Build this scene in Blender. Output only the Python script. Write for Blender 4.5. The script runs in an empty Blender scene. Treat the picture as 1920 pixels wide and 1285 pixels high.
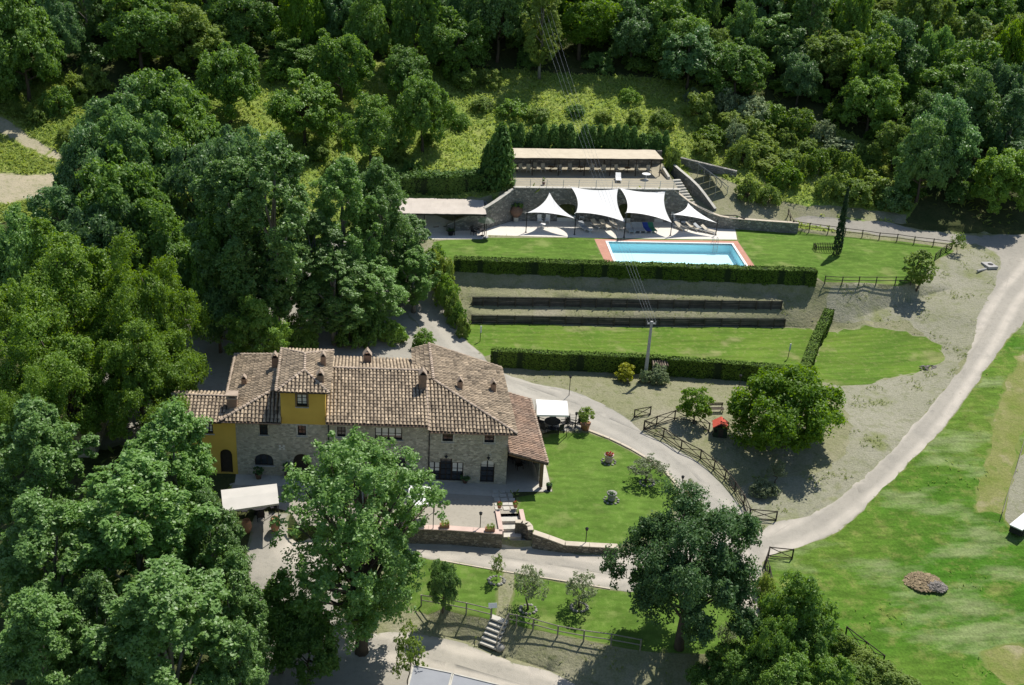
import bpy, bmesh, math, random
import numpy as np
from mathutils import Vector, Matrix, noise
from mathutils.geometry import delaunay_2d_cdt
from mathutils.bvhtree import BVHTree

random.seed(7)
scene = bpy.context.scene
C = scene.collection
R = math.radians

# ---------------------------------------------------------------- camera, sky, sun, exposure
cam_data = bpy.data.cameras.new('camera')
cam = bpy.data.objects.new('camera', cam_data)
C.objects.link(cam)
scene.camera = cam
CAM_H = 53.0
pitch, roll, yaw = R(25.4), R(3.2), R(8.0)
fw = Vector((math.sin(yaw) * math.cos(pitch), math.cos(yaw) * math.cos(pitch), -math.sin(pitch)))
r0 = Vector((math.cos(yaw), -math.sin(yaw), 0))
u0 = Vector((math.sin(yaw) * math.sin(pitch), math.cos(yaw) * math.sin(pitch), math.cos(pitch)))
rt = math.cos(roll) * r0 + math.sin(roll) * u0
up = -math.sin(roll) * r0 + math.cos(roll) * u0
cam.matrix_world = Matrix(((rt.x, up.x, -fw.x, 0), (rt.y, up.y, -fw.y, 0), (rt.z, up.z, -fw.z, CAM_H), (0, 0, 0, 1)))
cam_data.sensor_width = 36.0
cam_data.lens = 36.0 * 2200 / 1920
cam_data.clip_start = 1.0
cam_data.clip_end = 2000.0

SUN = Vector((0.39, 0.45, 1.0)).normalized()          # towards the sun
sun_el = math.asin(SUN.z)
world = bpy.data.worlds.new('World')
scene.world = world
world.use_nodes = True
wn = world.node_tree.nodes
sky = wn.new('ShaderNodeTexSky')
sky.sky_type = 'NISHITA'
sky.sun_disc = False
sky.sun_elevation = sun_el
sky.sun_rotation = math.atan2(SUN.x, SUN.y)
sky.air_density = 1.0
sky.dust_density = 0.6
world.node_tree.links.new(sky.outputs[0], wn['Background'].inputs[0])
wn['Background'].inputs[1].default_value = 0.1
sun_data = bpy.data.lights.new('sun', 'SUN')
sun_data.energy = 4.9
sun_data.angle = R(0.5)
sun_data.color = (1.0, 0.955, 0.88)
sun = bpy.data.objects.new('sun', sun_data)
C.objects.link(sun)
sun.rotation_euler = SUN.to_track_quat('Z', 'Y').to_euler()
sun.location = (0, 100, 120)
scene.view_settings.view_transform = 'Standard'
scene.view_settings.look = 'None'
scene.view_settings.exposure = 0.15
scene.view_settings.gamma = 1.0
scene.view_settings.use_curve_mapping = False
scene.cycles.max_bounces = 6
scene.cycles.diffuse_bounces = 3
scene.cycles.transparent_max_bounces = 6

# ---------------------------------------------------------------- materials
MATS = {}


def nodes(name):
    m = bpy.data.materials.new(name)
    m.use_nodes = True
    nt = m.node_tree
    return m, nt, nt.nodes['Principled BSDF'], nt.nodes.new, nt.links.new


def mixc(new, link, fac, a, b, blend='MIX'):
    n = new('ShaderNodeMix')
    n.data_type = 'RGBA'
    n.blend_type = blend
    for k, v in ((0, fac), (6, a), (7, b)):
        if hasattr(v, 'links'):
            link(v, n.inputs[k])
        elif isinstance(v, (tuple, list)):
            n.inputs[k].default_value = (v[0], v[1], v[2], 1)
        else:
            n.inputs[k].default_value = v
    return n.outputs[2]


def nz(new, link, scale, detail=4, pos=None, rough=0.55, stretch=None):
    n = new('ShaderNodeTexNoise')
    n.inputs['Scale'].default_value = scale
    n.inputs['Detail'].default_value = detail
    n.inputs['Roughness'].default_value = rough
    if pos is not None:
        if stretch:
            mp = new('ShaderNodeMapping')
            mp.inputs['Scale'].default_value = stretch[:3]
            if len(stretch) > 3:
                mp.inputs['Rotation'].default_value = (0, 0, stretch[3])
            link(pos, mp.inputs[0])
            pos = mp.outputs[0]
        link(pos, n.inputs['Vector'])
    return n.outputs[0]


def ramp(new, link, src, lo, hi):
    n = new('ShaderNodeMapRange')
    n.inputs[1].default_value = lo
    n.inputs[2].default_value = hi
    link(src, n.inputs[0])
    return n.outputs[0]


def bump(new, link, p, h, strength, dist):
    b = new('ShaderNodeBump')
    b.inputs['Strength'].default_value = strength
    b.inputs['Distance'].default_value = dist
    link(h, b.inputs['Height'])
    link(b.outputs[0], p.inputs['Normal'])


def pm(name, a, b=None, scale=2.0, rough=0.8, bmp=0.0, bscale=None, tint=0.0, metal=0.0, local=False, spec=0.3):
    """plain surface: two colours mottled by noise, optional relief, optional per-piece tint"""
    if name in MATS:
        return MATS[name]
    m, nt, p, new, link = nodes(name)
    p.inputs['Roughness'].default_value = rough
    p.inputs['Metallic'].default_value = metal
    p.inputs['Specular IOR Level'].default_value = spec
    if local:
        pos = new('ShaderNodeTexCoord').outputs['Object']
    else:
        pos = new('ShaderNodeNewGeometry').outputs['Position']
    n1 = nz(new, link, scale, 5, pos)
    col = mixc(new, link, ramp(new, link, n1, 0.32, 0.68), a, b or tuple(c * 0.72 for c in a))
    if tint:
        at = new('ShaderNodeAttribute')
        at.attribute_name = 'tint'
        hs = new('ShaderNodeHueSaturation')
        link(col, hs.inputs['Color'])
        link(ramp2(new, link, at.outputs['Fac'], 1 - tint, 1 + tint), hs.inputs['Value'])
        col = hs.outputs[0]
    link(col, p.inputs['Base Color'])
    if bmp:
        bump(new, link, p, nz(new, link, bscale or scale * 4, 3, pos), bmp, 0.05)
    MATS[name] = m
    return m


def ramp2(new, link, src, lo, hi):
    n = new('ShaderNodeMapRange')
    n.inputs[3].default_value = lo
    n.inputs[4].default_value = hi
    link(src, n.inputs[0])
    return n.outputs[0]


def leaf_mat(name, dark, light, warm=None, trans=0.22, rough=0.5, spec=0.35):
    """leaves: colour varies leaf by leaf (attribute) and plant by plant; light passes through"""
    m, nt, p, new, link = nodes(name)
    at = new('ShaderNodeAttribute')
    at.attribute_name = 'tint'
    col = mixc(new, link, at.outputs['Fac'], dark, light)
    oi = new('ShaderNodeObjectInfo')
    if warm:
        col = mixc(new, link, ramp2(new, link, oi.outputs['Random'], 0.0, 0.75), col, warm)
    hs = new('ShaderNodeHueSaturation')
    link(col, hs.inputs['Color'])
    link(ramp2(new, link, oi.outputs['Random'], 0.8, 1.2), hs.inputs['Value'])
    col = hs.outputs[0]
    link(col, p.inputs['Base Color'])
    p.inputs['Roughness'].default_value = rough
    p.inputs['Specular IOR Level'].default_value = spec
    tr = new('ShaderNodeBsdfTranslucent')
    hs2 = new('ShaderNodeHueSaturation')
    hs2.inputs['Value'].default_value = 1.45
    hs2.inputs['Saturation'].default_value = 1.15
    hs2.inputs['Hue'].default_value = 0.485
    link(col, hs2.inputs['Color'])
    link(hs2.outputs[0], tr.inputs[0])
    mx = new('ShaderNodeMixShader')
    mx.inputs[0].default_value = trans
    link(p.outputs[0], mx.inputs[1])
    link(tr.outputs[0], mx.inputs[2])
    link(mx.outputs[0], nt.nodes['Material Output'].inputs[0])
    MATS[name] = m
    return m


def ground_mat(name, a, b, c=None, s1=0.35, s2=3.0, edge_col=None, bmp=0.4, bscale=6.0, patch=None, mow=None, tracks=None, fine=0.35, rough=0.95):
    """ground: large patches a/b, fine grain towards c, ragged fade into edge_col near the zone's border"""
    m, nt, p, new, link = nodes(name)
    p.inputs['Roughness'].default_value = rough
    p.inputs['Specular IOR Level'].default_value = 0.1
    pos = new('ShaderNodeNewGeometry').outputs['Position']
    big = nz(new, link, s1, 6, pos, 0.62)
    col = mixc(new, link, ramp(new, link, big, 0.36, 0.64), a, b)
    if c:
        f = nz(new, link, s2, 5, pos, 0.7)
        col = mixc(new, link, ramp(new, link, f, 0.5, 0.72), col, c)
    if patch:
        f = nz(new, link, patch[1], 6, pos, 0.6, patch[3] if len(patch) > 3 else None)
        col = mixc(new, link, ramp(new, link, f, patch[2], patch[2] + 0.12), col, patch[0])
    if mow:
        w = nz(new, link, 1.0, 3, pos, 0.5, mow)
        hs = new('ShaderNodeHueSaturation')
        link(col, hs.inputs['Color'])
        link(ramp2(new, link, ramp(new, link, w, 0.35, 0.65), 0.82, 1.16), hs.inputs['Value'])
        col = hs.outputs[0]
    if tracks:
        at = new('ShaderNodeAttribute')
        at.attribute_name = 'wheel'
        w = nz(new, link, 0.5, 3, pos, 0.5)
        ma = new('ShaderNodeMath')
        ma.operation = 'MULTIPLY'
        link(at.outputs['Fac'], ma.inputs[0])
        link(ramp(new, link, w, 0.05, 0.55), ma.inputs[1])
        col = mixc(new, link, ma.outputs[0], col, tracks)
    g = nz(new, link, bscale * 2.2, 4, pos, 0.7)
    hs = new('ShaderNodeHueSaturation')
    link(col, hs.inputs['Color'])
    link(ramp2(new, link, g, 1 - fine, 1 + fine), hs.inputs['Value'])
    col = hs.outputs[0]
    if edge_col:
        at = new('ShaderNodeAttribute')
        at.attribute_name = 'edge'
        e = nz(new, link, 1.1, 6, pos, 0.75)
        ad = new('ShaderNodeMath')
        ad.operation = 'ADD'
        link(at.outputs['Fac'], ad.inputs[0])
        link(e, ad.inputs[1])
        col = mixc(new, link, ramp(new, link, ad.outputs[0], 0.85, 0.6), col, edge_col)
    link(col, p.inputs['Base Color'])
    if bmp:
        bump(new, link, p, nz(new, link, bscale, 4, pos, 0.7), bmp, 0.12)
    MATS[name] = m
    return m


def stone_mat(name, cols, mortar, scale=3.2, squash=1.7, bmp=0.8):
    """rubble masonry: uneven stones in several colours with recessed mortar"""
    m, nt, p, new, link = nodes(name)
    p.inputs['Roughness'].default_value = 0.9
    pos = new('ShaderNodeNewGeometry').outputs['Position']
    mp = new('ShaderNodeMapping')
    mp.inputs['Scale'].default_value = (1, 1, squash)
    link(pos, mp.inputs[0])
    ds = nz(new, link, 1.6, 2, pos)
    vv = new('ShaderNodeVectorMath')
    vv.operation = 'ADD'
    link(mp.outputs[0], vv.inputs[0])
    sc = new('ShaderNodeVectorMath')
    sc.operation = 'SCALE'
    sc.inputs['Scale'].default_value = 0.35
    link(ds, sc.inputs[0])
    link(sc.outputs[0], vv.inputs[1])
    v = new('ShaderNodeTexVoronoi')
    v.inputs['Scale'].default_value = scale
    link(vv.outputs[0], v.inputs['Vector'])
    sx = new('ShaderNodeSeparateColor')
    link(v.outputs['Color'], sx.inputs[0])
    col = mixc(new, link, sx.outputs[0], cols[0], cols[1])
    col = mixc(new, link, ramp(new, link, sx.outputs[1], 0.55, 0.75), col, cols[2])
    big = nz(new, link, 0.5, 4, pos)
    col = mixc(new, link, ramp(new, link, big, 0.45, 0.75), col, tuple(c * 0.75 for c in cols[0]))
    e = new('ShaderNodeTexVoronoi')
    e.feature = 'DISTANCE_TO_EDGE'
    e.inputs['Scale'].default_value = scale
    link(vv.outputs[0], e.inputs['Vector'])
    col = mixc(new, link, ramp(new, link, e.outputs['Distance'], 0.09, 0.02), col, mortar)
    link(col, p.inputs['Base Color'])
    bump(new, link, p, ramp(new, link, e.outputs['Distance'], 0.0, 0.15), bmp, 0.05)
    MATS[name] = m
    return m


# lawns and ground
ground_mat('lawn', (0.110, 0.190, 0.030), (0.082, 0.155, 0.022), (0.150, 0.225, 0.048), 0.22, 2.2, (0.165, 0.19, 0.07), 0.4, 9.0, patch=((0.175, 0.225, 0.062), 0.30, 0.56), mow=(0.55, 1.6, 0.4, 0.9))
ground_mat('lawn_coarse', (0.120, 0.195, 0.026), (0.085, 0.160, 0.020), (0.185, 0.225, 0.060), 0.25, 2.0, (0.27, 0.27, 0.16), 0.45, 7.0, patch=((0.215, 0.235, 0.085), 0.28, 0.56), mow=(0.25, 1.9, 0.4))
ground_mat('dry_ground', (0.225, 0.226, 0.122), (0.270, 0.258, 0.165), (0.165, 0.182, 0.078), 0.16, 1.3, None, 1.0, 3.2, patch=((0.30, 0.28, 0.195), 0.2, 0.54), fine=0.55)
ground_mat('bare_ground', (0.262, 0.258, 0.178), (0.305, 0.292, 0.218), (0.190, 0.202, 0.102), 0.14, 1.2, None, 1.0, 3.2, patch=((0.205, 0.22, 0.10), 0.22, 0.55), fine=0.55)
ground_mat('meadow', (0.055, 0.145, 0.012), (0.120, 0.190, 0.028), (0.185, 0.215, 0.055), 0.05, 0.7, (0.17, 0.205, 0.055), 1.0, 2.4, patch=((0.195, 0.245, 0.095), 0.10, 0.51, (1, 2.6, 1, -0.45)), mow=(0.45, 2.2, 1.0, -0.45), fine=0.65)
ground_mat('gravel', (0.345, 0.320, 0.268), (0.300, 0.280, 0.238), (0.26, 0.246, 0.208), 0.15, 2.4, (0.235, 0.24, 0.145), 0.35, 12.0, tracks=(0.53, 0.48, 0.405), fine=0.2)
ground_mat('gravel_grey', (0.370, 0.350, 0.300), (0.325, 0.305, 0.262), (0.27, 0.255, 0.22), 0.2, 2.4, (0.23, 0.235, 0.15), 0.3, 14.0, tracks=(0.44, 0.41, 0.35), fine=0.18)
ground_mat('gravel_fine', (0.40, 0.365, 0.30), (0.35, 0.32, 0.265), (0.30, 0.275, 0.225), 0.3, 3.0, None, 0.3, 18.0, fine=0.15)
ground_mat('hillside', (0.190, 0.275, 0.055), (0.300, 0.330, 0.095), (0.125, 0.205, 0.038), 0.13, 0.9, None, 1.0, 2.2, patch=((0.38, 0.355, 0.21), 0.15, 0.62), fine=0.5)
ground_mat('hay', (0.175, 0.205, 0.050), (0.250, 0.240, 0.100), (0.135, 0.190, 0.036), 0.3, 1.0, None, 0.9, 3.0, patch=((0.31, 0.28, 0.16), 0.3, 0.54), fine=0.55)
ground_mat('track', (0.46, 0.40, 0.28), (0.38, 0.345, 0.23), (0.27, 0.27, 0.14), 0.2, 1.5, (0.22, 0.25, 0.08), 0.8, 4.0, fine=0.3)
ground_mat('forest_floor', (0.050, 0.065, 0.022), (0.085, 0.090, 0.035), (0.035, 0.05, 0.018), 0.3, 2.0, None, 1.0, 2.0, fine=0.45)
ground_mat('deck', (0.72, 0.68, 0.60), (0.66, 0.62, 0.55), (0.60, 0.56, 0.49), 0.35, 3.5, None, 0.12, 12.0, fine=0.08)
ground_mat('coping', (0.50, 0.26, 0.185), (0.44, 0.225, 0.165), (0.56, 0.33, 0.25), 0.6, 4.0, None, 0.15, 10.0, fine=0.10)
ground_mat('paving', (0.52, 0.49, 0.42), (0.46, 0.43, 0.37), (0.40, 0.375, 0.32), 0.5, 3.5, None, 0.15, 10.0, fine=0.10)
ground_mat('terrace_floor', (0.375, 0.340, 0.255), (0.335, 0.305, 0.232), (0.30, 0.27, 0.205), 0.4, 2.5, None, 0.2, 10.0, fine=0.14)

stone_mat('stone_house', ((0.54, 0.50, 0.39), (0.33, 0.30, 0.235), (0.66, 0.61, 0.49)), (0.49, 0.455, 0.37), 3.4, 1.9, 0.7)
stone_mat('stone_terrace', ((0.25, 0.24, 0.21), (0.155, 0.15, 0.135), (0.36, 0.34, 0.30)), (0.18, 0.175, 0.155), 2.6, 1.5, 1.0)
stone_mat('stone_garden', ((0.24, 0.205, 0.15), (0.145, 0.125, 0.095), (0.33, 0.29, 0.225)), (0.13, 0.115, 0.09), 3.0, 1.7, 1.0)
pm('plaster_yellow', (0.74, 0.50, 0.10), (0.64, 0.42, 0.08), 0.7, 0.9, 0.1, 8)
pm('tile', (0.465, 0.368, 0.255), (0.30, 0.236, 0.165), 0.9, 0.9, 0.3, 14, tint=0.48)
pm('tile_red', (0.44, 0.295, 0.205), (0.32, 0.235, 0.175), 0.7, 0.9, 0.3, 14, tint=0.42)
pm('tile_bed', (0.105, 0.083, 0.064), (0.065, 0.05, 0.04), 2.0, 0.95)
pm('ridge_tile', (0.46, 0.37, 0.285), (0.34, 0.265, 0.20), 2.0, 0.9, 0.3, 10, tint=0.3)
pm('brick_chimney', (0.36, 0.24, 0.165), (0.26, 0.18, 0.13), 4.0, 0.95, 0.6, 9)
pm('terracotta', (0.47, 0.235, 0.14), (0.36, 0.185, 0.115), 3.0, 0.8, 0.15, 8, local=True)
pm('terracotta_dark', (0.22, 0.13, 0.095), (0.15, 0.10, 0.075), 3.0, 0.85, 0.2, 8, local=True)
pm('pink_coping', (0.63, 0.475, 0.405), (0.55, 0.41, 0.345), 1.6, 0.85, 0.15, 8)
pm('cream_coping', (0.56, 0.49, 0.385), (0.48, 0.41, 0.32), 1.6, 0.85, 0.15, 8)
pm('pale_stone', (0.56, 0.53, 0.46), (0.44, 0.42, 0.365), 2.5, 0.85, 0.2, 10)
pm('concrete', (0.42, 0.41, 0.39), (0.34, 0.33, 0.315), 1.2, 0.9, 0.15, 8)
pm('dark_wood', (0.055, 0.042, 0.032), (0.035, 0.028, 0.022), 3.0, 0.85, 0.2, 12)
pm('fence_wood', (0.105, 0.085, 0.065), (0.07, 0.056, 0.044), 2.5, 0.9, 0.2, 10)
pm('grey_wood', (0.30, 0.275, 0.215), (0.22, 0.20, 0.155), 2.5, 0.9, 0.2, 10)
pm('board_wood', (0.105, 0.095, 0.085), (0.065, 0.058, 0.052), 1.8, 0.9, 0.3, 8, tint=0.3)
pm('warm_wood', (0.24, 0.15, 0.085), (0.18, 0.11, 0.06), 2.5, 0.8, 0.2, 10)
pm('window_wood', (0.036, 0.024, 0.017), (0.028, 0.019, 0.014), 3.0, 0.6)
pm('glass', (0.035, 0.045, 0.055), (0.03, 0.035, 0.045), 1.0, 0.08, spec=0.8)
pm('curtain', (0.82, 0.79, 0.73), (0.74, 0.71, 0.66), 4.0, 0.9)
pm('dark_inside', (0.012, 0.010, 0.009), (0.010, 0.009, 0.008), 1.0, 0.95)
pm('sail_cloth', (0.82, 0.81, 0.78), (0.79, 0.78, 0.75), 0.8, 0.85, 0.05, 3)
pm('awning_white', (0.80, 0.79, 0.76), (0.75, 0.735, 0.70), 1.0, 0.85, 0.15, 3)
pm('awning_grey', (0.56, 0.53, 0.475), (0.50, 0.475, 0.425), 0.9, 0.9, 0.2, 3)
pm('reed_cream', (0.60, 0.525, 0.40), (0.53, 0.46, 0.345), 1.2, 0.9, 0.3, 9)
pm('reed_pink', (0.55, 0.49, 0.425), (0.49, 0.435, 0.375), 0.9, 0.9, 0.3, 9)
pm('dark_metal', (0.035, 0.035, 0.037), (0.025, 0.025, 0.027), 3.0, 0.5, metal=0.4)
pm('grey_metal', (0.42, 0.43, 0.44), (0.35, 0.36, 0.37), 2.0, 0.45, metal=0.5)
pm('white_paint', (0.78, 0.77, 0.74), (0.72, 0.71, 0.68), 3.0, 0.6)
pm('black_matt', (0.022, 0.022, 0.024), (0.016, 0.016, 0.018), 3.0, 0.7)
pm('lounger_beige', (0.56, 0.50, 0.40), (0.50, 0.45, 0.36), 2.0, 0.85)
pm('lounger_grey', (0.42, 0.44, 0.46), (0.36, 0.38, 0.40), 2.0, 0.85)
pm('lounger_blue', (0.035, 0.075, 0.36), (0.03, 0.06, 0.30), 2.0, 0.85)
pm('towel_green', (0.05, 0.20, 0.12), (0.04, 0.17, 0.10), 2.0, 0.9)
pm('brown_wood', (0.21, 0.145, 0.10), (0.15, 0.105, 0.075), 3.0, 0.8)
pm('striped_cloth', (0.45, 0.42, 0.36), (0.36, 0.33, 0.28), 2.0, 0.85)
pm('pole_concrete', (0.44, 0.435, 0.42), (0.37, 0.365, 0.35), 1.5, 0.85)
pm('red_plastic', (0.62, 0.115, 0.075), (0.55, 0.10, 0.065), 1.0, 0.5)
pm('green_plastic', (0.025, 0.045, 0.022), (0.02, 0.035, 0.018), 1.0, 0.5)
pm('yellow_plastic', (0.62, 0.42, 0.06), (0.55, 0.36, 0.05), 1.0, 0.5)
pm('pool_wall', (0.45, 0.84, 0.90), (0.40, 0.80, 0.87), 0.5, 0.4)
pm('pool_floor', (0.84, 0.92, 0.92), (0.80, 0.90, 0.91), 0.4, 0.5)
pm('pool_rim', (0.80, 0.80, 0.77), (0.74, 0.74, 0.71), 2.0, 0.6)
pm('bark', (0.12, 0.095, 0.07), (0.075, 0.06, 0.045), 2.0, 0.95, 0.6, 6, local=True)
pm('bark_pale', (0.27, 0.25, 0.215), (0.18, 0.165, 0.14), 2.0, 0.95, 0.4, 6, local=True)
pm('rock', (0.34, 0.325, 0.29), (0.24, 0.23, 0.205), 4.0, 0.95, 0.6, 7, tint=0.25)
pm('hedge_core', (0.020, 0.036, 0.010), (0.015, 0.028, 0.008), 3.0, 0.95)
pm('straw', (0.27, 0.205, 0.125), (0.21, 0.165, 0.095), 3.0, 0.95, 0.8, 8, tint=0.35)
pm('ash_grey', (0.23, 0.21, 0.185), (0.16, 0.145, 0.13), 3.0, 0.95, 0.8, 8, tint=0.35)
pm('asphalt_grey', (0.30, 0.31, 0.33), (0.26, 0.27, 0.29), 1.0, 0.8, 0.1, 12)
pm('plaster_pale', (0.52, 0.49, 0.42), (0.45, 0.42, 0.36), 1.0, 0.9, 0.1, 6)
pm('solar_dark', (0.03, 0.035, 0.06), (0.025, 0.03, 0.05), 1.0, 0.2, spec=0.6)
pm('flower_red', (0.50, 0.05, 0.035), (0.40, 0.04, 0.03), 6.0, 0.7)

leaf_mat('leaf_poplar', (0.116, 0.220, 0.057), (0.237, 0.396, 0.116), (0.170, 0.300, 0.070), 0.38, 0.45, 0.5)
leaf_mat('leaf_broad', (0.098, 0.205, 0.041), (0.213, 0.374, 0.076), (0.190, 0.300, 0.052), 0.40, 0.5, 0.4)
leaf_mat('leaf_bright', (0.115, 0.235, 0.026), (0.235, 0.390, 0.046), None, 0.48, 0.5, 0.3)
leaf_mat('leaf_blue', (0.090, 0.185, 0.065), (0.202, 0.342, 0.123), None, 0.42, 0.45, 0.5)
leaf_mat('leaf_oak', (0.048, 0.110, 0.036), (0.126, 0.226, 0.074), None, 0.32, 0.5, 0.35)
leaf_mat('leaf_lime', (0.097, 0.185, 0.026), (0.215, 0.336, 0.051), None, 0.42, 0.5, 0.35)
leaf_mat('leaf_olive', (0.165, 0.210, 0.098), (0.290, 0.335, 0.185), None, 0.32, 0.5, 0.35)
leaf_mat('leaf_conifer', (0.064, 0.149, 0.032), (0.161, 0.282, 0.060), None, 0.25, 0.6, 0.25)
leaf_mat('leaf_cypress', (0.018, 0.040, 0.014), (0.042, 0.080, 0.026), None, 0.10, 0.6, 0.25)
leaf_mat('leaf_hedge', (0.062, 0.122, 0.018), (0.160, 0.245, 0.042), None, 0.04, 0.7, 0.1)
leaf_mat('leaf_bush', (0.124, 0.227, 0.043), (0.254, 0.378, 0.084), (0.235, 0.290, 0.070), 0.44, 0.55, 0.3)
leaf_mat('leaf_yellow', (0.24, 0.27, 0.028), (0.40, 0.42, 0.04), None, 0.38, 0.5, 0.3)
leaf_mat('leaf_grey', (0.175, 0.240, 0.108), (0.300, 0.370, 0.195), None, 0.32, 0.55, 0.3)
leaf_mat('grass_wild', (0.185, 0.270, 0.055), (0.350, 0.410, 0.120), None, 0.4, 0.8, 0.1)


def water_mat():
    m, nt, p, new, link = nodes('pool_water')
    p.inputs['Base Color'].default_value = (0.50, 0.86, 0.93, 1)
    p.inputs['Roughness'].default_value = 0.03
    p.inputs['Transmission Weight'].default_value = 0.0
    p.inputs['Specular IOR Level'].default_value = 0.5
    pos = new('ShaderNodeNewGeometry').outputs['Position']
    bump(new, link, p, nz(new, link, 2.2, 4, pos), 0.22, 0.1)
    tr = new('ShaderNodeBsdfTransparent')
    tr.inputs[0].default_value = (0.82, 0.98, 1.0, 1)
    mx = new('ShaderNodeMixShader')
    mx.inputs[0].default_value = 0.90
    link(p.outputs[0], mx.inputs[1])
    link(tr.outputs[0], mx.inputs[2])
    link(mx.outputs[0], nt.nodes['Material Output'].inputs[0])
    MATS['pool_water'] = m


water_mat()


# ---------------------------------------------------------------- object helpers
def tag(o, label=None, cat=None, group=None, kind=None):
    for k, v in (('label', label), ('category', cat), ('group', group), ('kind', kind)):
        if v:
            o[k] = v
    return o


def thing(name, label, cat, loc=(0, 0, 0), rz=0.0, group=None):
    o = bpy.data.objects.new(name, None)
    o.empty_display_size = 0.3
    C.objects.link(o)
    o.location = loc
    o.rotation_euler = (0, 0, rz)
    return tag(o, label, cat, group)


def link_obj(name, mesh, parent=None, loc=None):
    o = bpy.data.objects.new(name, mesh)
    C.objects.link(o)
    if parent is not None:
        o.parent = parent
    if loc:
        o.location = loc
    return o


def copy_tree(o, parent=None):
    c = o.copy()
    C.objects.link(c)
    c.parent = parent
    for ch in o.children:
        copy_tree(ch, c)
    return c


class MB:
    """collects shapes and links them as one mesh object"""

    def __init__(self):
        self.v, self.f, self.t = [], [], []

    def add(self, vs, fs, tint=0.5):
        b = len(self.v)
        self.v += [tuple(p) for p in vs]
        self.f += [tuple(i + b for i in f) for f in fs]
        self.t += [tint] * len(fs)
        return self

    def box(self, c, s, rz=0.0, tint=0.5, rx=0.0, ry=0.0):
        x, y, z = s[0] / 2, s[1] / 2, s[2] / 2
        m = Matrix.Rotation(rz, 3, 'Z') @ Matrix.Rotation(ry, 3, 'Y') @ Matrix.Rotation(rx, 3, 'X')
        c = Vector(c)
        vs = [c + m @ Vector(p) for p in ((-x, -y, -z), (x, -y, -z), (x, y, -z), (-x, y, -z), (-x, -y, z), (x, -y, z), (x, y, z), (-x, y, z))]
        return self.add(vs, ((3, 2, 1, 0), (4, 5, 6, 7), (0, 1, 5, 4), (1, 2, 6, 5), (2, 3, 7, 6), (3, 0, 4, 7)), tint)

    def beam(self, p, q, w, h=None, tint=0.5):
        p, q = Vector(p), Vector(q)
        d = q - p
        h = h or w
        side = d.cross(Vector((0, 0, 1)))
        side = side.normalized() if side.length > 1e-4 else Vector((1, 0, 0))
        u = side.cross(d).normalized()
        a, b = side * w / 2, u * h / 2
        vs = [p - a - b, p + a - b, p + a + b, p - a + b, q - a - b, q + a - b, q + a + b, q - a + b]
        return self.add(vs, ((0, 1, 2, 3), (7, 6, 5, 4), (0, 4, 5, 1), (1, 5, 6, 2), (2, 6, 7, 3), (3, 7, 4, 0)), tint)

    def tube(self, pts, rad, n=7, cap=True, tint=0.5):
        pts = [Vector(p) for p in pts]
        rad = rad if isinstance(rad, (list, tuple)) else [rad] * len(pts)
        vs, fs = [], []
        for i, p in enumerate(pts):
            d = (pts[min(i + 1, len(pts) - 1)] - pts[max(i - 1, 0)])
            d = d.normalized() if d.length > 1e-6 else Vector((0, 0, 1))
            a = d.cross(Vector((0, 0, 1)) if abs(d.z) < 0.9 else Vector((1, 0, 0))).normalized()
            b = d.cross(a)
            for k in range(n):
                t = 2 * math.pi * k / n
                vs.append(p + (a * math.cos(t) + b * math.sin(t)) * rad[i])
        for i in range(len(pts) - 1):
            for k in range(n):
                k2 = (k + 1) % n
                fs.append((i * n + k, i * n + k2, (i + 1) * n + k2, (i + 1) * n + k))
        if cap:
            fs.append(tuple(range(n - 1, -1, -1)))
            fs.append(tuple(range((len(pts) - 1) * n, len(pts) * n)))
        return self.add(vs, fs, tint)

    def lathe(self, prof, c=(0, 0, 0), n=16, tint=0.5):
        vs, fs = [], []
        for r, z in prof:
            for k in range(n):
                t = 2 * math.pi * k / n
                vs.append((c[0] + r * math.cos(t), c[1] + r * math.sin(t), c[2] + z))
        for i in range(len(prof) - 1):
            for k in range(n):
                k2 = (k + 1) % n
                fs.append((i * n + k, i * n + k2, (i + 1) * n + k2, (i + 1) * n + k))
        fs.append(tuple(range(n - 1, -1, -1)))
        fs.append(tuple(range((len(prof) - 1) * n, len(prof) * n)))
        return self.add(vs, fs, tint)

    def prism(self, poly, z0, z1, tint=0.5):
        n = len(poly)
        vs = [(p[0], p[1], z0) for p in poly] + [(p[0], p[1], z1) for p in poly]
        fs = [tuple(range(n - 1, -1, -1)), tuple(range(n, 2 * n))]
        fs += [(i, (i + 1) % n, n + (i + 1) % n, n + i) for i in range(n)]
        return self.add(vs, fs, tint)

    def strip(self, line, w0, w1, z0, z1):
        """wall along a polyline of (x, y) from offset w0 to w1 to its left; z0/z1 numbers or lists"""
        n = len(line)
        z0 = z0 if isinstance(z0, (list, tuple)) else [z0] * n
        z1 = z1 if isinstance(z1, (list, tuple)) else [z1] * n
        rings = []
        for i, p in enumerate(line):
            a = Vector(line[max(i - 1, 0)][:2])
            b = Vector(line[min(i + 1, n - 1)][:2])
            d = (b - a).normalized()
            nrm = Vector((-d.y, d.x))
            p2 = Vector(p[:2])
            q0, q1 = p2 + nrm * w0, p2 + nrm * w1
            rings.append([(q0.x, q0.y, z0[i]), (q1.x, q1.y, z0[i]), (q1.x, q1.y, z1[i]), (q0.x, q0.y, z1[i])])
        vs = [v for r in rings for v in r]
        fs = [(3, 2, 1, 0), tuple(4 * (n - 1) + k for k in range(4))]
        for i in range(n - 1):
            for k in range(4):
                k2 = (k + 1) % 4
                fs.append((4 * i + k, 4 * i + k2, 4 * i + 4 + k2, 4 * i + 4 + k))
        return self.add(vs, fs)

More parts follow.
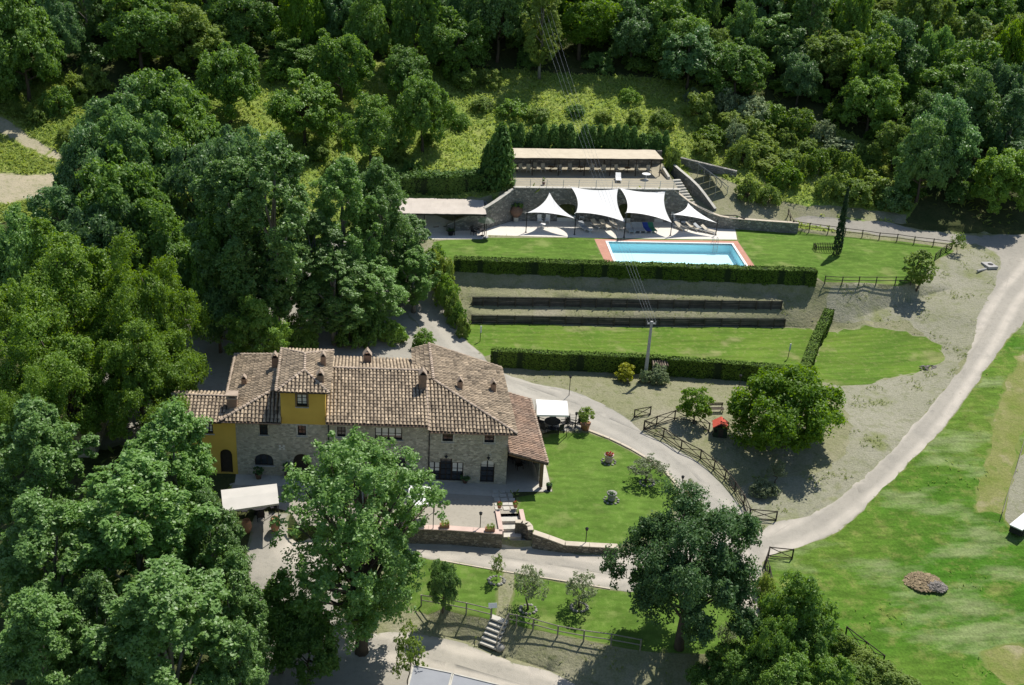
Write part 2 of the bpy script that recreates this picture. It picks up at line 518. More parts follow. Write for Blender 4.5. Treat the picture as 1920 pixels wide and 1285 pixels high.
    def mesh(self, name, mat, smooth=False):
        me = bpy.data.meshes.new(name)
        me.from_pydata(self.v, [], self.f)
        me.materials.append(MATS[mat] if isinstance(mat, str) else mat)
        a = me.attributes.new('tint', 'FLOAT', 'FACE')
        a.data.foreach_set('value', self.t)
        if smooth:
            me.polygons.foreach_set('use_smooth', [True] * len(me.polygons))
        bm = bmesh.new()
        bm.from_mesh(me)
        bmesh.ops.recalc_face_normals(bm, faces=bm.faces)
        bm.to_mesh(me)
        bm.free()
        me.update()
        return me

    def build(self, name, mat, parent=None, smooth=False, loc=None):
        return link_obj(name, self.mesh(name, mat, smooth), parent, loc)


def inside(poly, x, y):
    c = False
    j = len(poly) - 1
    for i in range(len(poly)):
        xi, yi = poly[i][0], poly[i][1]
        xj, yj = poly[j][0], poly[j][1]
        if (yi > y) != (yj > y) and x < (xj - xi) * (y - yi) / (yj - yi) + xi:
            c = not c
        j = i
    return c


def smooth_line(pts, step):
    """Catmull-Rom through the points, resampled at about step metres"""
    out = []
    n = len(pts)
    for i in range(n - 1):
        p0, p1, p2, p3 = (Vector(pts[max(i - 1, 0)]), Vector(pts[i]), Vector(pts[i + 1]), Vector(pts[min(i + 2, n - 1)]))
        k = max(1, int((p2 - p1).length / step))
        for j in range(k):
            t = j / k
            out.append(0.5 * ((2 * p1) + (p2 - p0) * t + (2 * p0 - 5 * p1 + 4 * p2 - p3) * t * t + (3 * p1 - p0 - 3 * p2 + p3) * t ** 3))
    out.append(Vector(pts[-1]))
    return out

# ---------------------------------------------------------------- terrain: levels surveyed along break lines
BREAK = [
[(-22.00, 95.00, 1.00),(-11.00, 95.00, 1.00),(0.00, 95.00, 1.00),(6.00, 95.00, 1.10),(14.00, 95.00, 1.00),(17.00, 91.00, 0.70)],
[(-22.00, 82.00, 0.00),(-11.00, 82.00, 0.00),(0.00, 82.00, 0.00),(8.00, 82.00, 0.00),(15.50, 81.50, 0.00)],
[(-8.59, 80.93, -0.05),(-5.21, 80.80, -0.05),(6.34, 80.27, 0.00),(11.99, 80.05, 0.00)],
[(-5.07, 77.71, 0.00),(0.72, 77.25, 0.00),(6.54, 76.79, 0.00),(10.47, 76.04, 0.00),(13.21, 75.92, -0.10),(15.66, 75.08, -0.50),(19.63, 74.62, -0.60)],
[(-5.07, 77.29, -1.20),(0.72, 76.83, -1.20),(6.54, 76.37, -1.20),(10.47, 75.62, -1.20),(13.21, 75.50, -1.20),(15.66, 74.66, -1.10),(19.63, 74.20, -1.00)],
[(19.63, 74.62, -0.60),(23.68, 76.26, -0.70),(26.44, 81.31, -0.40)],
[(15.99, 87.94, 0.00),(20.08, 90.96, 0.25),(23.36, 87.63, 0.05),(25.61, 84.75, -0.15),(26.44, 81.31, -0.40)],
[(15.80, 81.91, 0.00),(20.19, 78.78, -0.15)],
[(13.59, 78.82, 0.00),(16.79, 76.86, -0.30)],
[(32.49, 75.86, -1.10),(29.83, 79.22, -0.70),(28.08, 85.11, -0.15),(25.84, 90.11, 0.20),(22.51, 93.39, 0.35),(18.55, 97.06, 0.50),(14.32, 100.36, 0.65),(11.80, 104.17, 0.85),(9.82, 108.40, 1.20),(8.17, 112.15, 1.90),(6.25, 116.92, 2.90),(3.45, 120.01, 3.80),(1.15, 122.73, 4.60),(-1.82, 126.11, 5.20)],
[(-4.94, 74.22, -1.25),(0.70, 75.68, -1.25),(6.09, 75.78, -1.25),(12.97, 73.66, -1.20),(18.88, 71.61, -1.15),(25.59, 73.28, -1.10),(32.49, 75.86, -1.10)],
[(-8.40, 73.05, -1.00),(-7.93, 77.47, -0.50)],
[(6.00, 74.32, -1.30),(10.80, 72.74, -1.30),(18.39, 70.12, -1.25),(24.64, 69.56, -1.30),(30.03, 70.74, -1.40)],
[(5.69, 69.14, -1.70),(9.10, 67.80, -1.75),(12.08, 66.63, -1.80),(15.56, 65.27, -1.90),(21.24, 63.65, -2.00),(27.02, 63.27, -2.20)],
[(4.50, 68.39, -3.00),(8.62, 66.28, -3.15),(13.98, 63.18, -3.30),(18.93, 61.28, -3.40)],
[(-4.81, 71.17, -1.90),(-1.67, 68.48, -2.80),(1.37, 66.63, -3.10),(6.21, 64.78, -3.20),(11.57, 62.13, -3.30)],
[(-7.69, 67.87, -3.00),(-2.35, 64.56, -3.30),(7.71, 60.40, -3.40)],
[(32.49, 75.86, -1.10),(42.19, 82.63, 0.00),(49.55, 88.71, 0.90),(54.97, 94.00, 1.60),(61.37, 100.76, 2.50),(67.24, 108.11, 3.30),(72.20, 115.05, 4.10),(75.77, 120.86, 4.70),(77.17, 125.70, 5.20),(75.38, 129.23, 5.60),(71.07, 130.61, 5.90),(63.96, 132.02, 6.10),(54.67, 133.15, 6.10)],
[(31.04, 72.60, -1.30),(34.34, 73.29, -1.40),(41.18, 77.33, -0.80),(51.38, 85.83, 0.60),(60.58, 95.52, 1.90),(70.69, 107.62, 3.20)],
[(29.49, 68.29, -1.50),(36.01, 70.44, -1.90),(43.88, 71.42, -1.90),(54.63, 75.80, -1.20)],
[(54.84, 78.22, -0.70),(62.10, 89.69, 1.00)],
[(32.60, 60.82, -3.00),(39.75, 60.73, -3.30),(47.46, 60.61, -3.60)],
[(54.23, 69.67, -2.00),(69.89, 98.22, 2.20),(78.50, 113.93, 3.60)],
[(13.35, 101.09, 0.75),(19.19, 97.98, 0.75),(22.38, 95.54, 0.70),(25.41, 92.87, 0.60),(29.37, 88.41, 0.30),(31.82, 83.05, -0.30),(31.92, 78.50, -0.80)],
[(12.75, 102.98, 0.85),(19.83, 102.05, 0.85),(27.74, 101.22, 0.85),(35.02, 99.94, 0.85),(43.01, 98.41, 0.80)],
[(28.69, 96.06, 0.80),(36.20, 94.83, 0.80),(44.18, 93.50, 0.85),(51.65, 96.10, 1.10)],
[(33.71, 83.09, -0.10),(41.11, 84.99, 0.20),(46.39, 88.49, 0.80)],
[(12.75, 103.78, 1.05),(19.83, 102.85, 1.05),(27.74, 102.02, 1.05),(35.02, 100.74, 1.05),(43.01, 99.21, 1.05)],
[(11.44, 113.21, 1.10),(28.44, 112.43, 1.10),(45.62, 112.05, 1.10)],
[(11.44, 113.43, 1.95),(28.44, 112.65, 1.95),(45.62, 112.27, 1.95)],
[(11.66, 115.02, 2.35),(28.39, 114.20, 2.45),(45.52, 113.52, 2.55)],
[(11.66, 115.24, 3.25),(28.39, 114.42, 3.35),(45.52, 113.74, 3.45)],
[(50.78, 111.28, 1.25),(55.22, 110.29, 1.50),(59.74, 106.87, 1.70),(59.73, 103.02, 1.70)],
[(44.76, 101.09, 0.95),(49.39, 98.58, 1.00),(55.59, 100.13, 1.35)],
[(10.33, 107.87, 1.15),(9.40, 112.15, 1.90),(9.35, 116.05, 3.40),(8.63, 118.90, 4.90)],
[(9.63, 118.23, 4.80),(18.45, 117.54, 4.80),(30.14, 116.52, 4.75),(41.94, 115.49, 4.70),(49.69, 114.85, 4.60)],
[(9.63, 119.53, 5.40),(18.45, 118.84, 5.40),(30.14, 117.82, 5.40),(41.94, 116.79, 5.40),(49.69, 116.15, 5.40)],
[(9.63, 117.28, 3.75),(18.45, 116.74, 3.80),(30.14, 115.87, 3.80),(41.94, 115.04, 3.90),(49.69, 114.50, 3.90)],
[(8.13, 125.76, 5.40),(13.46, 127.25, 5.40),(26.99, 127.33, 5.40),(44.01, 126.94, 5.40),(46.57, 131.04, 5.40),(52.54, 131.28, 5.50),(59.25, 128.61, 5.50),(65.23, 126.60, 5.40),(70.44, 125.42, 5.20)],
[(50.69, 115.21, 4.90),(55.22, 114.93, 4.90),(60.99, 115.59, 4.70),(66.32, 121.45, 5.10),(70.44, 125.42, 5.20)],
[(53.37, 112.01, 2.00),(59.61, 114.10, 3.00),(66.89, 116.51, 3.80),(72.60, 120.58, 4.80)],
[(17.90, 133.30, 5.40),(37.60, 133.30, 5.40)],
[(17.90, 133.75, 9.50),(38.20, 133.75, 9.50)],
[(10.00, 129.60, 5.40),(14.30, 130.20, 5.40),(17.90, 133.30, 5.40)],
[(9.60, 133.40, 7.60),(14.00, 133.20, 8.20),(17.90, 133.75, 9.50)],
[(17.90, 143.60, 9.50),(38.00, 143.60, 9.50)],
[(17.00, 145.00, 10.60),(40.00, 145.00, 10.60)],
[(-2.00, 127.60, 5.40),(4.00, 128.20, 5.40),(10.00, 129.60, 5.40)],
[(-2.00, 133.00, 7.20),(4.00, 133.20, 7.40),(9.60, 133.40, 7.60)],
[(38.20, 133.75, 9.50),(38.40, 143.60, 9.90)],
[(39.20, 133.75, 7.00),(41.80, 143.60, 9.40)],
[(37.60, 133.30, 5.40),(43.00, 131.20, 5.40),(52.50, 129.60, 5.40)],
[(38.60, 133.80, 6.90),(43.20, 131.70, 6.70),(49.50, 130.50, 6.50),(52.60, 129.95, 6.00)],
[(45.00, 137.00, 8.20),(56.00, 135.50, 7.60),(64.00, 131.50, 6.50),(75.00, 130.20, 6.40),(86.00, 128.50, 6.00)],
[(90.00, 130.00, 6.40),(110.00, 128.00, 6.60),(140.00, 126.00, 6.80)],
[(-35.00, 128.00, 6.00),(-48.00, 128.00, 6.50),(-62.00, 130.00, 7.50)],
[(-20.00, 110.00, 2.50),(-40.00, 108.00, 2.80),(-62.00, 106.00, 3.00)],
[(-22.00, 95.00, 1.00),(-40.00, 90.00, 0.20),(-62.00, 88.00, 0.00)],
[(-22.00, 82.00, 0.00),(-40.00, 75.00, -1.00),(-62.00, 72.00, -1.50)],
[(-8.00, 112.00, 3.00),(-4.00, 120.00, 4.40),(-3.00, 124.00, 5.00)],
[(-14.00, 104.00, 1.90),(-4.00, 103.00, 1.80)],
[(-18.00, 68.00, -2.00),(-40.00, 60.00, -3.00)],
[(-15.00, 56.00, -3.60),(-50.00, 48.00, -5.00)],
[(0.00, 50.00, -3.80),(60.00, 48.00, -4.50)],
[(25.00, 62.00, -3.20),(32.00, 60.00, -3.00)],
[(-170.00, 144.00, 10.10)],
[(-170.00, 154.00, 13.40)],
[(-170.00, 166.00, 17.11)],
[(-170.00, 180.00, 22.48)],
[(-170.00, 198.00, 27.42)],
[(-170.00, 223.00, 35.67)],
[(-170.00, 258.00, 47.22)],
[(-170.00, 298.00, 60.42)],
[(-170.00, 338.00, 73.62)],
[(-155.00, 144.00, 10.10)],
[(-155.00, 154.00, 13.40)],
[(-155.00, 166.00, 17.11)],
[(-155.00, 180.00, 22.48)],
[(-155.00, 198.00, 27.42)],
[(-155.00, 223.00, 35.67)],
[(-155.00, 258.00, 47.22)],
[(-155.00, 298.00, 60.42)],
[(-155.00, 338.00, 73.62)],
[(-140.00, 144.00, 10.10)],
[(-140.00, 154.00, 13.40)],
[(-140.00, 166.00, 17.11)],
[(-140.00, 180.00, 22.48)],
[(-140.00, 198.00, 27.42)],
[(-140.00, 223.00, 35.67)],
[(-140.00, 258.00, 47.22)],
[(-140.00, 298.00, 60.42)],
[(-140.00, 338.00, 73.62)],
[(-125.00, 144.00, 10.10)],
[(-125.00, 154.00, 13.40)],
[(-125.00, 166.00, 17.11)],
[(-125.00, 180.00, 22.48)],
[(-125.00, 198.00, 27.42)],
[(-125.00, 223.00, 35.67)],
[(-125.00, 258.00, 47.22)],
[(-125.00, 298.00, 60.42)],
[(-125.00, 338.00, 73.62)],
[(-110.00, 144.00, 10.10)],
[(-110.00, 154.00, 13.40)],
[(-110.00, 166.00, 17.11)],
[(-110.00, 180.00, 22.48)],
[(-110.00, 198.00, 27.42)],
[(-110.00, 223.00, 35.67)],
[(-110.00, 258.00, 47.22)],
[(-110.00, 298.00, 60.42)],
[(-110.00, 338.00, 73.62)],
[(-95.00, 144.00, 10.10)],
[(-95.00, 154.00, 13.40)],
[(-95.00, 166.00, 17.11)],
[(-95.00, 180.00, 22.48)],
[(-95.00, 198.00, 27.42)],
[(-95.00, 223.00, 35.67)],
[(-95.00, 258.00, 47.22)],
[(-95.00, 298.00, 60.42)],
[(-95.00, 338.00, 73.62)],
[(-80.00, 144.00, 10.10)],
[(-80.00, 154.00, 13.40)],
[(-80.00, 166.00, 17.11)],
[(-80.00, 180.00, 22.48)],
[(-80.00, 198.00, 27.42)],
[(-80.00, 223.00, 35.67)],
[(-80.00, 258.00, 47.22)],
[(-80.00, 298.00, 60.42)],
[(-80.00, 338.00, 73.62)],
[(-65.00, 144.00, 10.10)],
[(-65.00, 154.00, 13.40)],
[(-65.00, 166.00, 17.11)],
[(-65.00, 180.00, 22.48)],
[(-65.00, 198.00, 27.42)],
[(-65.00, 223.00, 35.67)],
[(-65.00, 258.00, 47.22)],
[(-65.00, 298.00, 60.42)],
[(-65.00, 338.00, 73.62)],
[(-50.00, 144.00, 10.10)],
[(-50.00, 154.00, 13.40)],
[(-50.00, 166.00, 17.11)],
[(-50.00, 180.00, 22.48)],
[(-50.00, 198.00, 27.42)],
[(-50.00, 223.00, 35.67)],
[(-50.00, 258.00, 47.22)],
[(-50.00, 298.00, 60.42)],
[(-50.00, 338.00, 73.62)],
[(-35.00, 144.00, 10.10)],
[(-35.00, 154.00, 13.40)],
[(-35.00, 166.00, 17.11)],
[(-35.00, 180.00, 22.48)],
[(-35.00, 198.00, 27.42)],
[(-35.00, 223.00, 35.67)],
[(-35.00, 258.00, 47.22)],
[(-35.00, 298.00, 60.42)],
[(-35.00, 338.00, 73.62)],
[(-20.00, 144.00, 10.10)],
[(-20.00, 154.00, 13.40)],
[(-20.00, 166.00, 17.11)],
[(-20.00, 180.00, 22.48)],
[(-20.00, 198.00, 27.42)],
[(-20.00, 223.00, 35.67)],
[(-20.00, 258.00, 47.22)],
[(-20.00, 298.00, 60.42)],
[(-20.00, 338.00, 73.62)],
[(-5.00, 144.00, 10.10)],
[(-5.00, 154.00, 13.40)],
[(-5.00, 166.00, 17.11)],
[(-5.00, 180.00, 22.48)],
[(-5.00, 198.00, 27.42)],
[(-5.00, 223.00, 35.67)],
[(-5.00, 258.00, 47.22)],
[(-5.00, 298.00, 60.42)],
[(-5.00, 338.00, 73.62)],
[(10.00, 144.00, 11.10)],
[(10.00, 154.00, 13.40)],
[(10.00, 166.00, 17.11)],
[(10.00, 180.00, 22.48)],
[(10.00, 198.00, 27.42)],
[(10.00, 223.00, 35.67)],
[(10.00, 258.00, 47.22)],
[(10.00, 298.00, 60.42)],
[(10.00, 338.00, 73.62)],
[(25.00, 144.00, 11.10)],
[(25.00, 154.00, 13.40)],
[(25.00, 166.00, 17.11)],
[(25.00, 180.00, 22.48)],
[(25.00, 198.00, 27.42)],
[(25.00, 223.00, 35.67)],
[(25.00, 258.00, 47.22)],
[(25.00, 298.00, 60.42)],
[(25.00, 338.00, 73.62)],
[(40.00, 144.00, 11.10)],
[(40.00, 154.00, 13.40)],
[(40.00, 166.00, 17.11)],
[(40.00, 180.00, 22.48)],
[(40.00, 198.00, 27.42)],
[(40.00, 223.00, 35.67)],
[(40.00, 258.00, 47.22)],
[(40.00, 298.00, 60.42)],
[(40.00, 338.00, 73.62)],
[(55.00, 144.00, 10.10)],
[(55.00, 154.00, 13.40)],
[(55.00, 166.00, 17.11)],
[(55.00, 180.00, 22.48)],
[(55.00, 198.00, 27.42)],
[(55.00, 223.00, 35.67)],
[(55.00, 258.00, 47.22)],
[(55.00, 298.00, 60.42)],
[(55.00, 338.00, 73.62)],
[(70.00, 144.00, 10.10)],
[(70.00, 154.00, 13.40)],
[(70.00, 166.00, 17.11)],
[(70.00, 180.00, 22.48)],
[(70.00, 198.00, 27.42)],
[(70.00, 223.00, 35.67)],
[(70.00, 258.00, 47.22)],
[(70.00, 298.00, 60.42)],
[(70.00, 338.00, 73.62)],
[(85.00, 144.00, 10.10)],
[(85.00, 154.00, 13.40)],
[(85.00, 166.00, 17.11)],
[(85.00, 180.00, 22.48)],
[(85.00, 198.00, 27.42)],
[(85.00, 223.00, 35.67)],
[(85.00, 258.00, 47.22)],
[(85.00, 298.00, 60.42)],
[(85.00, 338.00, 73.62)],
[(100.00, 144.00, 10.10)],
[(100.00, 154.00, 13.40)],
[(100.00, 166.00, 17.11)],
[(100.00, 180.00, 22.48)],
[(100.00, 198.00, 27.42)],
[(100.00, 223.00, 35.67)],
[(100.00, 258.00, 47.22)],
[(100.00, 298.00, 60.42)],
[(100.00, 338.00, 73.62)],
[(115.00, 144.00, 10.10)],
[(115.00, 154.00, 13.40)],
[(115.00, 166.00, 17.11)],
[(115.00, 180.00, 22.48)],
[(115.00, 198.00, 27.42)],
[(115.00, 223.00, 35.67)],
[(115.00, 258.00, 47.22)],
[(115.00, 298.00, 60.42)],
[(115.00, 338.00, 73.62)],
[(130.00, 144.00, 10.10)],
[(130.00, 154.00, 13.40)],
[(130.00, 166.00, 17.11)],
[(130.00, 180.00, 22.48)],
[(130.00, 198.00, 27.42)],
[(130.00, 223.00, 35.67)],
[(130.00, 258.00, 47.22)],
[(130.00, 298.00, 60.42)],
[(130.00, 338.00, 73.62)],
[(145.00, 144.00, 10.10)],
[(145.00, 154.00, 13.40)],
[(145.00, 166.00, 17.11)],
[(145.00, 180.00, 22.48)],
[(145.00, 198.00, 27.42)],
[(145.00, 223.00, 35.67)],
[(145.00, 258.00, 47.22)],
[(145.00, 298.00, 60.42)],
[(145.00, 338.00, 73.62)],
[(160.00, 144.00, 10.10)],
[(160.00, 154.00, 13.40)],
[(160.00, 166.00, 17.11)],
[(160.00, 180.00, 22.48)],
[(160.00, 198.00, 27.42)],
[(160.00, 223.00, 35.67)],
[(160.00, 258.00, 47.22)],
[(160.00, 298.00, 60.42)],
[(160.00, 338.00, 73.62)],
[(175.00, 144.00, 10.10)],
[(175.00, 154.00, 13.40)],
[(175.00, 166.00, 17.11)],
[(175.00, 180.00, 22.48)],
[(175.00, 198.00, 27.42)],
[(175.00, 223.00, 35.67)],
[(175.00, 258.00, 47.22)],
[(175.00, 298.00, 60.42)],
[(175.00, 338.00, 73.62)],
[(190.00, 144.00, 10.10)],
[(190.00, 154.00, 13.40)],
[(190.00, 166.00, 17.11)],
[(190.00, 180.00, 22.48)],
[(190.00, 198.00, 27.42)],
[(190.00, 223.00, 35.67)],
[(190.00, 258.00, 47.22)],
[(190.00, 298.00, 60.42)],
[(190.00, 338.00, 73.62)],
[(205.00, 144.00, 10.10)],
[(205.00, 154.00, 13.40)],
[(205.00, 166.00, 17.11)],
[(205.00, 180.00, 22.48)],
[(205.00, 198.00, 27.42)],
[(205.00, 223.00, 35.67)],
[(205.00, 258.00, 47.22)],
[(205.00, 298.00, 60.42)],
[(205.00, 338.00, 73.62)],
[(220.00, 144.00, 10.10)],
[(220.00, 154.00, 13.40)],
[(220.00, 166.00, 17.11)],
[(220.00, 180.00, 22.48)],
[(220.00, 198.00, 27.42)],
[(220.00, 223.00, 35.67)],
[(220.00, 258.00, 47.22)],
[(220.00, 298.00, 60.42)],
[(220.00, 338.00, 73.62)],
[(235.00, 144.00, 10.10)],
[(235.00, 154.00, 13.40)],
[(235.00, 166.00, 17.11)],
[(235.00, 180.00, 22.48)],
[(235.00, 198.00, 27.42)],
[(235.00, 223.00, 35.67)],
[(235.00, 258.00, 47.22)],
[(235.00, 298.00, 60.42)],
[(235.00, 338.00, 73.62)],
[(250.00, 144.00, 10.10)],
[(250.00, 154.00, 13.40)],
[(250.00, 166.00, 17.11)],
[(250.00, 180.00, 22.48)],
[(250.00, 198.00, 27.42)],
[(250.00, 223.00, 35.67)],
[(250.00, 258.00, 47.22)],
[(250.00, 298.00, 60.42)],
[(250.00, 338.00, 73.62)],
[(265.00, 144.00, 10.10)],
[(265.00, 154.00, 13.40)],
[(265.00, 166.00, 17.11)],
[(265.00, 180.00, 22.48)],
[(265.00, 198.00, 27.42)],
[(265.00, 223.00, 35.67)],
[(265.00, 258.00, 47.22)],
[(265.00, 298.00, 60.42)],
[(265.00, 338.00, 73.62)],
[(280.00, 144.00, 10.10)],
[(280.00, 154.00, 13.40)],
[(280.00, 166.00, 17.11)],
[(280.00, 180.00, 22.48)],
[(280.00, 198.00, 27.42)],
[(280.00, 223.00, 35.67)],
[(280.00, 258.00, 47.22)],
[(280.00, 298.00, 60.42)],
[(280.00, 338.00, 73.62)],
[(-170.00, 130.00, 6.50)],
[(-170.00, 108.00, 3.00)],
[(-170.00, 88.00, 0.00)],
[(-170.00, 72.00, -1.50)],
[(-170.00, 50.00, -5.00)],
[(-170.00, 25.00, -8.00)],
[(-155.00, 130.00, 6.50)],
[(-155.00, 108.00, 3.00)],
[(-155.00, 88.00, 0.00)],
[(-155.00, 72.00, -1.50)],
[(-155.00, 50.00, -5.00)],
[(-155.00, 25.00, -8.00)],
[(-140.00, 130.00, 6.50)],
[(-140.00, 108.00, 3.00)],
[(-140.00, 88.00, 0.00)],
[(-140.00, 72.00, -1.50)],
[(-140.00, 50.00, -5.00)],
[(-140.00, 25.00, -8.00)],
[(-125.00, 130.00, 6.50)],
[(-125.00, 108.00, 3.00)],
[(-125.00, 88.00, 0.00)],
[(-125.00, 72.00, -1.50)],
[(-125.00, 50.00, -5.00)],
[(-125.00, 25.00, -8.00)],
[(-110.00, 130.00, 6.50)],
[(-110.00, 108.00, 3.00)],
[(-110.00, 88.00, 0.00)],
[(-110.00, 72.00, -1.50)],
[(-110.00, 50.00, -5.00)],
[(-110.00, 25.00, -8.00)],
[(-95.00, 130.00, 6.50)],
[(-95.00, 108.00, 3.00)],
[(-95.00, 88.00, 0.00)],
[(-95.00, 72.00, -1.50)],
[(-95.00, 50.00, -5.00)],
[(-95.00, 25.00, -8.00)],
[(-80.00, 130.00, 6.50)],
[(-80.00, 108.00, 3.00)],
[(-80.00, 88.00, 0.00)],
[(-80.00, 72.00, -1.50)],
[(-80.00, 50.00, -5.00)],
[(-80.00, 25.00, -8.00)],
[(-65.00, 130.00, 6.50)],
[(-65.00, 108.00, 3.00)],
[(-65.00, 88.00, 0.00)],
[(-65.00, 72.00, -1.50)],
[(-65.00, 50.00, -5.00)],
[(-65.00, 25.00, -8.00)],
[(125.00, 120.00, 5.50)],
[(125.00, 100.00, 4.00)],
[(125.00, 80.00, 2.00)],
[(125.00, 60.00, 0.00)],
[(125.00, 40.00, -3.00)],
[(125.00, 25.00, -5.00)],
[(140.00, 120.00, 5.50)],
[(140.00, 100.00, 4.00)],
[(140.00, 80.00, 2.00)],
[(140.00, 60.00, 0.00)],
[(140.00, 40.00, -3.00)],
[(140.00, 25.00, -5.00)],
[(155.00, 120.00, 5.50)],
[(155.00, 100.00, 4.00)],
[(155.00, 80.00, 2.00)],
[(155.00, 60.00, 0.00)],
[(155.00, 40.00, -3.00)],
[(155.00, 25.00, -5.00)],
[(170.00, 120.00, 5.50)],
[(170.00, 100.00, 4.00)],
[(170.00, 80.00, 2.00)],
[(170.00, 60.00, 0.00)],
[(170.00, 40.00, -3.00)],
[(170.00, 25.00, -5.00)],
[(185.00, 120.00, 5.50)],
[(185.00, 100.00, 4.00)],
[(185.00, 80.00, 2.00)],
[(185.00, 60.00, 0.00)],
[(185.00, 40.00, -3.00)],
[(185.00, 25.00, -5.00)],
[(200.00, 120.00, 5.50)],
[(200.00, 100.00, 4.00)],
[(200.00, 80.00, 2.00)],
[(200.00, 60.00, 0.00)],
[(200.00, 40.00, -3.00)],
[(200.00, 25.00, -5.00)],
[(215.00, 120.00, 5.50)],
[(215.00, 100.00, 4.00)],
[(215.00, 80.00, 2.00)],
[(215.00, 60.00, 0.00)],
[(215.00, 40.00, -3.00)],
[(215.00, 25.00, -5.00)],
[(230.00, 120.00, 5.50)],
[(230.00, 100.00, 4.00)],
[(230.00, 80.00, 2.00)],
[(230.00, 60.00, 0.00)],
[(230.00, 40.00, -3.00)],
[(230.00, 25.00, -5.00)],
[(245.00, 120.00, 5.50)],
[(245.00, 100.00, 4.00)],
[(245.00, 80.00, 2.00)],
[(245.00, 60.00, 0.00)],
[(245.00, 40.00, -3.00)],
[(245.00, 25.00, -5.00)],
[(260.00, 120.00, 5.50)],
[(260.00, 100.00, 4.00)],
[(260.00, 80.00, 2.00)],
[(260.00, 60.00, 0.00)],
[(260.00, 40.00, -3.00)],
[(260.00, 25.00, -5.00)],
[(275.00, 120.00, 5.50)],
[(275.00, 100.00, 4.00)],
[(275.00, 80.00, 2.00)],
[(275.00, 60.00, 0.00)],
[(275.00, 40.00, -3.00)],
[(275.00, 25.00, -5.00)],
[(-60.00, 25.00, -4.90)],
[(-45.00, 25.00, -5.05)],
[(-30.00, 25.00, -5.20)],
[(-15.00, 25.00, -5.35)],
[(0.00, 25.00, -5.50)],
[(15.00, 25.00, -5.65)],
[(30.00, 25.00, -5.80)],
[(45.00, 25.00, -5.95)],
[(60.00, 25.00, -6.10)],
[(75.00, 25.00, -6.25)],
[(90.00, 25.00, -6.40)],
[(105.00, 25.00, -6.55)],
[(120.00, 25.00, -6.70)],
[(85.00, 110.00, 4.60)],
[(100.00, 110.00, 4.80)],
[(80.00, 90.00, 2.60)],
[(100.00, 85.00, 2.40)],
[(70.00, 70.00, 0.20)],
[(95.00, 60.00, -0.60)],
[(60.00, 45.00, -3.50)],
[(90.00, 40.00, -3.00)]]
HAIR = 1e-4
bv, be, bz = [], [], []
for pl in BREAK:
    b = len(bv)
    for x, y, z in pl:
        bv.append(Vector((x, y)))
        bz.append(z)
    be += [(b + i, b + i + 1) for i in range(len(pl) - 1)]
tv, te, tf, tiv, _, _ = delaunay_2d_cdt(bv, be, [], 0, HAIR)
tz = [bz[s[0]] if s else None for s in tiv]
nb = {}
for a, b in te:
    nb.setdefault(a, []).append(b)
    nb.setdefault(b, []).append(a)
for k, q in enumerate(tz):
    if q is None:
        w = [(1 / ((tv[j] - tv[k]).length + 1e-3), tz[j]) for j in nb[k] if tz[j] is not None]
        tz[k] = sum(a * b for a, b in w) / sum(a for a, b in w)
TIN = BVHTree.FromPolygons([Vector((a.x, a.y, q)) for a, q in zip(tv, tz)], tf)


def ground_z(x, y):
    h = TIN.ray_cast(Vector((x, y, 400)), Vector((0, 0, -1)))
    return h[0].z if h[0] is not None else 0.0


SB = (11.53, 79.06)
POOL = [(28.05, 119.2), (42.75, 118.75), (43.15, 125.85), (28.4, 126.3)]
COPING = [(26.8, 118.25), (43.75, 117.75), (44.2, 126.95), (26.95, 127.3)]
PAVEMENT = [(-10.51, 83.58), (0.77, 82.63), (11.15, 81.19), (11.40, 81.83), (15.56, 81.79), (15.65, 87.92), (15.2, 94.0), (-10.6, 96.0)]
Z_ = {}
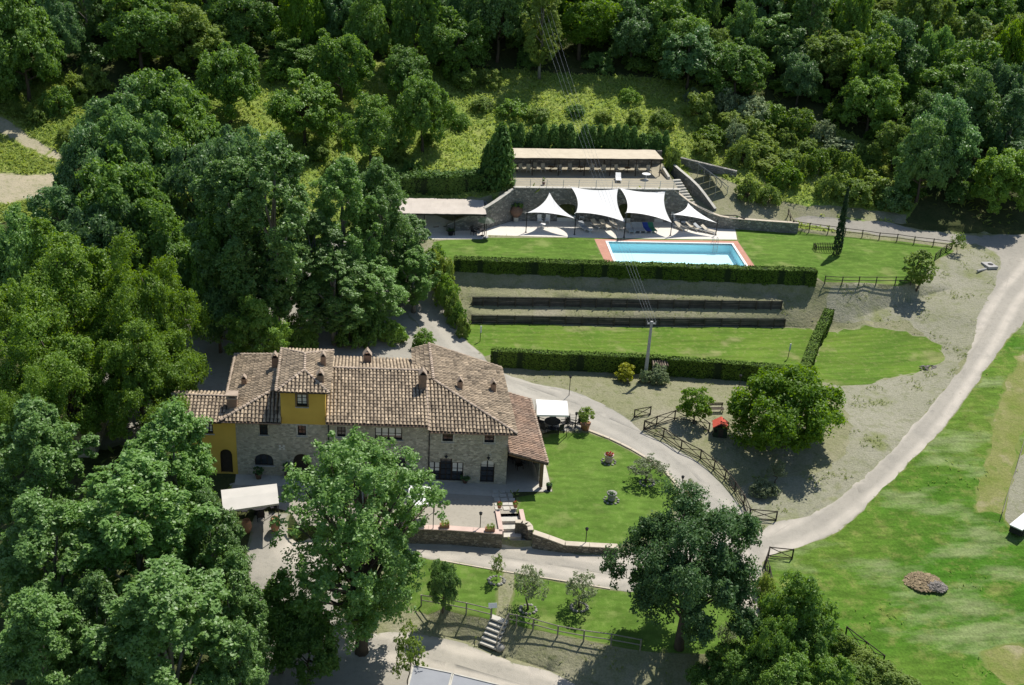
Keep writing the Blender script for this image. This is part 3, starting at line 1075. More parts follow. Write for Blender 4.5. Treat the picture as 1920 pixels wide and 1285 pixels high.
# zones in order of precedence: name, material, outline, natural border
ZONES = [
    ('pool_basin', None, POOL, 0),
    ('pool_coping', 'coping', COPING, 0),
    ('step_pit', None, [(SB[0] - 0.66, SB[1] - 3.15), (SB[0] + 0.86, SB[1] - 3.15), (SB[0] + 0.86, SB[1] - 0.4), (SB[0] - 0.66, SB[1] - 0.4)], 0),
    ('landing_pit', None, [(10.99, 76.89), (11.97, 76.88), (12.49, 76.95), (12.88, 76.68), (13.03, 76.19), (13.09, 75.74), (11.44, 75.81), (10.89, 75.97)], 0),
    ('pavement', 'paving', PAVEMENT, 0),
    ('upper_terrace', 'terrace_floor', [(17.95, 133.76), (38.2, 133.76), (38.4, 143.5), (17.95, 143.5)], 0),
    ('pool_deck', 'deck', [(1.19, 126.64), (13.69, 126.99), (14.56, 128.33), (27.04, 127.60), (44.27, 127.36), (45.10, 131.08), (52.01, 129.90), (52.3, 129.7), (43.0, 131.2), (37.6, 133.35), (17.9, 133.35), (14.3, 130.2), (10, 131.0), (4, 134.0), (-2, 134)], 0),
    ('house_lawn', 'lawn', [(15.89, 90.46), (18.06, 90.73), (20.10, 91.05), (21.83, 89.79), (23.44, 88.04), (24.78, 86.37), (25.74, 84.67), (26.23, 82.97), (26.26, 81.30), (25.64, 79.50), (24.38, 77.41), (22.26, 75.81), (19.64, 74.68), (15.67, 75.14), (14.45, 75.56), (13.31, 75.99), (12.88, 76.68), (12.22, 77.59), (12.28, 79.49), (12.46, 80.98), (15.33, 81.76), (15.60, 81.75), (15.65, 87.92)], 0),
    ('front_yard', 'gravel_fine', [(-10.53, 83.87), (0.77, 82.98), (12.18, 81.64), (12.19, 79.50), (12.22, 77.59), (13.05, 76.33), (13.30, 75.93), (6.54, 76.77), (0.30, 77.28), (-5.07, 77.70), (-5.80, 79.81), (-10.04, 81.70), (-10.94, 83.66)], 0),
    ('drive', 'gravel_grey', [(15.90, 90.60), (18.08, 90.86), (20.14, 91.32), (21.98, 90.04), (23.64, 88.29), (24.98, 86.61), (25.98, 84.90), (26.52, 83.19), (26.54, 81.31), (25.96, 79.51), (24.56, 77.21), (27.56, 75.83), (31.33, 76.51), (31.49, 77.97), (31.31, 80.22), (30.46, 83.26), (29.33, 85.91), (27.83, 88.07), (25.30, 90.81), (24.40, 92.82), (22.40, 95.64), (20.22, 97.95), (17.33, 99.45), (14.42, 101.29), (12.75, 102.98), (11.37, 106.66), (10.21, 109.19), (9.30, 112.29), (8.22, 115.25), (6.86, 118.07), (4.64, 120.74), (2.34, 123.23), (-1.23, 127.94), (-4.80, 126.05), (-1.20, 120.89), (1.39, 117.75), (3.87, 114.13), (5.70, 110.77), (6.32, 106.33), (14, 95.5), (15.3, 93.8), (15.46, 87.91)], 0.10),
    ('gravel_road', 'gravel', [(-5.90, 77.41), (0.30, 77.00), (6.55, 76.50), (10.69, 75.76), (13.22, 75.57), (15.65, 74.80), (19.58, 74.19), (23.62, 76.01), (24.56, 77.21), (27.56, 75.83), (31.33, 76.51), (33.75, 77.77), (36.94, 78.42), (40.37, 80.65), (44.88, 84.46), (51.57, 90.80), (55.80, 95.23), (59.76, 99.48), (63.65, 104.85), (66.67, 110.06), (71.84, 116.93), (75.04, 122.12), (75.26, 124.93), (74.22, 126.76), (71.71, 126.55), (65.57, 127.46), (59.60, 129.59), (53.66, 132.08), (53.05, 133.09), (54.78, 133.58), (60.65, 132.54), (65.56, 130.94), (67.89, 129.75), (75.99, 129.04), (82.10, 128.71), (86.12, 128.37), (82.13, 120.81), (72.52, 109.96), (65.45, 102.60), (58.76, 95.16), (53.99, 89.98), (49.45, 85.79), (43.32, 80.38), (40.39, 77.69), (37.95, 76.01), (34.30, 74.51), (32.10, 73.76), (31.13, 72.92), (30.09, 69.82), (28.91, 66.73), (27.81, 66.76), (27.72, 68.62), (24.58, 69.28), (18.39, 70.12), (10.80, 72.74), (6.01, 74.39), (0.70, 75.41), (-1.70, 71.30), (-0.90, 68.20), (2.94, 68.15), (5.62, 67.45), (8.40, 66.02), (11.46, 64.25), (13.94, 62.97), (16.51, 60.41), (14.37, 56.64), (0.56, 60.86), (-7.36, 63.49), (-8.49, 68.65), (-8.97, 72.82), (-8.82, 78.44), (-8.51, 79.85), (-5.79, 79.66)], 0.16),
    ('stone_path', 'dry_ground', [(10.63, 72.69), (11.34, 72.45), (10.22, 67.32), (9.39, 67.59)], 0.2),
    ('olive_lawn', 'lawn', [(3.98, 75.00), (6.00, 74.29), (10.79, 72.65), (18.37, 70.04), (24.55, 69.17), (27.88, 68.46), (28.20, 65.97), (26.94, 63.67), (21.24, 63.65), (15.56, 65.27), (10.40, 67.17), (9.16, 67.67), (5.69, 69.08), (3.02, 70.81)], 0.06),
    ('upper_lawn', 'lawn', [(7.96, 125.93), (10.96, 126.85), (14.10, 127.43), (27.41, 127.87), (45.90, 131.11), (52.01, 129.91), (59.12, 128.27), (70.37, 125.26), (66.53, 121.61), (61.04, 115.72), (55.33, 115.21), (50.71, 115.27), (49.8, 116.3), (9.7, 119.4), (8.82, 122.14)], 0.04),
    ('lower_lawn', 'lawn_coarse', [(10.38, 105.77), (10.37, 108.44), (11.41, 112.93), (28.38, 112.16), (45.82, 111.76), (49.51, 111.10), (43.41, 100.45), (35.64, 102.21), (22.31, 104.09), (12.99, 105.47), (11.86, 104.83)], 0.10),
    ('rough_lawn', 'lawn_coarse', [(43.87, 99.80), (49.80, 110.41), (52.98, 110.72), (55.30, 110.53), (58.33, 109.20), (60.12, 106.69), (59.92, 103.18), (57.29, 100.83), (53.76, 99.77), (48.14, 98.23), (45.17, 99.10)], 0.45),
    ('strip_of_hay', 'hay', [(51.74, 78.30), (55.66, 85.11), (61.84, 94.66), (67.95, 102.28), (64.04, 92.96), (58.86, 85.85), (53.74, 77.94)], 0.5),
    ('field_edge', 'bare_ground', [(53.69, 77.33), (60.29, 86.62), (63.26, 85.80), (57.45, 74.89)], 0.2),
    ('cut_hay', 'hay', [(45.44, 63.73), (47.38, 64.25), (49.13, 63.54), (48.49, 60.26), (45.82, 60.64), (45.08, 62.09)], 0.5),
    ('meadow', 'meadow', [(31.99, 74.27), (35.14, 75.72), (38.46, 77.46), (43.58, 81.18), (48.13, 85.25), (52.61, 89.80), (58.64, 96.09), (65.76, 103.83), (73.73, 112.31), (81.94, 120.45), (130, 110), (130, 20), (20, 20), (26.31, 61.11), (30.17, 69.52), (31.22, 72.92)], 0.35),
    ('back_yard', 'gravel_grey', [(-24, 90), (-24, 112), (-16, 122), (0, 118), (6.59, 111.96), (6.86, 106.38), (14, 95.5), (14, 94.0), (-10.6, 94.0), (-10.6, 90)], 0.3),
    ('hay_field', 'track', [(-44.45, 138.13), (-38.59, 138.58), (-35.39, 138.19), (-35.24, 133.77), (-43.06, 132.47)], 0.5),
    ('bare_verge', 'bare_ground', [(45.14, 97.22), (48.23, 98.45), (53.76, 99.77), (59.20, 103.11), (59.02, 110.99), (50.04, 112.04), (50.66, 113.85), (51.55, 114.94), (60.98, 115.52), (70.57, 124.82), (77.17, 125.70), (72.18, 115.65), (59.67, 99.52), (48.26, 86.80), (39.12, 79.37), (31.63, 77.50), (31.79, 81.26), (33.71, 83.09), (40.83, 84.23), (45.14, 90.51)], 0.6),
    ('dry_bank', 'dry_ground', [(42.18, 142.79), (45.18, 140.95), (48.66, 136.89), (54.45, 135.04), (61.29, 134.55), (67.87, 133.27), (67.03, 131.13), (54.78, 133.58), (52.4, 130.1), (43, 131.6), (40, 133.0)], 0.4),
    ('hillside', 'hillside', [(-8, 121), (-2, 127.5), (4, 134.2), (17.9, 133.8), (17.9, 143.5), (38.4, 143.5), (39.3, 133.9), (52.4, 130.2), (66, 131.2), (74, 146), (46, 163), (-4, 166), (-22, 160), (-26, 136)], 0.5),
    ('hill_track', 'track', [(-47.18, 152.29), (-42.65, 149.02), (-38.39, 145.08), (-35.78, 142.82), (-35.59, 141.18), (-38.95, 143.22), (-44.12, 147.09), (-46.28, 148.35)], 0.3),
    ('clearing', 'hillside', [(-49.39, 158.95), (-44.95, 163.09), (-39.85, 161.33), (-35.15, 157.65), (-34.94, 148.71), (-34.66, 138.46), (-34.09, 130.83), (-42.03, 128.21)], 0.5),
    ('dry_ground', 'dry_ground', [(-4, 96), (8, 134), (55, 131), (90, 128), (90, 95), (45, 60), (14, 50), (-6, 60), (-5, 72), (16, 81), (16, 96)], 0.5),
    ('wood_floor', 'forest_floor', None, 0),
]
gv, ge = [], []


def put(line, closed=False):
    b = len(gv)
    gv.extend(Vector(p[:2]) for p in line)
    n = len(line)
    ge.extend((b + i, b + (i + 1) % n) for i in range(n if closed else n - 1))


for pl in BREAK:
    if len(pl) > 1:
        put(pl)
rnd = random.Random(3)
for name, mat, poly, jit in ZONES:
    if poly is None:
        continue
    out = []
    n = len(poly)
    for i in range(n):
        p0, p1, p2, p3 = (Vector(poly[(i + k) % n][:2]) for k in (-1, 0, 1, 2))
        d = p2 - p1
        k = max(1, int(d.length / (0.9 if jit else 2.0)))
        nrm = Vector((-d.y, d.x)).normalized()
        soft = jit and d.length < 30
        for j in range(k):
            t = j / k
            q = p1 + d * t
            if soft and d.length > 1e-3:
                cr = 0.5 * ((2 * p1) + (p2 - p0) * t + (2 * p0 - 5 * p1 + 4 * p2 - p3) * t * t + (3 * p1 - p0 - 3 * p2 + p3) * t ** 3)
                if (cr - q).length < 0.25 * d.length:
                    q = q.lerp(cr, 0.8)
            if jit and j:
                q = q + nrm * (noise.noise(Vector((q.x * 0.7, q.y * 0.7, 3.3))) * jit * 1.6 + rnd.uniform(-jit, jit) * 0.35)
            out.append(q)
    put(out, True)
for gx in range(-170, 281, 9):
    for gy in range(25, 341, 9):
        if not (-62 < gx < 122 and 40 < gy < 205):
            gv.append(Vector((gx + rnd.uniform(-2, 2), min(340, max(25, gy + rnd.uniform(-2, 2))))))
sx = -62.0
while sx < 122:
    sy = 40.0
    while sy < 205:
        st = 1.15 if sy < 135 else 1.7
        if (sx > -12 or sy > 120) or rnd.random() < 0.35:
            gv.append(Vector((sx + rnd.uniform(-0.4, 0.4), sy + rnd.uniform(-0.4, 0.4))))
        sy += st
    sx += 1.25
TRACKS = [[(-5.02, 75.89), (0.71, 76.41), (6.10, 75.98), (13.04, 74.14), (19.00, 72.23), (25.16, 73.29), (30.40, 74.87), (35.40, 76.53), (41.45, 80.60), (47.64, 85.90), (53.40, 91.63), (58.94, 97.96), (64.62, 104.55), (71.64, 113.26), (78.78, 120.85)],
          [(31.59, 75.85), (29.46, 79.57), (27.89, 84.33), (25.56, 88.84), (22.84, 92.45), (18.95, 96.36), (14.26, 99.84), (11.07, 104.96), (9.25, 109.79), (6.76, 115.45), (3.45, 120.01)],
          [(-1.66, 67.71), (2.88, 66.39), (6.60, 65.03), (10.24, 63.50), (14.39, 61.02)],
          [(30.99, 73.88), (30.17, 69.52), (28.57, 67.26)]]
tl = []
for ln in TRACKS:
    sm = smooth_line([(p[0], p[1], 0) for p in ln], 0.75)
    for i, p in enumerate(sm):
        d = (sm[min(i + 1, len(sm) - 1)] - sm[max(i - 1, 0)]).normalized()
        tl.append((p.x, p.y))
        for w in (-2.6, -1.75, -1.25, -0.85, -0.4, 0.0, 0.4, 0.85, 1.25, 1.75, 2.6):
            gv.append(Vector((p.x - d.y * w, p.y + d.x * w)))
tl = np.array(tl)
cv, ce, cf, _, _, _ = delaunay_2d_cdt(gv, ge, [], 0, 1e-3)
cz = []
for p in cv:
    z = ground_z(p.x, p.y)
    cz.append(z)
flat = {'pool_basin', 'pool_coping', 'pavement', 'upper_terrace', 'pool_deck'}
cvn = np.array([(p.x, p.y) for p in cv])
zone_of = []
boxes = []
for name, mat, poly, jit in ZONES:
    if poly is None:
        boxes.append(None)
    else:
        xs = [p[0] for p in poly]
        ys = [p[1] for p in poly]
        boxes.append((min(xs), max(xs), min(ys), max(ys)))
# rebuild each zone's true (wobbly) outline test from the constrained triangles: centroid test on the drawn outline
outl = []
b0 = sum(len(pl) for pl in BREAK if len(pl) > 1)
idx = b0
ptr = b0
for name, mat, poly, jit in ZONES:
    if poly is None:
        outl.append(None)
        continue
    # outline points were appended consecutively after the break lines
    cnt = 0
    n = len(poly)
    for i in range(n):
        d = Vector(poly[(i + 1) % n][:2]) - Vector(poly[i][:2])
        cnt += max(1, int(d.length / (0.9 if jit else 2.0)))
    outl.append([(gv[ptr + k].x, gv[ptr + k].y) for k in range(cnt)])
    ptr += cnt
for f in cf:
    x = sum(cv[i].x for i in f) / 3
    y = sum(cv[i].y for i in f) / 3
    zi = len(ZONES) - 1
    for k, bx in enumerate(boxes):
        if bx is None:
            continue
        if bx[0] - 1 <= x <= bx[1] + 1 and bx[2] - 1 <= y <= bx[3] + 1 and inside(outl[k], x, y):
            zi = k
            break
    zone_of.append(zi)
touch = [set() for _ in cv]
for f, zi in zip(cf, zone_of):
    for i in f:
        touch[i].add(zi)
soft_zone = {i for i, q in enumerate(ZONES) if q[0] not in flat and q[1] not in ('lawn', 'gravel_fine')}
for i, p in enumerate(cv):
    if touch[i] <= soft_zone:
        cz[i] += noise.noise(Vector((p.x * 0.35, p.y * 0.35, 1.7))) * 0.10 + noise.noise(Vector((p.x * 1.1, p.y * 1.1, 9.7))) * 0.05
ZPOLYS = {}
for zi, (name, mat, poly, jit) in enumerate(ZONES):
    faces = [f for f, q in zip(cf, zone_of) if q == zi]
    if not faces or mat is None:
        continue
    ids = sorted({i for f in faces for i in f})
    mp = {i: k for k, i in enumerate(ids)}
    me = bpy.data.meshes.new(name)
    me.from_pydata([(cv[i].x, cv[i].y, cz[i]) for i in ids], [], [tuple(mp[i] for i in f) for f in faces])
    me.materials.append(MATS[mat])
    ea = me.attributes.new('edge', 'FLOAT', 'POINT')
    ea.data.foreach_set('value', [0.0 if len(touch[i]) > 1 else 1.0 for i in ids])
    if mat in ('gravel', 'gravel_grey'):
        wa = me.attributes.new('wheel', 'FLOAT', 'POINT')
        vals = []
        for i in ids:
            d = np.sqrt(np.min((tl[:, 0] - cv[i].x) ** 2 + (tl[:, 1] - cv[i].y) ** 2))
            vals.append(float(max(math.exp(-((d - 1.05) / 0.48) ** 2), 0.25 * math.exp(-(d / 3.0) ** 2))))
        wa.data.foreach_set('value', vals)
    bm = bmesh.new()
    bm.from_mesh(me)
    for fc in bm.faces:
        if fc.normal.z < 0:
            fc.normal_flip()
        fc.smooth = name not in flat
    bm.to_mesh(me)
    bm.free()
    o = link_obj(name, me)
    tag(o, kind='structure')
    ZPOLYS[name] = (me, np.array([[me.vertices[i].co[:] for i in pl.vertices] for pl in me.polygons]))

# ---------------------------------------------------------------- foliage
def leaf_mesh(name, c, nrm, size, tint, mat, rng, aspect=0.55, up=None):
    """a crown of small leaf-shaped faces (four corners each)"""
    n = len(c)
    a = rng.normal(size=(n, 3))
    if up is not None:
        a = up + 0.45 * a
    t = a - (a * nrm).sum(1)[:, None] * nrm
    t /= np.linalg.norm(t, axis=1)[:, None] + 1e-9
    b = np.cross(nrm, t)
    s = size[:, None]
    v = np.empty((n, 4, 3))
    v[:, 0] = c - t * s
    v[:, 1] = c + b * s * aspect + t * s * 0.15
    v[:, 2] = c + t * s
    v[:, 3] = c - b * s * aspect + t * s * 0.15
    me = bpy.data.meshes.new(name)
    me.vertices.add(4 * n)
    me.vertices.foreach_set('co', v.reshape(-1).astype(np.float32))
    me.loops.add(4 * n)
    me.loops.foreach_set('vertex_index', np.arange(4 * n, dtype=np.int32))
    me.polygons.add(n)
    me.polygons.foreach_set('loop_start', np.arange(0, 4 * n, 4, dtype=np.int32))
    me.polygons.foreach_set('loop_total', np.full(n, 4, dtype=np.int32))
    me.materials.append(MATS[mat])
    at = me.attributes.new('tint', 'FLOAT', 'FACE')
    at.data.foreach_set('value', np.clip(tint, 0, 1).astype(np.float32))
    me.update()
    me.validate()
    return me


def unit(v):
    return v / (np.linalg.norm(v, axis=-1, keepdims=True) + 1e-9)


def clump_leaves(rng, centres, outward, rad, per, size, flat=0.95):
    """leaves round each clump centre; normals lean outward and upward"""
    k = len(centres)
    c = np.repeat(centres, per, 0)
    o = np.repeat(outward, per, 0)
    r = np.repeat(rad, per)[:, None]
    d = rng.normal(size=c.shape)
    d = unit(d) * (rng.random((len(c), 1)) ** 0.5)
    d[:, 2] *= flat
    p = c + d * r
    nrm = unit(0.5 * o + 0.35 * unit(d) + np.array([0.12, 0.1, 0.48]) + 0.62 * rng.normal(size=c.shape))
    s = size * rng.uniform(0.65, 1.3, len(c))
    tint = np.repeat(rng.uniform(0.18, 0.82, k), per) * 0.6 + rng.random(len(c)) * 0.4
    return p, nrm, s, tint


def crown_shape(kind, rng, rad, z0, z1):
    """lobe centres, lobe radii for a crown that spans z0..z1 with horizontal radius rad"""
    L, Q = [], []
    h = z1 - z0
    if kind == 'tall':
        n = 66
        for i in range(n):
            t = (i + 0.5) / n
            env = math.sqrt(max(0.02, 1 - (2 * t - 0.86) ** 2 / (0.86 ** 2 if t < 0.43 else 1.16 ** 2)))
            a = i * 2.399 + rng.uniform(-0.6, 0.6)
            rr = rad * env * rng.uniform(0.30, 0.90)
            lr = rad * rng.uniform(0.13, 0.29) * (0.7 + 0.3 * env)
            L.append((rr * math.cos(a), rr * math.sin(a), z0 + h * (0.05 + 0.87 * t + rng.uniform(-0.02, 0.02))))
            Q.append((lr, lr * 1.35))
        L.append((rad * 0.1, 0, z1 - 0.06 * h))
        Q.append((rad * 0.24, rad * 0.3))
    else:
        n = 44 if kind == 'broad' else 48
        for i in range(n):
            t = 1 - (i + 0.5) / n * 1.55
            sr = math.sqrt(max(0.0, 1 - t * t))
            a = i * 2.399 + rng.uniform(-0.4, 0.4)
            k = rng.uniform(0.42, 0.95)
            L.append((rad * k * sr * math.cos(a), rad * k * sr * math.sin(a), z0 + h * (0.42 + 0.42 * t * k / 0.7 + rng.uniform(-0.06, 0.06))))
            lr = rad * rng.uniform(0.13, 0.33)
            Q.append((lr, lr * 0.85))
    return np.array(L), np.array(Q)


def make_crown(name, kind, seed, rad, z0, z1, leaves, size, mat, sub=20, gap=0.0):
    rng = np.random.default_rng(seed)
    L, Q = crown_shape(kind, rng, rad, z0, z1)
    ctr = np.array([0, 0, z0 + 0.4 * (z1 - z0)])
    cs, os_, rs = [], [], []
    for l, q in zip(L, Q):
        m = sub
        d = unit(rng.normal(size=(m, 3)) + np.array([0, 0, 0.45]) + 0.55 * unit(l - ctr))
        c = l + d * np.array([q[0], q[0], q[1]]) * rng.uniform(0.55, 1.08, (m, 1))
        keep = rng.random(m) > gap
        cs.append(c[keep])
        os_.append(unit(0.6 * d + 0.6 * unit(c - ctr))[keep])
        rs.append(q[0] * rng.uniform(0.26, 0.5, m)[keep])
    # stray shoots that break the outline and close the hollows between the lobes
    m = len(L) * sub // 3
    j = rng.integers(0, len(L), m)
    d = unit(rng.normal(size=(m, 3)) + 0.8 * unit(L[j] - ctr))
    cs.append(L[j] + d * Q[j][:, [0, 0, 1]] * rng.uniform(0.6, 1.35, (m, 1)))
    os_.append(unit(d + unit(L[j] - ctr)))
    rs.append(Q[j][:, 0] * rng.uniform(0.2, 0.4, m))
    cs, os_, rs = np.concatenate(cs), np.concatenate(os_), np.concatenate(rs)
    per = max(4, leaves // len(cs))
    p, n, s, t = clump_leaves(rng, cs, os_, rs, per, size)
    me = leaf_mesh(name, p, n, s, t, mat, rng)
    ext = float(np.percentile(np.hypot(p[:, 0], p[:, 1]), 97)), float(np.percentile(p[:, 2], 99.7))
    return me, L, ext


def make_trunk(name, L, z0, r, mat='bark', seed=1, forks=10, top=None):
    rng = random.Random(seed)
    mb = MB()
    zt = top or max(l[2] for l in L) * 0.86
    pts = [Vector((rng.uniform(-0.1, 0.1) * i, rng.uniform(-0.1, 0.1) * i, zt * i / 6)) for i in range(7)]
    mb.tube(pts, [r * (1.25 if i == 0 else 1 - 0.14 * i) for i in range(7)], 8)
    for l in list(L)[::max(1, len(L) // forks)]:
        l = Vector(l)
        s = max(0.25, min(0.8, (l.z / zt) * 0.62))
        k = s * 6
        a = pts[int(k)].lerp(pts[min(6, int(k) + 1)], k - int(k))
        m = a.lerp(l, 0.5) + Vector((0, 0, -0.06 * (l - a).length))
        mb.tube([a, m, l], [r * 0.42, r * 0.26, r * 0.08], 6)
    return mb.mesh(name, mat, True)


def broom(name, seed, n, h, spread, mat, leaf=0.12, leaves=0):
    """upright bush of stems carrying leaves"""
    rng = np.random.default_rng(seed)
    a = rng.uniform(0, 6.28, n)
    rr = spread * np.sqrt(rng.random(n))
    c = np.stack([rr * np.cos(a), rr * np.sin(a), h * (0.25 + 0.62 * rng.random(n) * (1 - 0.5 * (rr / spread) ** 2))], 1)
    o = unit(c - np.array([0, 0, h * 0.25]))
    p, nr, s, t = clump_leaves(rng, c, o, np.full(n, spread * 0.30), max(4, leaves // n), leaf)
    p[:, 2] = np.maximum(p[:, 2], 0.03)
    return leaf_mesh(name, p, nr, s, t, mat, rng)


PROTO = {}


def proto(key, kind, seeds, rad, h, z0, leaves, size, mat, trunk=0.2, bark='bark', sub=20, gap=0.0, forks=10):
    out = []
    for s in seeds:
        me, L, ext = make_crown('crown', kind, s, rad, z0, h, leaves, size, mat, sub, gap)
        tr = make_trunk('trunk', L, z0, trunk, bark, s, forks)
        out.append((me, tr, ext[0], ext[1]))
    PROTO[key] = out


proto('poplar', 'tall', (11, 12), 4.0, 18.0, 3.0, 84000, 0.112, 'leaf_poplar', 0.30, 'bark_pale', 24, 0.15)
proto('poplar_open', 'tall', (14,), 5.2, 16.0, 3.2, 66000, 0.105, 'leaf_poplar', 0.36, 'bark', 20, 0.4, 34)
proto('lime', 'broad', (21, 22), 6.5, 14.0, 2.0, 84000, 0.13, 'leaf_lime', 0.35, 'bark', 28)
proto('broad', 'broad', (31, 32, 33, 34), 4.6, 10.0, 1.5, 32000, 0.175, 'leaf_broad', 0.25, 'bark', 26)
proto('walnut', 'broad', (41,), 4.7, 7.2, 0.7, 46000, 0.145, 'leaf_bright', 0.30, 'bark', 30)
proto('oak', 'round', (51,), 6.0, 11.0, 1.8, 92000, 0.115, 'leaf_oak', 0.35, 'bark', 30, 0.12, 16)
proto('young', 'broad', (61, 62), 1.5, 3.4, 0.8, 6000, 0.095, 'leaf_bright', 0.07)
proto('young_tall', 'tall', (64,), 1.2, 4.4, 0.9, 5000, 0.095, 'leaf_bush', 0.06, 'bark', 10, 0.2)
proto('sparse', 'broad', (63,), 1.7, 4.8, 1.2, 3000, 0.11, 'leaf_bush', 0.07, 'bark', 10, 0.3)
proto('olive', 'broad', (71, 72), 1.4, 2.9, 0.9, 3000, 0.07, 'leaf_olive', 0.09, 'bark', 14, 0.4)
proto('bush', 'broad', (81, 82, 83), 1.9, 2.6, -0.3, 6500, 0.13, 'leaf_bush', 0.08)
proto('dark_bush', 'broad', (84, 85), 1.9, 2.6, -0.3, 6500, 0.13, 'leaf_broad', 0.08)
proto('shrub_yellow', 'broad', (91,), 0.9, 1.8, 0.0, 3000, 0.085, 'leaf_yellow', 0.05)
proto('shrub_grey', 'broad', (92,), 1.0, 1.7, 0.0, 3000, 0.09, 'leaf_grey', 0.05)


def cone_tree(seed, rad, h, leaves, size, mat, power=0.8, base=0.02):
    rng = np.random.default_rng(seed)
    n = leaves // 9
    t = rng.random(n) ** 0.8
    a = rng.uniform(0, 6.283, n)
    env = rad * (1 - t) ** power * np.minimum(1, 0.65 + t * 3)
    rr = env * rng.uniform(0.72, 1.08, n)
    c = np.stack([rr * np.cos(a), rr * np.sin(a), h * (base + (1 - base) * t)], 1)
    o = unit(np.stack([np.cos(a), np.sin(a), np.full(n, 0.5)], 1))
    p, nr, s, ti = clump_leaves(rng, c, o, np.full(n, rad * 0.22), 9, size, 1.4)
    me = leaf_mesh('crown', p, nr, s, ti, mat, rng, 0.5, np.array([0, 0, 1.0]))
    tr = MB().tube([(0, 0, 0), (0, 0, h * 0.8)], [0.1 * rad + 0.05, 0.03], 6).mesh('trunk', 'bark', True)
    return me, tr, rad, h


PROTO['conifer'] = [cone_tree(s, 1.1, 3.4, 3200, 0.15, 'leaf_conifer', 0.5) for s in (101, 102, 103)]
PROTO['cypress'] = [cone_tree(110, 0.62, 7.8, 5200, 0.11, 'leaf_cypress', 0.7)]
TREES = []


def tree(kind, name, label, cat, x, y, z, h, w, group=None, i=None, rz=None, leaf=None):
    k = len(TREES)
    pr = PROTO[kind]
    me, tr, rad, hh = pr[(k if i is None else i) % len(pr)]
    o = thing(name, label, cat, (x, y, z - 0.08), (k * 2.4) % 6.28 if rz is None else rz, group)
    q = 1 + (0.16 * math.sin(k * 4.7) if kind in ('broad', 'bush', 'dark_bush') else 0)
    o.scale = (w / (2 * rad) * q, w / (2 * rad) / q, h / hh)
    c = link_obj('crown', me, o)
    if leaf:
        c.material_slots[0].link = 'OBJECT'
        c.material_slots[0].material = MATS[leaf]
    link_obj('trunk', tr, o)
    TREES.append((x, y, w))
    return o


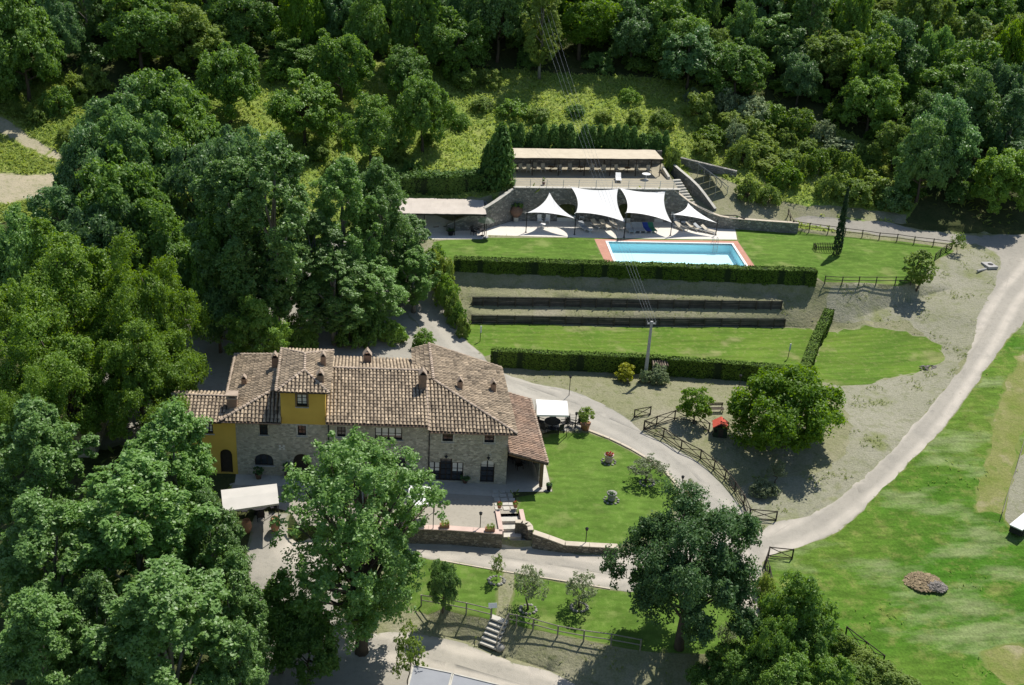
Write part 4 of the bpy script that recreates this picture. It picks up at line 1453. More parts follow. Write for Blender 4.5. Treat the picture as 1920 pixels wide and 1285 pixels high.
def hedge(name, label, line, t0, t1, z0, z1, leaves, size, mat='leaf_hedge', seed=5, ragged=0.05):
    """clipped hedge: dark woody core wrapped in several layers of leaves"""
    rng = np.random.default_rng(seed)
    o = thing(name, label, 'hedge', (line[0][0], line[0][1], z0[0] if isinstance(z0, list) else z0))
    off = Vector(o.location)
    core = MB().strip(line, t0 + 0.1, t1 - 0.1, z0, [z - 0.1 for z in z1])
    core.v = [tuple(Vector(v) - off) for v in core.v]
    core.build('core', 'hedge_core', o)
    n = len(line)
    seg = [(Vector(line[i + 1][:2]) - Vector(line[i][:2])).length for i in range(n - 1)]
    tot = sum(seg)
    u = rng.random(leaves) * tot
    cs = np.concatenate([[0], np.cumsum(seg)])
    k = np.clip(np.searchsorted(cs, u) - 1, 0, n - 2)
    f = (u - cs[k]) / np.array(seg)[k]
    ln = np.array([p[:2] for p in line])
    za = np.array(z0 if isinstance(z0, list) else [z0] * n)
    zb = np.array(z1)
    p2 = ln[k] * (1 - f)[:, None] + ln[k + 1] * f[:, None]
    d = unit(ln[k + 1] - ln[k])
    nr2 = np.stack([-d[:, 1], d[:, 0]], 1)
    lo = za[k] * (1 - f) + za[k + 1] * f
    hi = zb[k] * (1 - f) + zb[k + 1] * f
    H = (zb - za).mean()
    T = t1 - t0
    w = rng.random(leaves)
    pf, pb = H / (2 * H + T), 2 * H / (2 * H + T)
    side = np.where(w < pf, 0, np.where(w < pb, 1, 2))
    v = rng.random(leaves)
    jit = rng.normal(size=leaves) * ragged
    off_n = np.where(side == 0, t0 + np.abs(jit) * 0.7 + 0.02 - jit * 0.5, np.where(side == 1, t1 - np.abs(jit) * 0.7 - 0.02, t0 + T * v))
    zz = np.where(side == 2, hi + jit - 0.03, lo + (hi - lo) * v)
    wob = np.sin(u * 0.9) * 0.05 + np.sin(u * 2.3 + 1.0) * 0.05 + np.sin(u * 5.1) * 0.03 + (rng.random(leaves) > 0.985) * rng.random(leaves) * 0.22
    zz = zz + np.where(side == 2, wob, 0)
    off_n = off_n + np.where(side == 0, wob * 1.2, 0)
    pos = np.stack([p2[:, 0] + nr2[:, 0] * off_n, p2[:, 1] + nr2[:, 1] * off_n, zz], 1)
    nn = np.zeros((leaves, 3))
    nn[side == 0, :2] = -nr2[side == 0]
    nn[side == 1, :2] = nr2[side == 1]
    nn[side == 2, 2] = 1
    nn = unit(nn + np.where(side == 2, 0.45, 0.28)[:, None] * rng.normal(size=nn.shape) - np.stack([np.zeros(leaves), np.zeros(leaves), np.where(side == 2, 0.0, 0.35)], 1))
    # the two ends
    m = max(60, int(leaves * T / tot))
    for e, sgn in ((0, -1), (n - 1, 1)):
        dd = unit(ln[min(e + 1, n - 1)] - ln[max(e - 1, 0)])
        q = np.stack([np.full(m, ln[e][0]), np.full(m, ln[e][1])], 1) + np.array([-dd[1], dd[0]]) * (t0 + T * rng.random((m, 1))) + dd * sgn * rng.normal(size=(m, 1)) * ragged
        pos = np.concatenate([pos, np.concatenate([q, (za[e] + (zb[e] - za[e]) * rng.random((m, 1)))], 1)])
        nn = np.concatenate([nn, unit(np.tile(np.array([dd[0] * sgn, dd[1] * sgn, 0.2]), (m, 1)) + 0.5 * rng.normal(size=(m, 3)))])
    N = len(pos)
    tint = np.clip(0.5 + 0.22 * np.sin(pos[:, 0] * 1.3 + pos[:, 1] * 0.7) * rng.random(N) + rng.normal(size=N) * 0.24, 0, 1)
    me = leaf_mesh('foliage', pos - np.array(off), nn, size * rng.uniform(0.7, 1.4, N), tint, mat, rng)
    link_obj('foliage', me, o)
    return o


def scatter_points(zone, n, rng, test=None):
    tri = ZPOLYS[zone][1]
    a = np.linalg.norm(np.cross(tri[:, 1] - tri[:, 0], tri[:, 2] - tri[:, 0]), axis=1)
    cen = tri.mean(1)
    ok = (cen[:, 0] > -62) & (cen[:, 0] < 120) & (cen[:, 1] > 45) & (cen[:, 1] < 200)
    if test is not None:
        ok &= np.array([test(c[0], c[1]) for c in cen])
    a = a * ok
    if a.sum() <= 0:
        return np.zeros((0, 3))
    k = rng.choice(len(tri), n, p=a / a.sum())
    u, v = rng.random((n, 1)), rng.random((n, 1))
    fl = (u + v) > 1
    u, v = np.where(fl, 1 - u, u), np.where(fl, 1 - v, v)
    t = tri[k]
    return t[:, 0] + (t[:, 1] - t[:, 0]) * u + (t[:, 2] - t[:, 0]) * v


def grass(name, zone, n, h, mat, seed, test=None, blades=2, thr=-9, freq=0.25):
    """standing grass: tufts of upright blades"""
    rng = np.random.default_rng(seed)
    p = scatter_points(zone, n, rng, test)
    if thr > -9:
        nv = np.array([noise.noise(Vector((q[0] * freq, q[1] * freq, seed))) for q in p])
        p = p[nv > thr]
    if not len(p):
        return
    c = np.repeat(p, blades, 0)
    c = c + np.concatenate([rng.normal(size=(len(c), 2)) * h * 0.5, np.zeros((len(c), 1))], 1)
    s = h * rng.uniform(0.4, 1.2, len(c))
    c[:, 2] += s * 0.7
    a = rng.uniform(0, 6.283, len(c))
    nr = unit(np.stack([np.cos(a), np.sin(a), rng.uniform(0.7, 1.6, len(c))], 1))
    me = leaf_mesh(name, c, nr, s, np.repeat(rng.random(len(p)), blades) * 0.6 + rng.random(len(c)) * 0.4, mat, rng, 0.28, np.array([0, 0, 1.0]))
    tag(link_obj(name, me), kind='stuff')

# ---------------------------------------------------------------- the farmhouse
YF = 84.06                      # front wall line; the plan is slightly skewed (see the last lines of this block)
house = thing('farmhouse', 'long two storey stone farmhouse with clay tile roofs and a yellow turret', 'house', (2.0, 84.0, 0.1))
rh = random.Random(11)


def wall_front(mb, x0, x1, y, z0, z1, holes, depth=0.28):
    """front face with real openings; hole = (xa, xb, za, zb, arch rise)"""
    xs = sorted({x0, x1, *[h[0] for h in holes], *[h[1] for h in holes]})
    for a, b in zip(xs[:-1], xs[1:]):
        m = (a + b) / 2
        hs = sorted([h for h in holes if h[0] <= m <= h[1]], key=lambda h: h[2])
        z = z0
        for h in hs:
            if h[2] > z:
                mb.add([(a, y, z), (b, y, z), (b, y, h[2]), (a, y, h[2])], [(0, 1, 2, 3)])
            z = h[3]
        mb.add([(a, y, z), (b, y, z), (b, y, z1), (a, y, z1)], [(0, 1, 2, 3)])
    for xa, xb, za, zb, rise in holes:
        y2 = y + depth
        mb.add([(xa, y, za), (xa, y2, za), (xa, y2, zb), (xa, y, zb)], [(0, 1, 2, 3)])
        mb.add([(xb, y, za), (xb, y2, za), (xb, y2, zb), (xb, y, zb)], [(3, 2, 1, 0)])
        mb.add([(xa, y, zb), (xb, y, zb), (xb, y2, zb), (xa, y2, zb)], [(3, 2, 1, 0)])
        mb.add([(xa, y, za), (xb, y, za), (xb, y2, za), (xa, y2, za)], [(0, 1, 2, 3)])
        if rise:
            n = 12
            cx, r = (xa + xb) / 2, (xb - xa) / 2
            arc = [(xa + (xb - xa) * k / n, zb - rise + rise * math.sqrt(max(0, 1 - ((xa + (xb - xa) * k / n - cx) / r) ** 2))) for k in range(n + 1)]
            yy = y + 0.004
            for (ax, az), (bx, bz_) in zip(arc[:-1], arc[1:]):
                mb.add([(ax, yy, az), (bx, yy, bz_), (bx, yy, zb), (ax, yy, zb)], [(0, 1, 2, 3)])
                mb.add([(ax, yy, az), (ax, y2, az), (bx, y2, bz_), (bx, yy, bz_)], [(0, 1, 2, 3)])


def frame_ring(mb, xa, xb, za, zb, y, w, d):
    mb.box(((xa + xb) / 2, y, za + w / 2), (xb - xa, d, w))
    mb.box(((xa + xb) / 2, y, zb - w / 2), (xb - xa, d, w))
    mb.box((xa + w / 2, y, (za + zb) / 2), (w, d, zb - za - 2 * w))
    mb.box((xb - w / 2, y, (za + zb) / 2), (w, d, zb - za - 2 * w))


def window(name, xa, xb, za, zb, y, cols, rows, label=None, sill=True, surround=None, curtain=0, glass='glass'):
    """wooden window: frame with glazing bars; panes, sill, curtains as pieces of their own"""
    mb = MB()
    yw = y + 0.16
    frame_ring(mb, xa, xb, za, zb, yw, 0.075, 0.07)
    w, h = (xb - xa) / cols, (zb - za) / rows
    for k in range(1, cols):
        mb.box((xa + w * k, yw - 0.004, (za + zb) / 2), (0.06 if k * 2 == cols or cols > 3 else 0.035, 0.05, zb - za - 0.14))
    for k in range(1, rows):
        mb.box(((xa + xb) / 2, yw - 0.008, za + h * k), (xb - xa - 0.14, 0.035, 0.035))
    f = mb.build(name, 'window_wood', house)
    if label:
        f['label'] = label
    MB().box(((xa + xb) / 2, yw + 0.02, (za + zb) / 2), (xb - xa - 0.1, 0.012, zb - za - 0.1)).build('pane', glass, f)
    if curtain:
        for k in range(cols):
            c = MB()
            hh = (zb - za - 0.16) * curtain
            c.box((xa + w * (k + 0.5), yw + 0.006, zb - 0.08 - hh / 2), (w - 0.1, 0.01, hh))
            c.build('curtain', 'curtain', f)
    if sill:
        MB().box(((xa + xb) / 2, y - 0.03, za - 0.035), (xb - xa + 0.24, 0.16, 0.07)).build('sill', 'pale_stone', f)
    if surround:
        s = MB()
        frame_ring(s, xa - 0.13, xb + 0.13, za - 0.01, zb + 0.14, y - 0.012, 0.125, 0.03)
        s.build('surround', 'pale_stone', f)
    return f


stone_holes = [(-8.42, -7.76, 4.05, 5.06, 0), (-5.34, -4.67, 4.05, 5.06, 0), (-2.15, -1.47, 4.05, 5.07, 0), (0.91, 3.13, 3.96, 5.08, 0),
               (-8.93, -7.41, 1.14, 2.26, 0.55), (-5.80, -4.37, 0.12, 2.37, 0.72), (-2.2, -0.9, 0.12, 2.35, 0.6), (2.25, 3.45, 0.5, 2.42, 0.6)]
mb = MB()
wall_front(mb, -10.34, 5.26, YF, 0.0, 5.62, stone_holes)
mb.build('front_wall', 'stone_house', house)
wing_holes = [(6.42, 7.27, 3.93, 4.9, 0), (9.86, 10.64, 3.93, 4.92, 0), (5.35, 8.22, 0.2, 2.36, 0.0), (9.63, 10.8, 0.15, 2.3, 0.4)]
mb = MB()
wall_front(mb, 5.26, 11.8, YF - 0.03, 0.0, 5.22, wing_holes)
mb.build('wing_front_wall', 'stone_house', house)
yel_holes = [(-12.8, -12.16, 4.02, 5.06, 0), (-11.75, -10.75, 0.3, 2.58, 0.5)]
mb = MB()
wall_front(mb, -15.4, -10.34, YF + 0.02, 0.0, 5.45, yel_holes)
mb.build('yellow_wall', 'plaster_yellow', house)
mb = MB()
wall_front(mb, -6.64, -3.08, YF - 0.02, 5.2, 8.42, [(-5.35, -4.5, 6.82, 7.96, 0)])
mb.add([(-6.64, YF - 0.02, 5.2), (-6.64, 91.0, 5.2), (-6.64, 91.0, 8.42), (-6.64, YF - 0.02, 8.42)], [(0, 1, 2, 3)])
mb.add([(-3.08, YF - 0.02, 5.2), (-3.08, 91.0, 5.2), (-3.08, 91.0, 8.42), (-3.08, YF - 0.02, 8.42)], [(3, 2, 1, 0)])
mb.add([(-6.64, 91.0, 5.2), (-3.08, 91.0, 5.2), (-3.08, 91.0, 8.42), (-6.64, 91.0, 8.42)], [(0, 1, 2, 3)])
mb.build('turret_wall', 'plaster_yellow', house)
mb = MB()   # remaining outer walls, inner floor against light
mb.add([(11.8, YF - 0.03, 0), (11.8, 94.8, 0), (11.8, 94.8, 5.3), (11.8, YF - 0.03, 5.3)], [(0, 1, 2, 3)])
mb.add([(11.8, 94.8, 0), (-11.0, 94.8, 0), (-11.0, 94.8, 5.6), (11.8, 94.8, 5.6)], [(0, 1, 2, 3)])
mb.add([(5.3, 94.8, 5.6), (11.8, 94.8, 5.3), (5.85, 94.8, 7.3)], [(0, 1, 2)])
mb.add([(-11.0, 94.8, 0), (-11.0, 86.4, 0), (-11.0, 86.4, 5.5), (-11.0, 94.8, 5.5)], [(0, 1, 2, 3)])
mb.add([(-15.4, YF + 0.02, 0), (-15.4, 87.4, 0), (-15.4, 87.4, 5.9), (-15.4, YF + 0.02, 5.4)], [(0, 1, 2, 3)])
mb.add([(-15.4, 87.4, 0), (-11.0, 87.4, 0), (-11.0, 87.4, 5.9), (-15.4, 87.4, 5.9)], [(0, 1, 2, 3)])
mb.build('outer_walls', 'stone_house', house)
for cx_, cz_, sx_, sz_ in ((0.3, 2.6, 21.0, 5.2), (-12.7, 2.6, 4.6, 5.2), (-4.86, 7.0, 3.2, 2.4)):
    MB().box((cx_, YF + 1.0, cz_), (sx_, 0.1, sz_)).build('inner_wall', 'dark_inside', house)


def roof_face(pts, mat='tile', pitch=0.30, row=0.38, name='roof', over=0.04, rad=0.118):
    """slab plus rows of barrel tiles; pts[0]->pts[1] is the eave"""
    P_ = [Vector(p) for p in pts]
    u = (P_[1] - P_[0]).normalized()
    nrm = u.cross(P_[2] - P_[0]).normalized()
    if nrm.z < 0:
        nrm = -nrm
    v = nrm.cross(u).normalized()
    if v.z < 0:
        v = -v
    uv = [((p - P_[0]).dot(u), (p - P_[0]).dot(v)) for p in P_]
    slab = MB()
    n = len(P_)
    vs = [p for p in P_] + [p - nrm * 0.13 for p in P_]
    slab.add(vs, [tuple(range(n)), tuple(range(2 * n - 1, n - 1, -1))] + [(i, n + i, n + (i + 1) % n, (i + 1) % n) for i in range(n)])
    rf = slab.build(name, 'tile_bed', house)
    tb = MB()
    u0_, u1_ = min(a for a, _ in uv), max(a for a, _ in uv)
    v1_ = max(b for _, b in uv)
    nu = int(round((u1_ - u0_) / pitch))
    pu = (u1_ - u0_) / nu
    bias = rh.uniform(0, 1)
    for i in range(nu):
        uc = u0_ + pu * (i + 0.5)
        colj = rh.uniform(-0.025, 0.025)
        k = 0
        while True:
            vv = -over + k * row + colj
            k += 1
            if vv > v1_:
                break
            if not inside(uv, uc, vv + row * 0.55):
                continue
            a = uc + rh.uniform(-0.014, 0.014)
            tw = rh.uniform(-0.02, 0.02)
            r0_, r1_ = rad * rh.uniform(0.95, 1.06), rad * 0.78
            lift0, lift1 = 0.045 + rh.uniform(0, 0.014), 0.012
            verts = []
            for (vq, r, lf, sh) in ((vv, r0_, lift0, 0), (vv + row * 1.12, r1_, lift1, tw)):
                for s in range(5):
                    t = math.pi * s / 4
                    verts.append(P_[0] + u * (a + sh - math.cos(t) * r) + v * vq + nrm * (lf + math.sin(t) * r * 0.85))
            tint = min(1, max(0, 0.5 + rh.gauss(0, 0.21) + 0.16 * noise.noise(Vector((a * 0.6, vv * 0.6, bias * 9)))))
            tb.add(verts, [(s, s + 1, s + 6, s + 5) for s in range(4)], tint)
    o = tb.build('roof_tiles', mat, rf)
    o['kind'] = 'stuff'
    return rf


def ridge(p, q, name='ridge_caps', rad=0.15, step=0.36, mat='ridge_tile', parent=None):
    p, q = Vector(p), Vector(q)
    d = (q - p)
    L_ = d.length
    d.normalize()
    s = d.cross(Vector((0, 0, 1))).normalized()
    w = s.cross(d)
    if w.z < 0:
        w = -w
    mb = MB()
    n = int(L_ / step)
    for i in range(n):
        a = p + d * (L_ * i / n)
        verts = []
        for (t_, r, lf) in ((0, rad, 0.07 + rh.uniform(0, 0.02)), (L_ / n * 1.12, rad * 0.84, 0.04)):
            for k in range(6):
                an = math.pi * k / 5
                verts.append(a + d * t_ + s * (-math.cos(an) * r) + w * (lf + math.sin(an) * r * 0.8))
        mb.add(verts, [(k, k + 1, k + 7, k + 6) for k in range(5)] + [(0, 1, 2, 3, 4, 5)], rh.uniform(0.2, 0.9))
    return mb.build(name, mat, parent or house)


# main range
roof_face([(-3.05, 83.52, 5.70), (5.22, 83.52, 5.70), (5.22, 89.6, 7.60), (-3.05, 89.6, 7.60)])
roof_face([(5.55, 95.4, 5.78), (-3.05, 95.4, 5.78), (-3.05, 89.6, 7.60), (5.55, 89.6, 7.60)], row=0.34)
ridge((-3.05, 89.6, 7.60), (5.2, 89.6, 7.60))
# east wing: hip in front, long slope to the east
roof_face([(5.24, 83.42, 5.26), (12.42, 83.42, 5.26), (5.86, 88.3, 7.42), (5.24, 88.3, 7.42)])
roof_face([(12.42, 83.42, 5.26), (12.42, 95.4, 5.26), (5.86, 95.4, 7.42), (5.86, 88.3, 7.42)])
roof_face([(4.3, 95.4, 6.90), (4.3, 90.2, 6.90), (5.86, 88.3, 7.42), (5.86, 95.4, 7.42)])
ridge((12.42, 83.42, 5.26), (5.86, 88.3, 7.42))
ridge((5.86, 88.3, 7.42), (5.86, 95.4, 7.42))
ridge((5.24, 83.42, 5.28), (5.24, 88.2, 7.40), rad=0.11)
ridge((12.38, 95.36, 5.28), (5.9, 95.36, 7.42), rad=0.1)
# west range: hip in front, long slope to the west
roof_face([(-11.45, 83.56, 5.55), (-6.6, 83.56, 5.55), (-6.6, 86.4, 7.20), (-7.1, 86.4, 7.20)])
roof_face([(-11.45, 95.6, 5.55), (-11.45, 83.56, 5.55), (-7.1, 86.4, 7.20), (-6.9, 92.6, 7.2)])
roof_face([(-6.4, 95.6, 5.75), (-11.45, 95.6, 5.55), (-6.9, 92.6, 7.2), (-6.4, 92.6, 7.2)])
roof_face([(-6.85, 83.56, 5.56), (-6.62, 83.56, 5.56), (-6.62, 92.4, 7.2), (-6.85, 86.4, 7.2)], pitch=0.23)
roof_face([(-6.6, 95.5, 5.76), (-3.05, 95.5, 5.76), (-3.05, 91.0, 7.1), (-6.6, 91.0, 7.1)])
ridge((-11.45, 83.56, 5.55), (-7.1, 86.4, 7.20))
ridge((-11.45, 95.6, 5.55), (-6.9, 92.6, 7.2))
ridge((-11.40, 95.5, 5.58), (-11.40, 83.7, 5.58), rad=0.1)
ridge((-7.05, 86.4, 7.2), (-6.88, 92.6, 7.2))
# low west annexe
roof_face([(-15.7, 83.52, 5.40), (-11.40, 83.52, 5.40), (-10.2, 86.4, 6.25), (-15.7, 86.4, 6.25)])
roof_face([(-11.2, 87.8, 5.85), (-15.7, 87.8, 5.85), (-15.7, 86.4, 6.25), (-11.2, 86.4, 6.25)])
ridge((-15.7, 86.4, 6.27), (-11.0, 86.4, 6.27), rad=0.12)
# turret
e = 8.40
roof_face([(-6.98, 83.5, e), (-2.70, 83.5, e), (-4.75, 85.9, 9.2)])
roof_face([(-2.70, 83.5, e), (-2.55, 91.3, e), (-4.82, 88.9, 9.2), (-4.75, 85.9, 9.2)])
roof_face([(-6.98, 91.3, e), (-6.98, 83.5, e), (-4.75, 85.9, 9.2), (-4.82, 88.9, 9.2)])
roof_face([(-2.55, 91.3, e), (-6.98, 91.3, e), (-4.82, 88.9, 9.2)])
for a, b in (((-6.98, 83.5, e), (-4.75, 85.9, 9.2)), ((-2.70, 83.5, e), (-4.75, 85.9, 9.2)), ((-4.75, 85.9, 9.2), (-4.82, 88.9, 9.2)), ((-6.98, 91.3, e), (-4.82, 88.9, 9.2)), ((-2.55, 91.3, e), (-4.82, 88.9, 9.2)), ((-6.94, 83.6, e), (-6.94, 91.2, e))):
    ridge(a, b, rad=0.12)
# porch lean-to
roof_face([(15.05, 82.95, 2.78), (15.05, 94.2, 2.78), (11.82, 94.2, 3.70), (11.82, 82.95, 3.70)], mat='tile_red')
ridge((15.02, 82.98, 2.80), (15.02, 94.1, 2.80), rad=0.09)
for x, y in ((14.67, 83.7), (14.67, 87.4), (14.67, 91.0)):
    MB().box((x, y, 1.42), (0.26, 0.26, 2.6)).build('porch_post', 'warm_wood', house)
MB().beam((14.7, 83.2, 2.66), (14.7, 94, 2.66), 0.18, 0.2).build('porch_beam', 'warm_wood', house)
MB().beam((11.8, 83.2, 3.45), (15.0, 83.2, 2.62), 0.14, 0.18).build('porch_beam', 'warm_wood', house)
MB().box((14.72, 89.4, 1.3), (0.22, 9.6, 2.35)).build('porch_side_wall', 'stone_house', house)
MB().box((13.2, 94.0, 1.5), (3.0, 0.3, 3.0)).build('porch_back_wall', 'stone_house', house)
# windows and doors
window('window', -8.42, -7.76, 4.05, 5.06, YF, 2, 2, 'small dark upper window on the left of the stone front')
window('window', -5.34, -4.67, 4.05, 5.06, YF, 2, 2, 'small upper window below the yellow turret', surround=True)
window('window', -2.15, -1.47, 4.05, 5.07, YF, 2, 2, 'upper window half hidden by the treetop', surround=True)
window('window', 0.91, 3.13, 3.96, 5.08, YF, 4, 2, 'wide upper window with four bays and pale blinds', curtain=0.72)
window('window', 6.42, 7.27, 3.93, 4.9, YF - 0.03, 2, 2, 'upper window of the wing with pale stone surround, left one', surround=True)
window('window', 9.86, 10.64, 3.93, 4.92, YF - 0.03, 2, 2, 'upper window of the wing with pale stone surround, right one', surround=True)
window('window', -8.93, -7.41, 1.14, 2.26, YF, 3, 1, 'low arched window with pale sill', sill=True)
window('window', 2.25, 3.45, 0.5, 2.42, YF, 2, 3, 'arched ground floor window behind the tree')
window('window', -12.8, -12.16, 4.02, 5.06, YF + 0.02, 2, 3, 'window with pale curtains in the yellow wall', curtain=0.9)
window('turret_window', -5.35, -4.5, 6.82, 7.96, YF - 0.02, 2, 3, 'brown window with pale curtains in the yellow turret', curtain=0.85)
f = MB()
frame_ring(f, -5.46, -4.39, 6.74, 8.04, YF - 0.04, 0.1, 0.04)
f.build('turret_window_surround', 'brown_wood', house)
window('french_door', 5.35, 6.3, 0.2, 1.98, YF - 0.03, 2, 3, 'left leaf pair of the wide glazed door', sill=False, curtain=0.5)
window('french_door', 7.25, 8.22, 0.2, 1.98, YF - 0.03, 2, 3, 'right leaf pair of the wide glazed door', sill=False, curtain=0.5)
window('french_door', 6.3, 7.25, 0.2, 2.36, YF - 0.03, 2, 4, 'taller open middle bay of the wide glazed door', sill=False)
for cx_ in (5.82, 7.74):
    MB().box((cx_, YF + 0.12, 2.17), (0.94, 0.2, 0.36)).build('door_head', 'stone_house', house)
window('door', 9.63, 10.8, 0.15, 2.3, YF - 0.03, 2, 4, 'double glazed door of the wing with pale curtains', sill=False, curtain=0.3)
for xa, xb, zt in ((-5.80, -4.37, 2.37), (-2.2, -0.9, 2.35)):
    d = MB().box(((xa + xb) / 2, YF + 0.24, zt / 2), (xb - xa, 0.06, zt)).build('door', 'dark_wood', house)
    MB().box((xa + 0.62, YF + 0.18, 1.1), (0.05, 0.06, 0.2)).build('handle', 'dark_metal', d)
MB().box((-11.25, YF + 0.26, 1.3), (0.98, 0.06, 2.5)).build('door', 'dark_wood', house)
for px_ in (5.9, 6.9, 8.2, 9.4):
    pass
for x, z in ((6.74, 2.62), (10.22, 2.6)):
    l = MB().beam((x, YF, z + 0.3), (x, YF - 0.3, z + 0.3), 0.03).lathe([(0.02, 0.3), (0.13, 0.2), (0.15, 0.16), (0.05, 0.14)], (x, YF - 0.3, z - 0.06), 10).build('wall_lantern', 'dark_metal', house)
    MB().lathe([(0.06, 0.0), (0.085, 0.12)], (x, YF - 0.3, z - 0.05), 8).build('bulb_glass', 'glass', l)
v = MB()
for dx, dz in ((-0.16, 0.13), (0.16, 0.13), (-0.16, -0.13), (0.16, -0.13)):
    v.box((-6.67 + dx, YF - 0.01, 2.95 + dz), (0.15, 0.05, 0.17))
v.box((-6.67, YF - 0.008, 2.95), (0.2, 0.04, 0.07))
v.build('wall_emblem', 'white_paint', house)
MB().tube([(-2.85, YF - 0.08, 5.5), (-2.85, YF - 0.08, 0.1)], 0.05, 7).build('downpipe', 'dark_metal', house)
MB().tube([(5.34, YF - 0.14, 5.1), (5.34, YF - 0.14, 0.1)], 0.045, 7).build('downpipe', 'dark_metal', house)
for a, b in (((-3.0, 83.46, 5.60), (5.2, 83.46, 5.60)), ((-11.4, 83.5, 5.45), (-6.7, 83.5, 5.45)), ((5.3, 83.36, 5.16), (12.4, 83.36, 5.16))):
    MB().tube([a, b], 0.06, 6).build('gutter', 'brick_chimney', house)
for x0, x1, yy, zz in ((-3.0, 5.2, YF, 5.55), (5.3, 12.2, YF - 0.03, 5.12), (-11.2, -6.7, YF, 5.42)):
    raf = MB()
    x = x0 + 0.2
    while x < x1:
        raf.beam((x, yy + 0.1, zz + 0.14), (x, yy - 0.5, zz - 0.02), 0.09, 0.11)
        x += 0.55
    raf.build('rafter_tails', 'window_wood', house)['kind'] = 'stuff'


def chimney(x, y, zb, w, d, h, style, label=None):
    m = MB().box((x, y, zb + h / 2 - 0.3), (w, d, h + 0.6))
    c = m.build('chimney', 'brick_chimney', house)
    if label:
        c['label'] = label
    zt = zb + h
    if style == 'hut':        # two sloping tiles leaning together
        k = MB()
        for s in (-1, 1):
            k.box((x + s * w * 0.27, y, zt + w * 0.36), (w * 0.95, d * 1.15, 0.05), ry=s * 0.95)
        k.build('cap', 'ridge_tile', c)
        MB().box((x, y - d * 0.5 + 0.01, zt + 0.06), (w * 0.5, 0.02, 0.2)).build('smoke_hole', 'dark_inside', c)
    else:
        k = MB().box((x, y, zt + 0.05), (w * 1.25, d * 1.25, 0.1))
        for sx_ in (-1, 1):
            for sy_ in (-1, 1):
                k.box((x + sx_ * w * 0.42, y + sy_ * d * 0.42, zt + 0.2), (0.12, 0.12, 0.22))
        k.box((x, y, zt + 0.35), (w * 1.3, d * 1.3, 0.09))
        k.build('cap', 'ridge_tile', c)


YS = 0.09
chimney(8.08, 88.35, 6.60, 0.42, 0.5, 0.85, 'hut', 'small brown chimney on the wing roof, left one')
chimney(11.1, 90.0, 5.62, 0.42, 0.5, 0.85, 'hut', 'small brown chimney on the wing roof, right one')
chimney(4.92, 87.75, 6.95, 0.62, 0.7, 1.35, 'hut', 'tall dark brick chimney where the wing meets the main roof')
chimney(0.35, 92.6, 6.6, 0.7, 0.6, 0.95, 'hut', 'pale capped chimney behind the main ridge')
chimney(-3.3, 88.0, 8.55, 0.42, 0.5, 1.0, 'hut', 'slender chimney at the back of the turret roof')
chimney(-3.45, 85.0, 8.5, 0.55, 0.55, 0.85, 'hut', 'dark chimney near the front of the turret roof')
chimney(-7.45, 90.4, 6.9, 0.55, 0.55, 1.2, 'hut', 'dark chimney beside the turret')
chimney(-10.0, 88.9, 6.0, 0.42, 0.45, 0.75, 'hut', 'small chimney on the west roof')
chimney(-10.62, 85.3, 5.75, 0.75, 0.7, 1.05, 'flat', 'square brick chimney at the foot of the west roof')
# porch furniture lies in the shade of the lean-to; skew the plan as surveyed
done = set()
off = house.location
stack = list(house.children)
while stack:
    o = stack.pop()
    stack += list(o.children)
    if o.data.name in done:
        continue
    done.add(o.data.name)
    for vtx in o.data.vertices:
        vtx.co.y -= YS * vtx.co.x
        vtx.co -= off
    o.data.update()

# ---------------------------------------------------------------- pool
def q3(p, z):
    return (p[0], p[1], z)


pm_ = MB()
inner = POOL
zb = 5.40
bed = 4.25
rim = [(p[0] + dx, p[1] + dy) for p, (dx, dy) in zip(POOL, ((-0.28, -0.28), (0.28, -0.28), (0.28, 0.28), (-0.28, 0.28)))]
pool = thing('swimming_pool', 'rectangular turquoise swimming pool with white rim in pink paving', 'pool', (35.5, 122.5, 5.4))


def rel(mb, o):
    off_ = Vector(o.location)
    mb.v = [tuple(Vector(v) - off_) for v in mb.v]
    return mb


b = MB()
for i in range(4):
    a, c = inner[i], inner[(i + 1) % 4]
    b.add([q3(a, bed), q3(c, bed), q3(c, zb + 0.03), q3(a, zb + 0.03)], [(0, 1, 2, 3)])
rel(b, pool).build('basin_wall', 'pool_wall', pool)
rel(MB().add([q3(p, bed) for p in inner], [(0, 1, 2, 3)]), pool).build('basin_floor', 'pool_floor', pool)
b = MB()
for i in range(4):
    j = (i + 1) % 4
    b.add([q3(inner[i], zb + 0.05), q3(inner[j], zb + 0.05), q3(rim[j], zb + 0.05), q3(rim[i], zb + 0.05)], [(0, 1, 2, 3)])
    b.add([q3(inner[i], zb + 0.05), q3(inner[j], zb + 0.05), q3(inner[j], zb - 0.2), q3(inner[i], zb - 0.2)], [(0, 1, 2, 3)])
    b.add([q3(rim[i], zb + 0.05), q3(rim[j], zb + 0.05), q3(rim[j], zb - 0.2), q3(rim[i], zb - 0.2)], [(0, 1, 2, 3)])
rel(b, pool).build('rim', 'pool_rim', pool)
b = MB().add([q3((p[0], p[1]), zb - 0.12) for p in inner], [(0, 1, 2, 3)])
w = rel(b, pool).build('water', 'pool_water', pool)
lx, ly = 41.2, 125.85
b = MB()
for dx in (-0.25, 0.25):
    b.tube([(lx + dx, ly + 0.55, zb), (lx + dx, ly + 0.5, zb + 0.7), (lx + dx, ly + 0.1, zb + 0.75), (lx + dx, ly - 0.12, zb + 0.1), (lx + dx, ly - 0.12, zb - 1.0)], 0.03, 6)
for k in range(3):
    b.beam((lx - 0.25, ly - 0.12, zb - 0.25 - 0.3 * k), (lx + 0.25, ly - 0.12, zb - 0.25 - 0.3 * k), 0.06, 0.03)
o = tag(b.build('pool_ladder', 'grey_metal'), 'small metal ladder at the far corner of the pool', 'ladder')

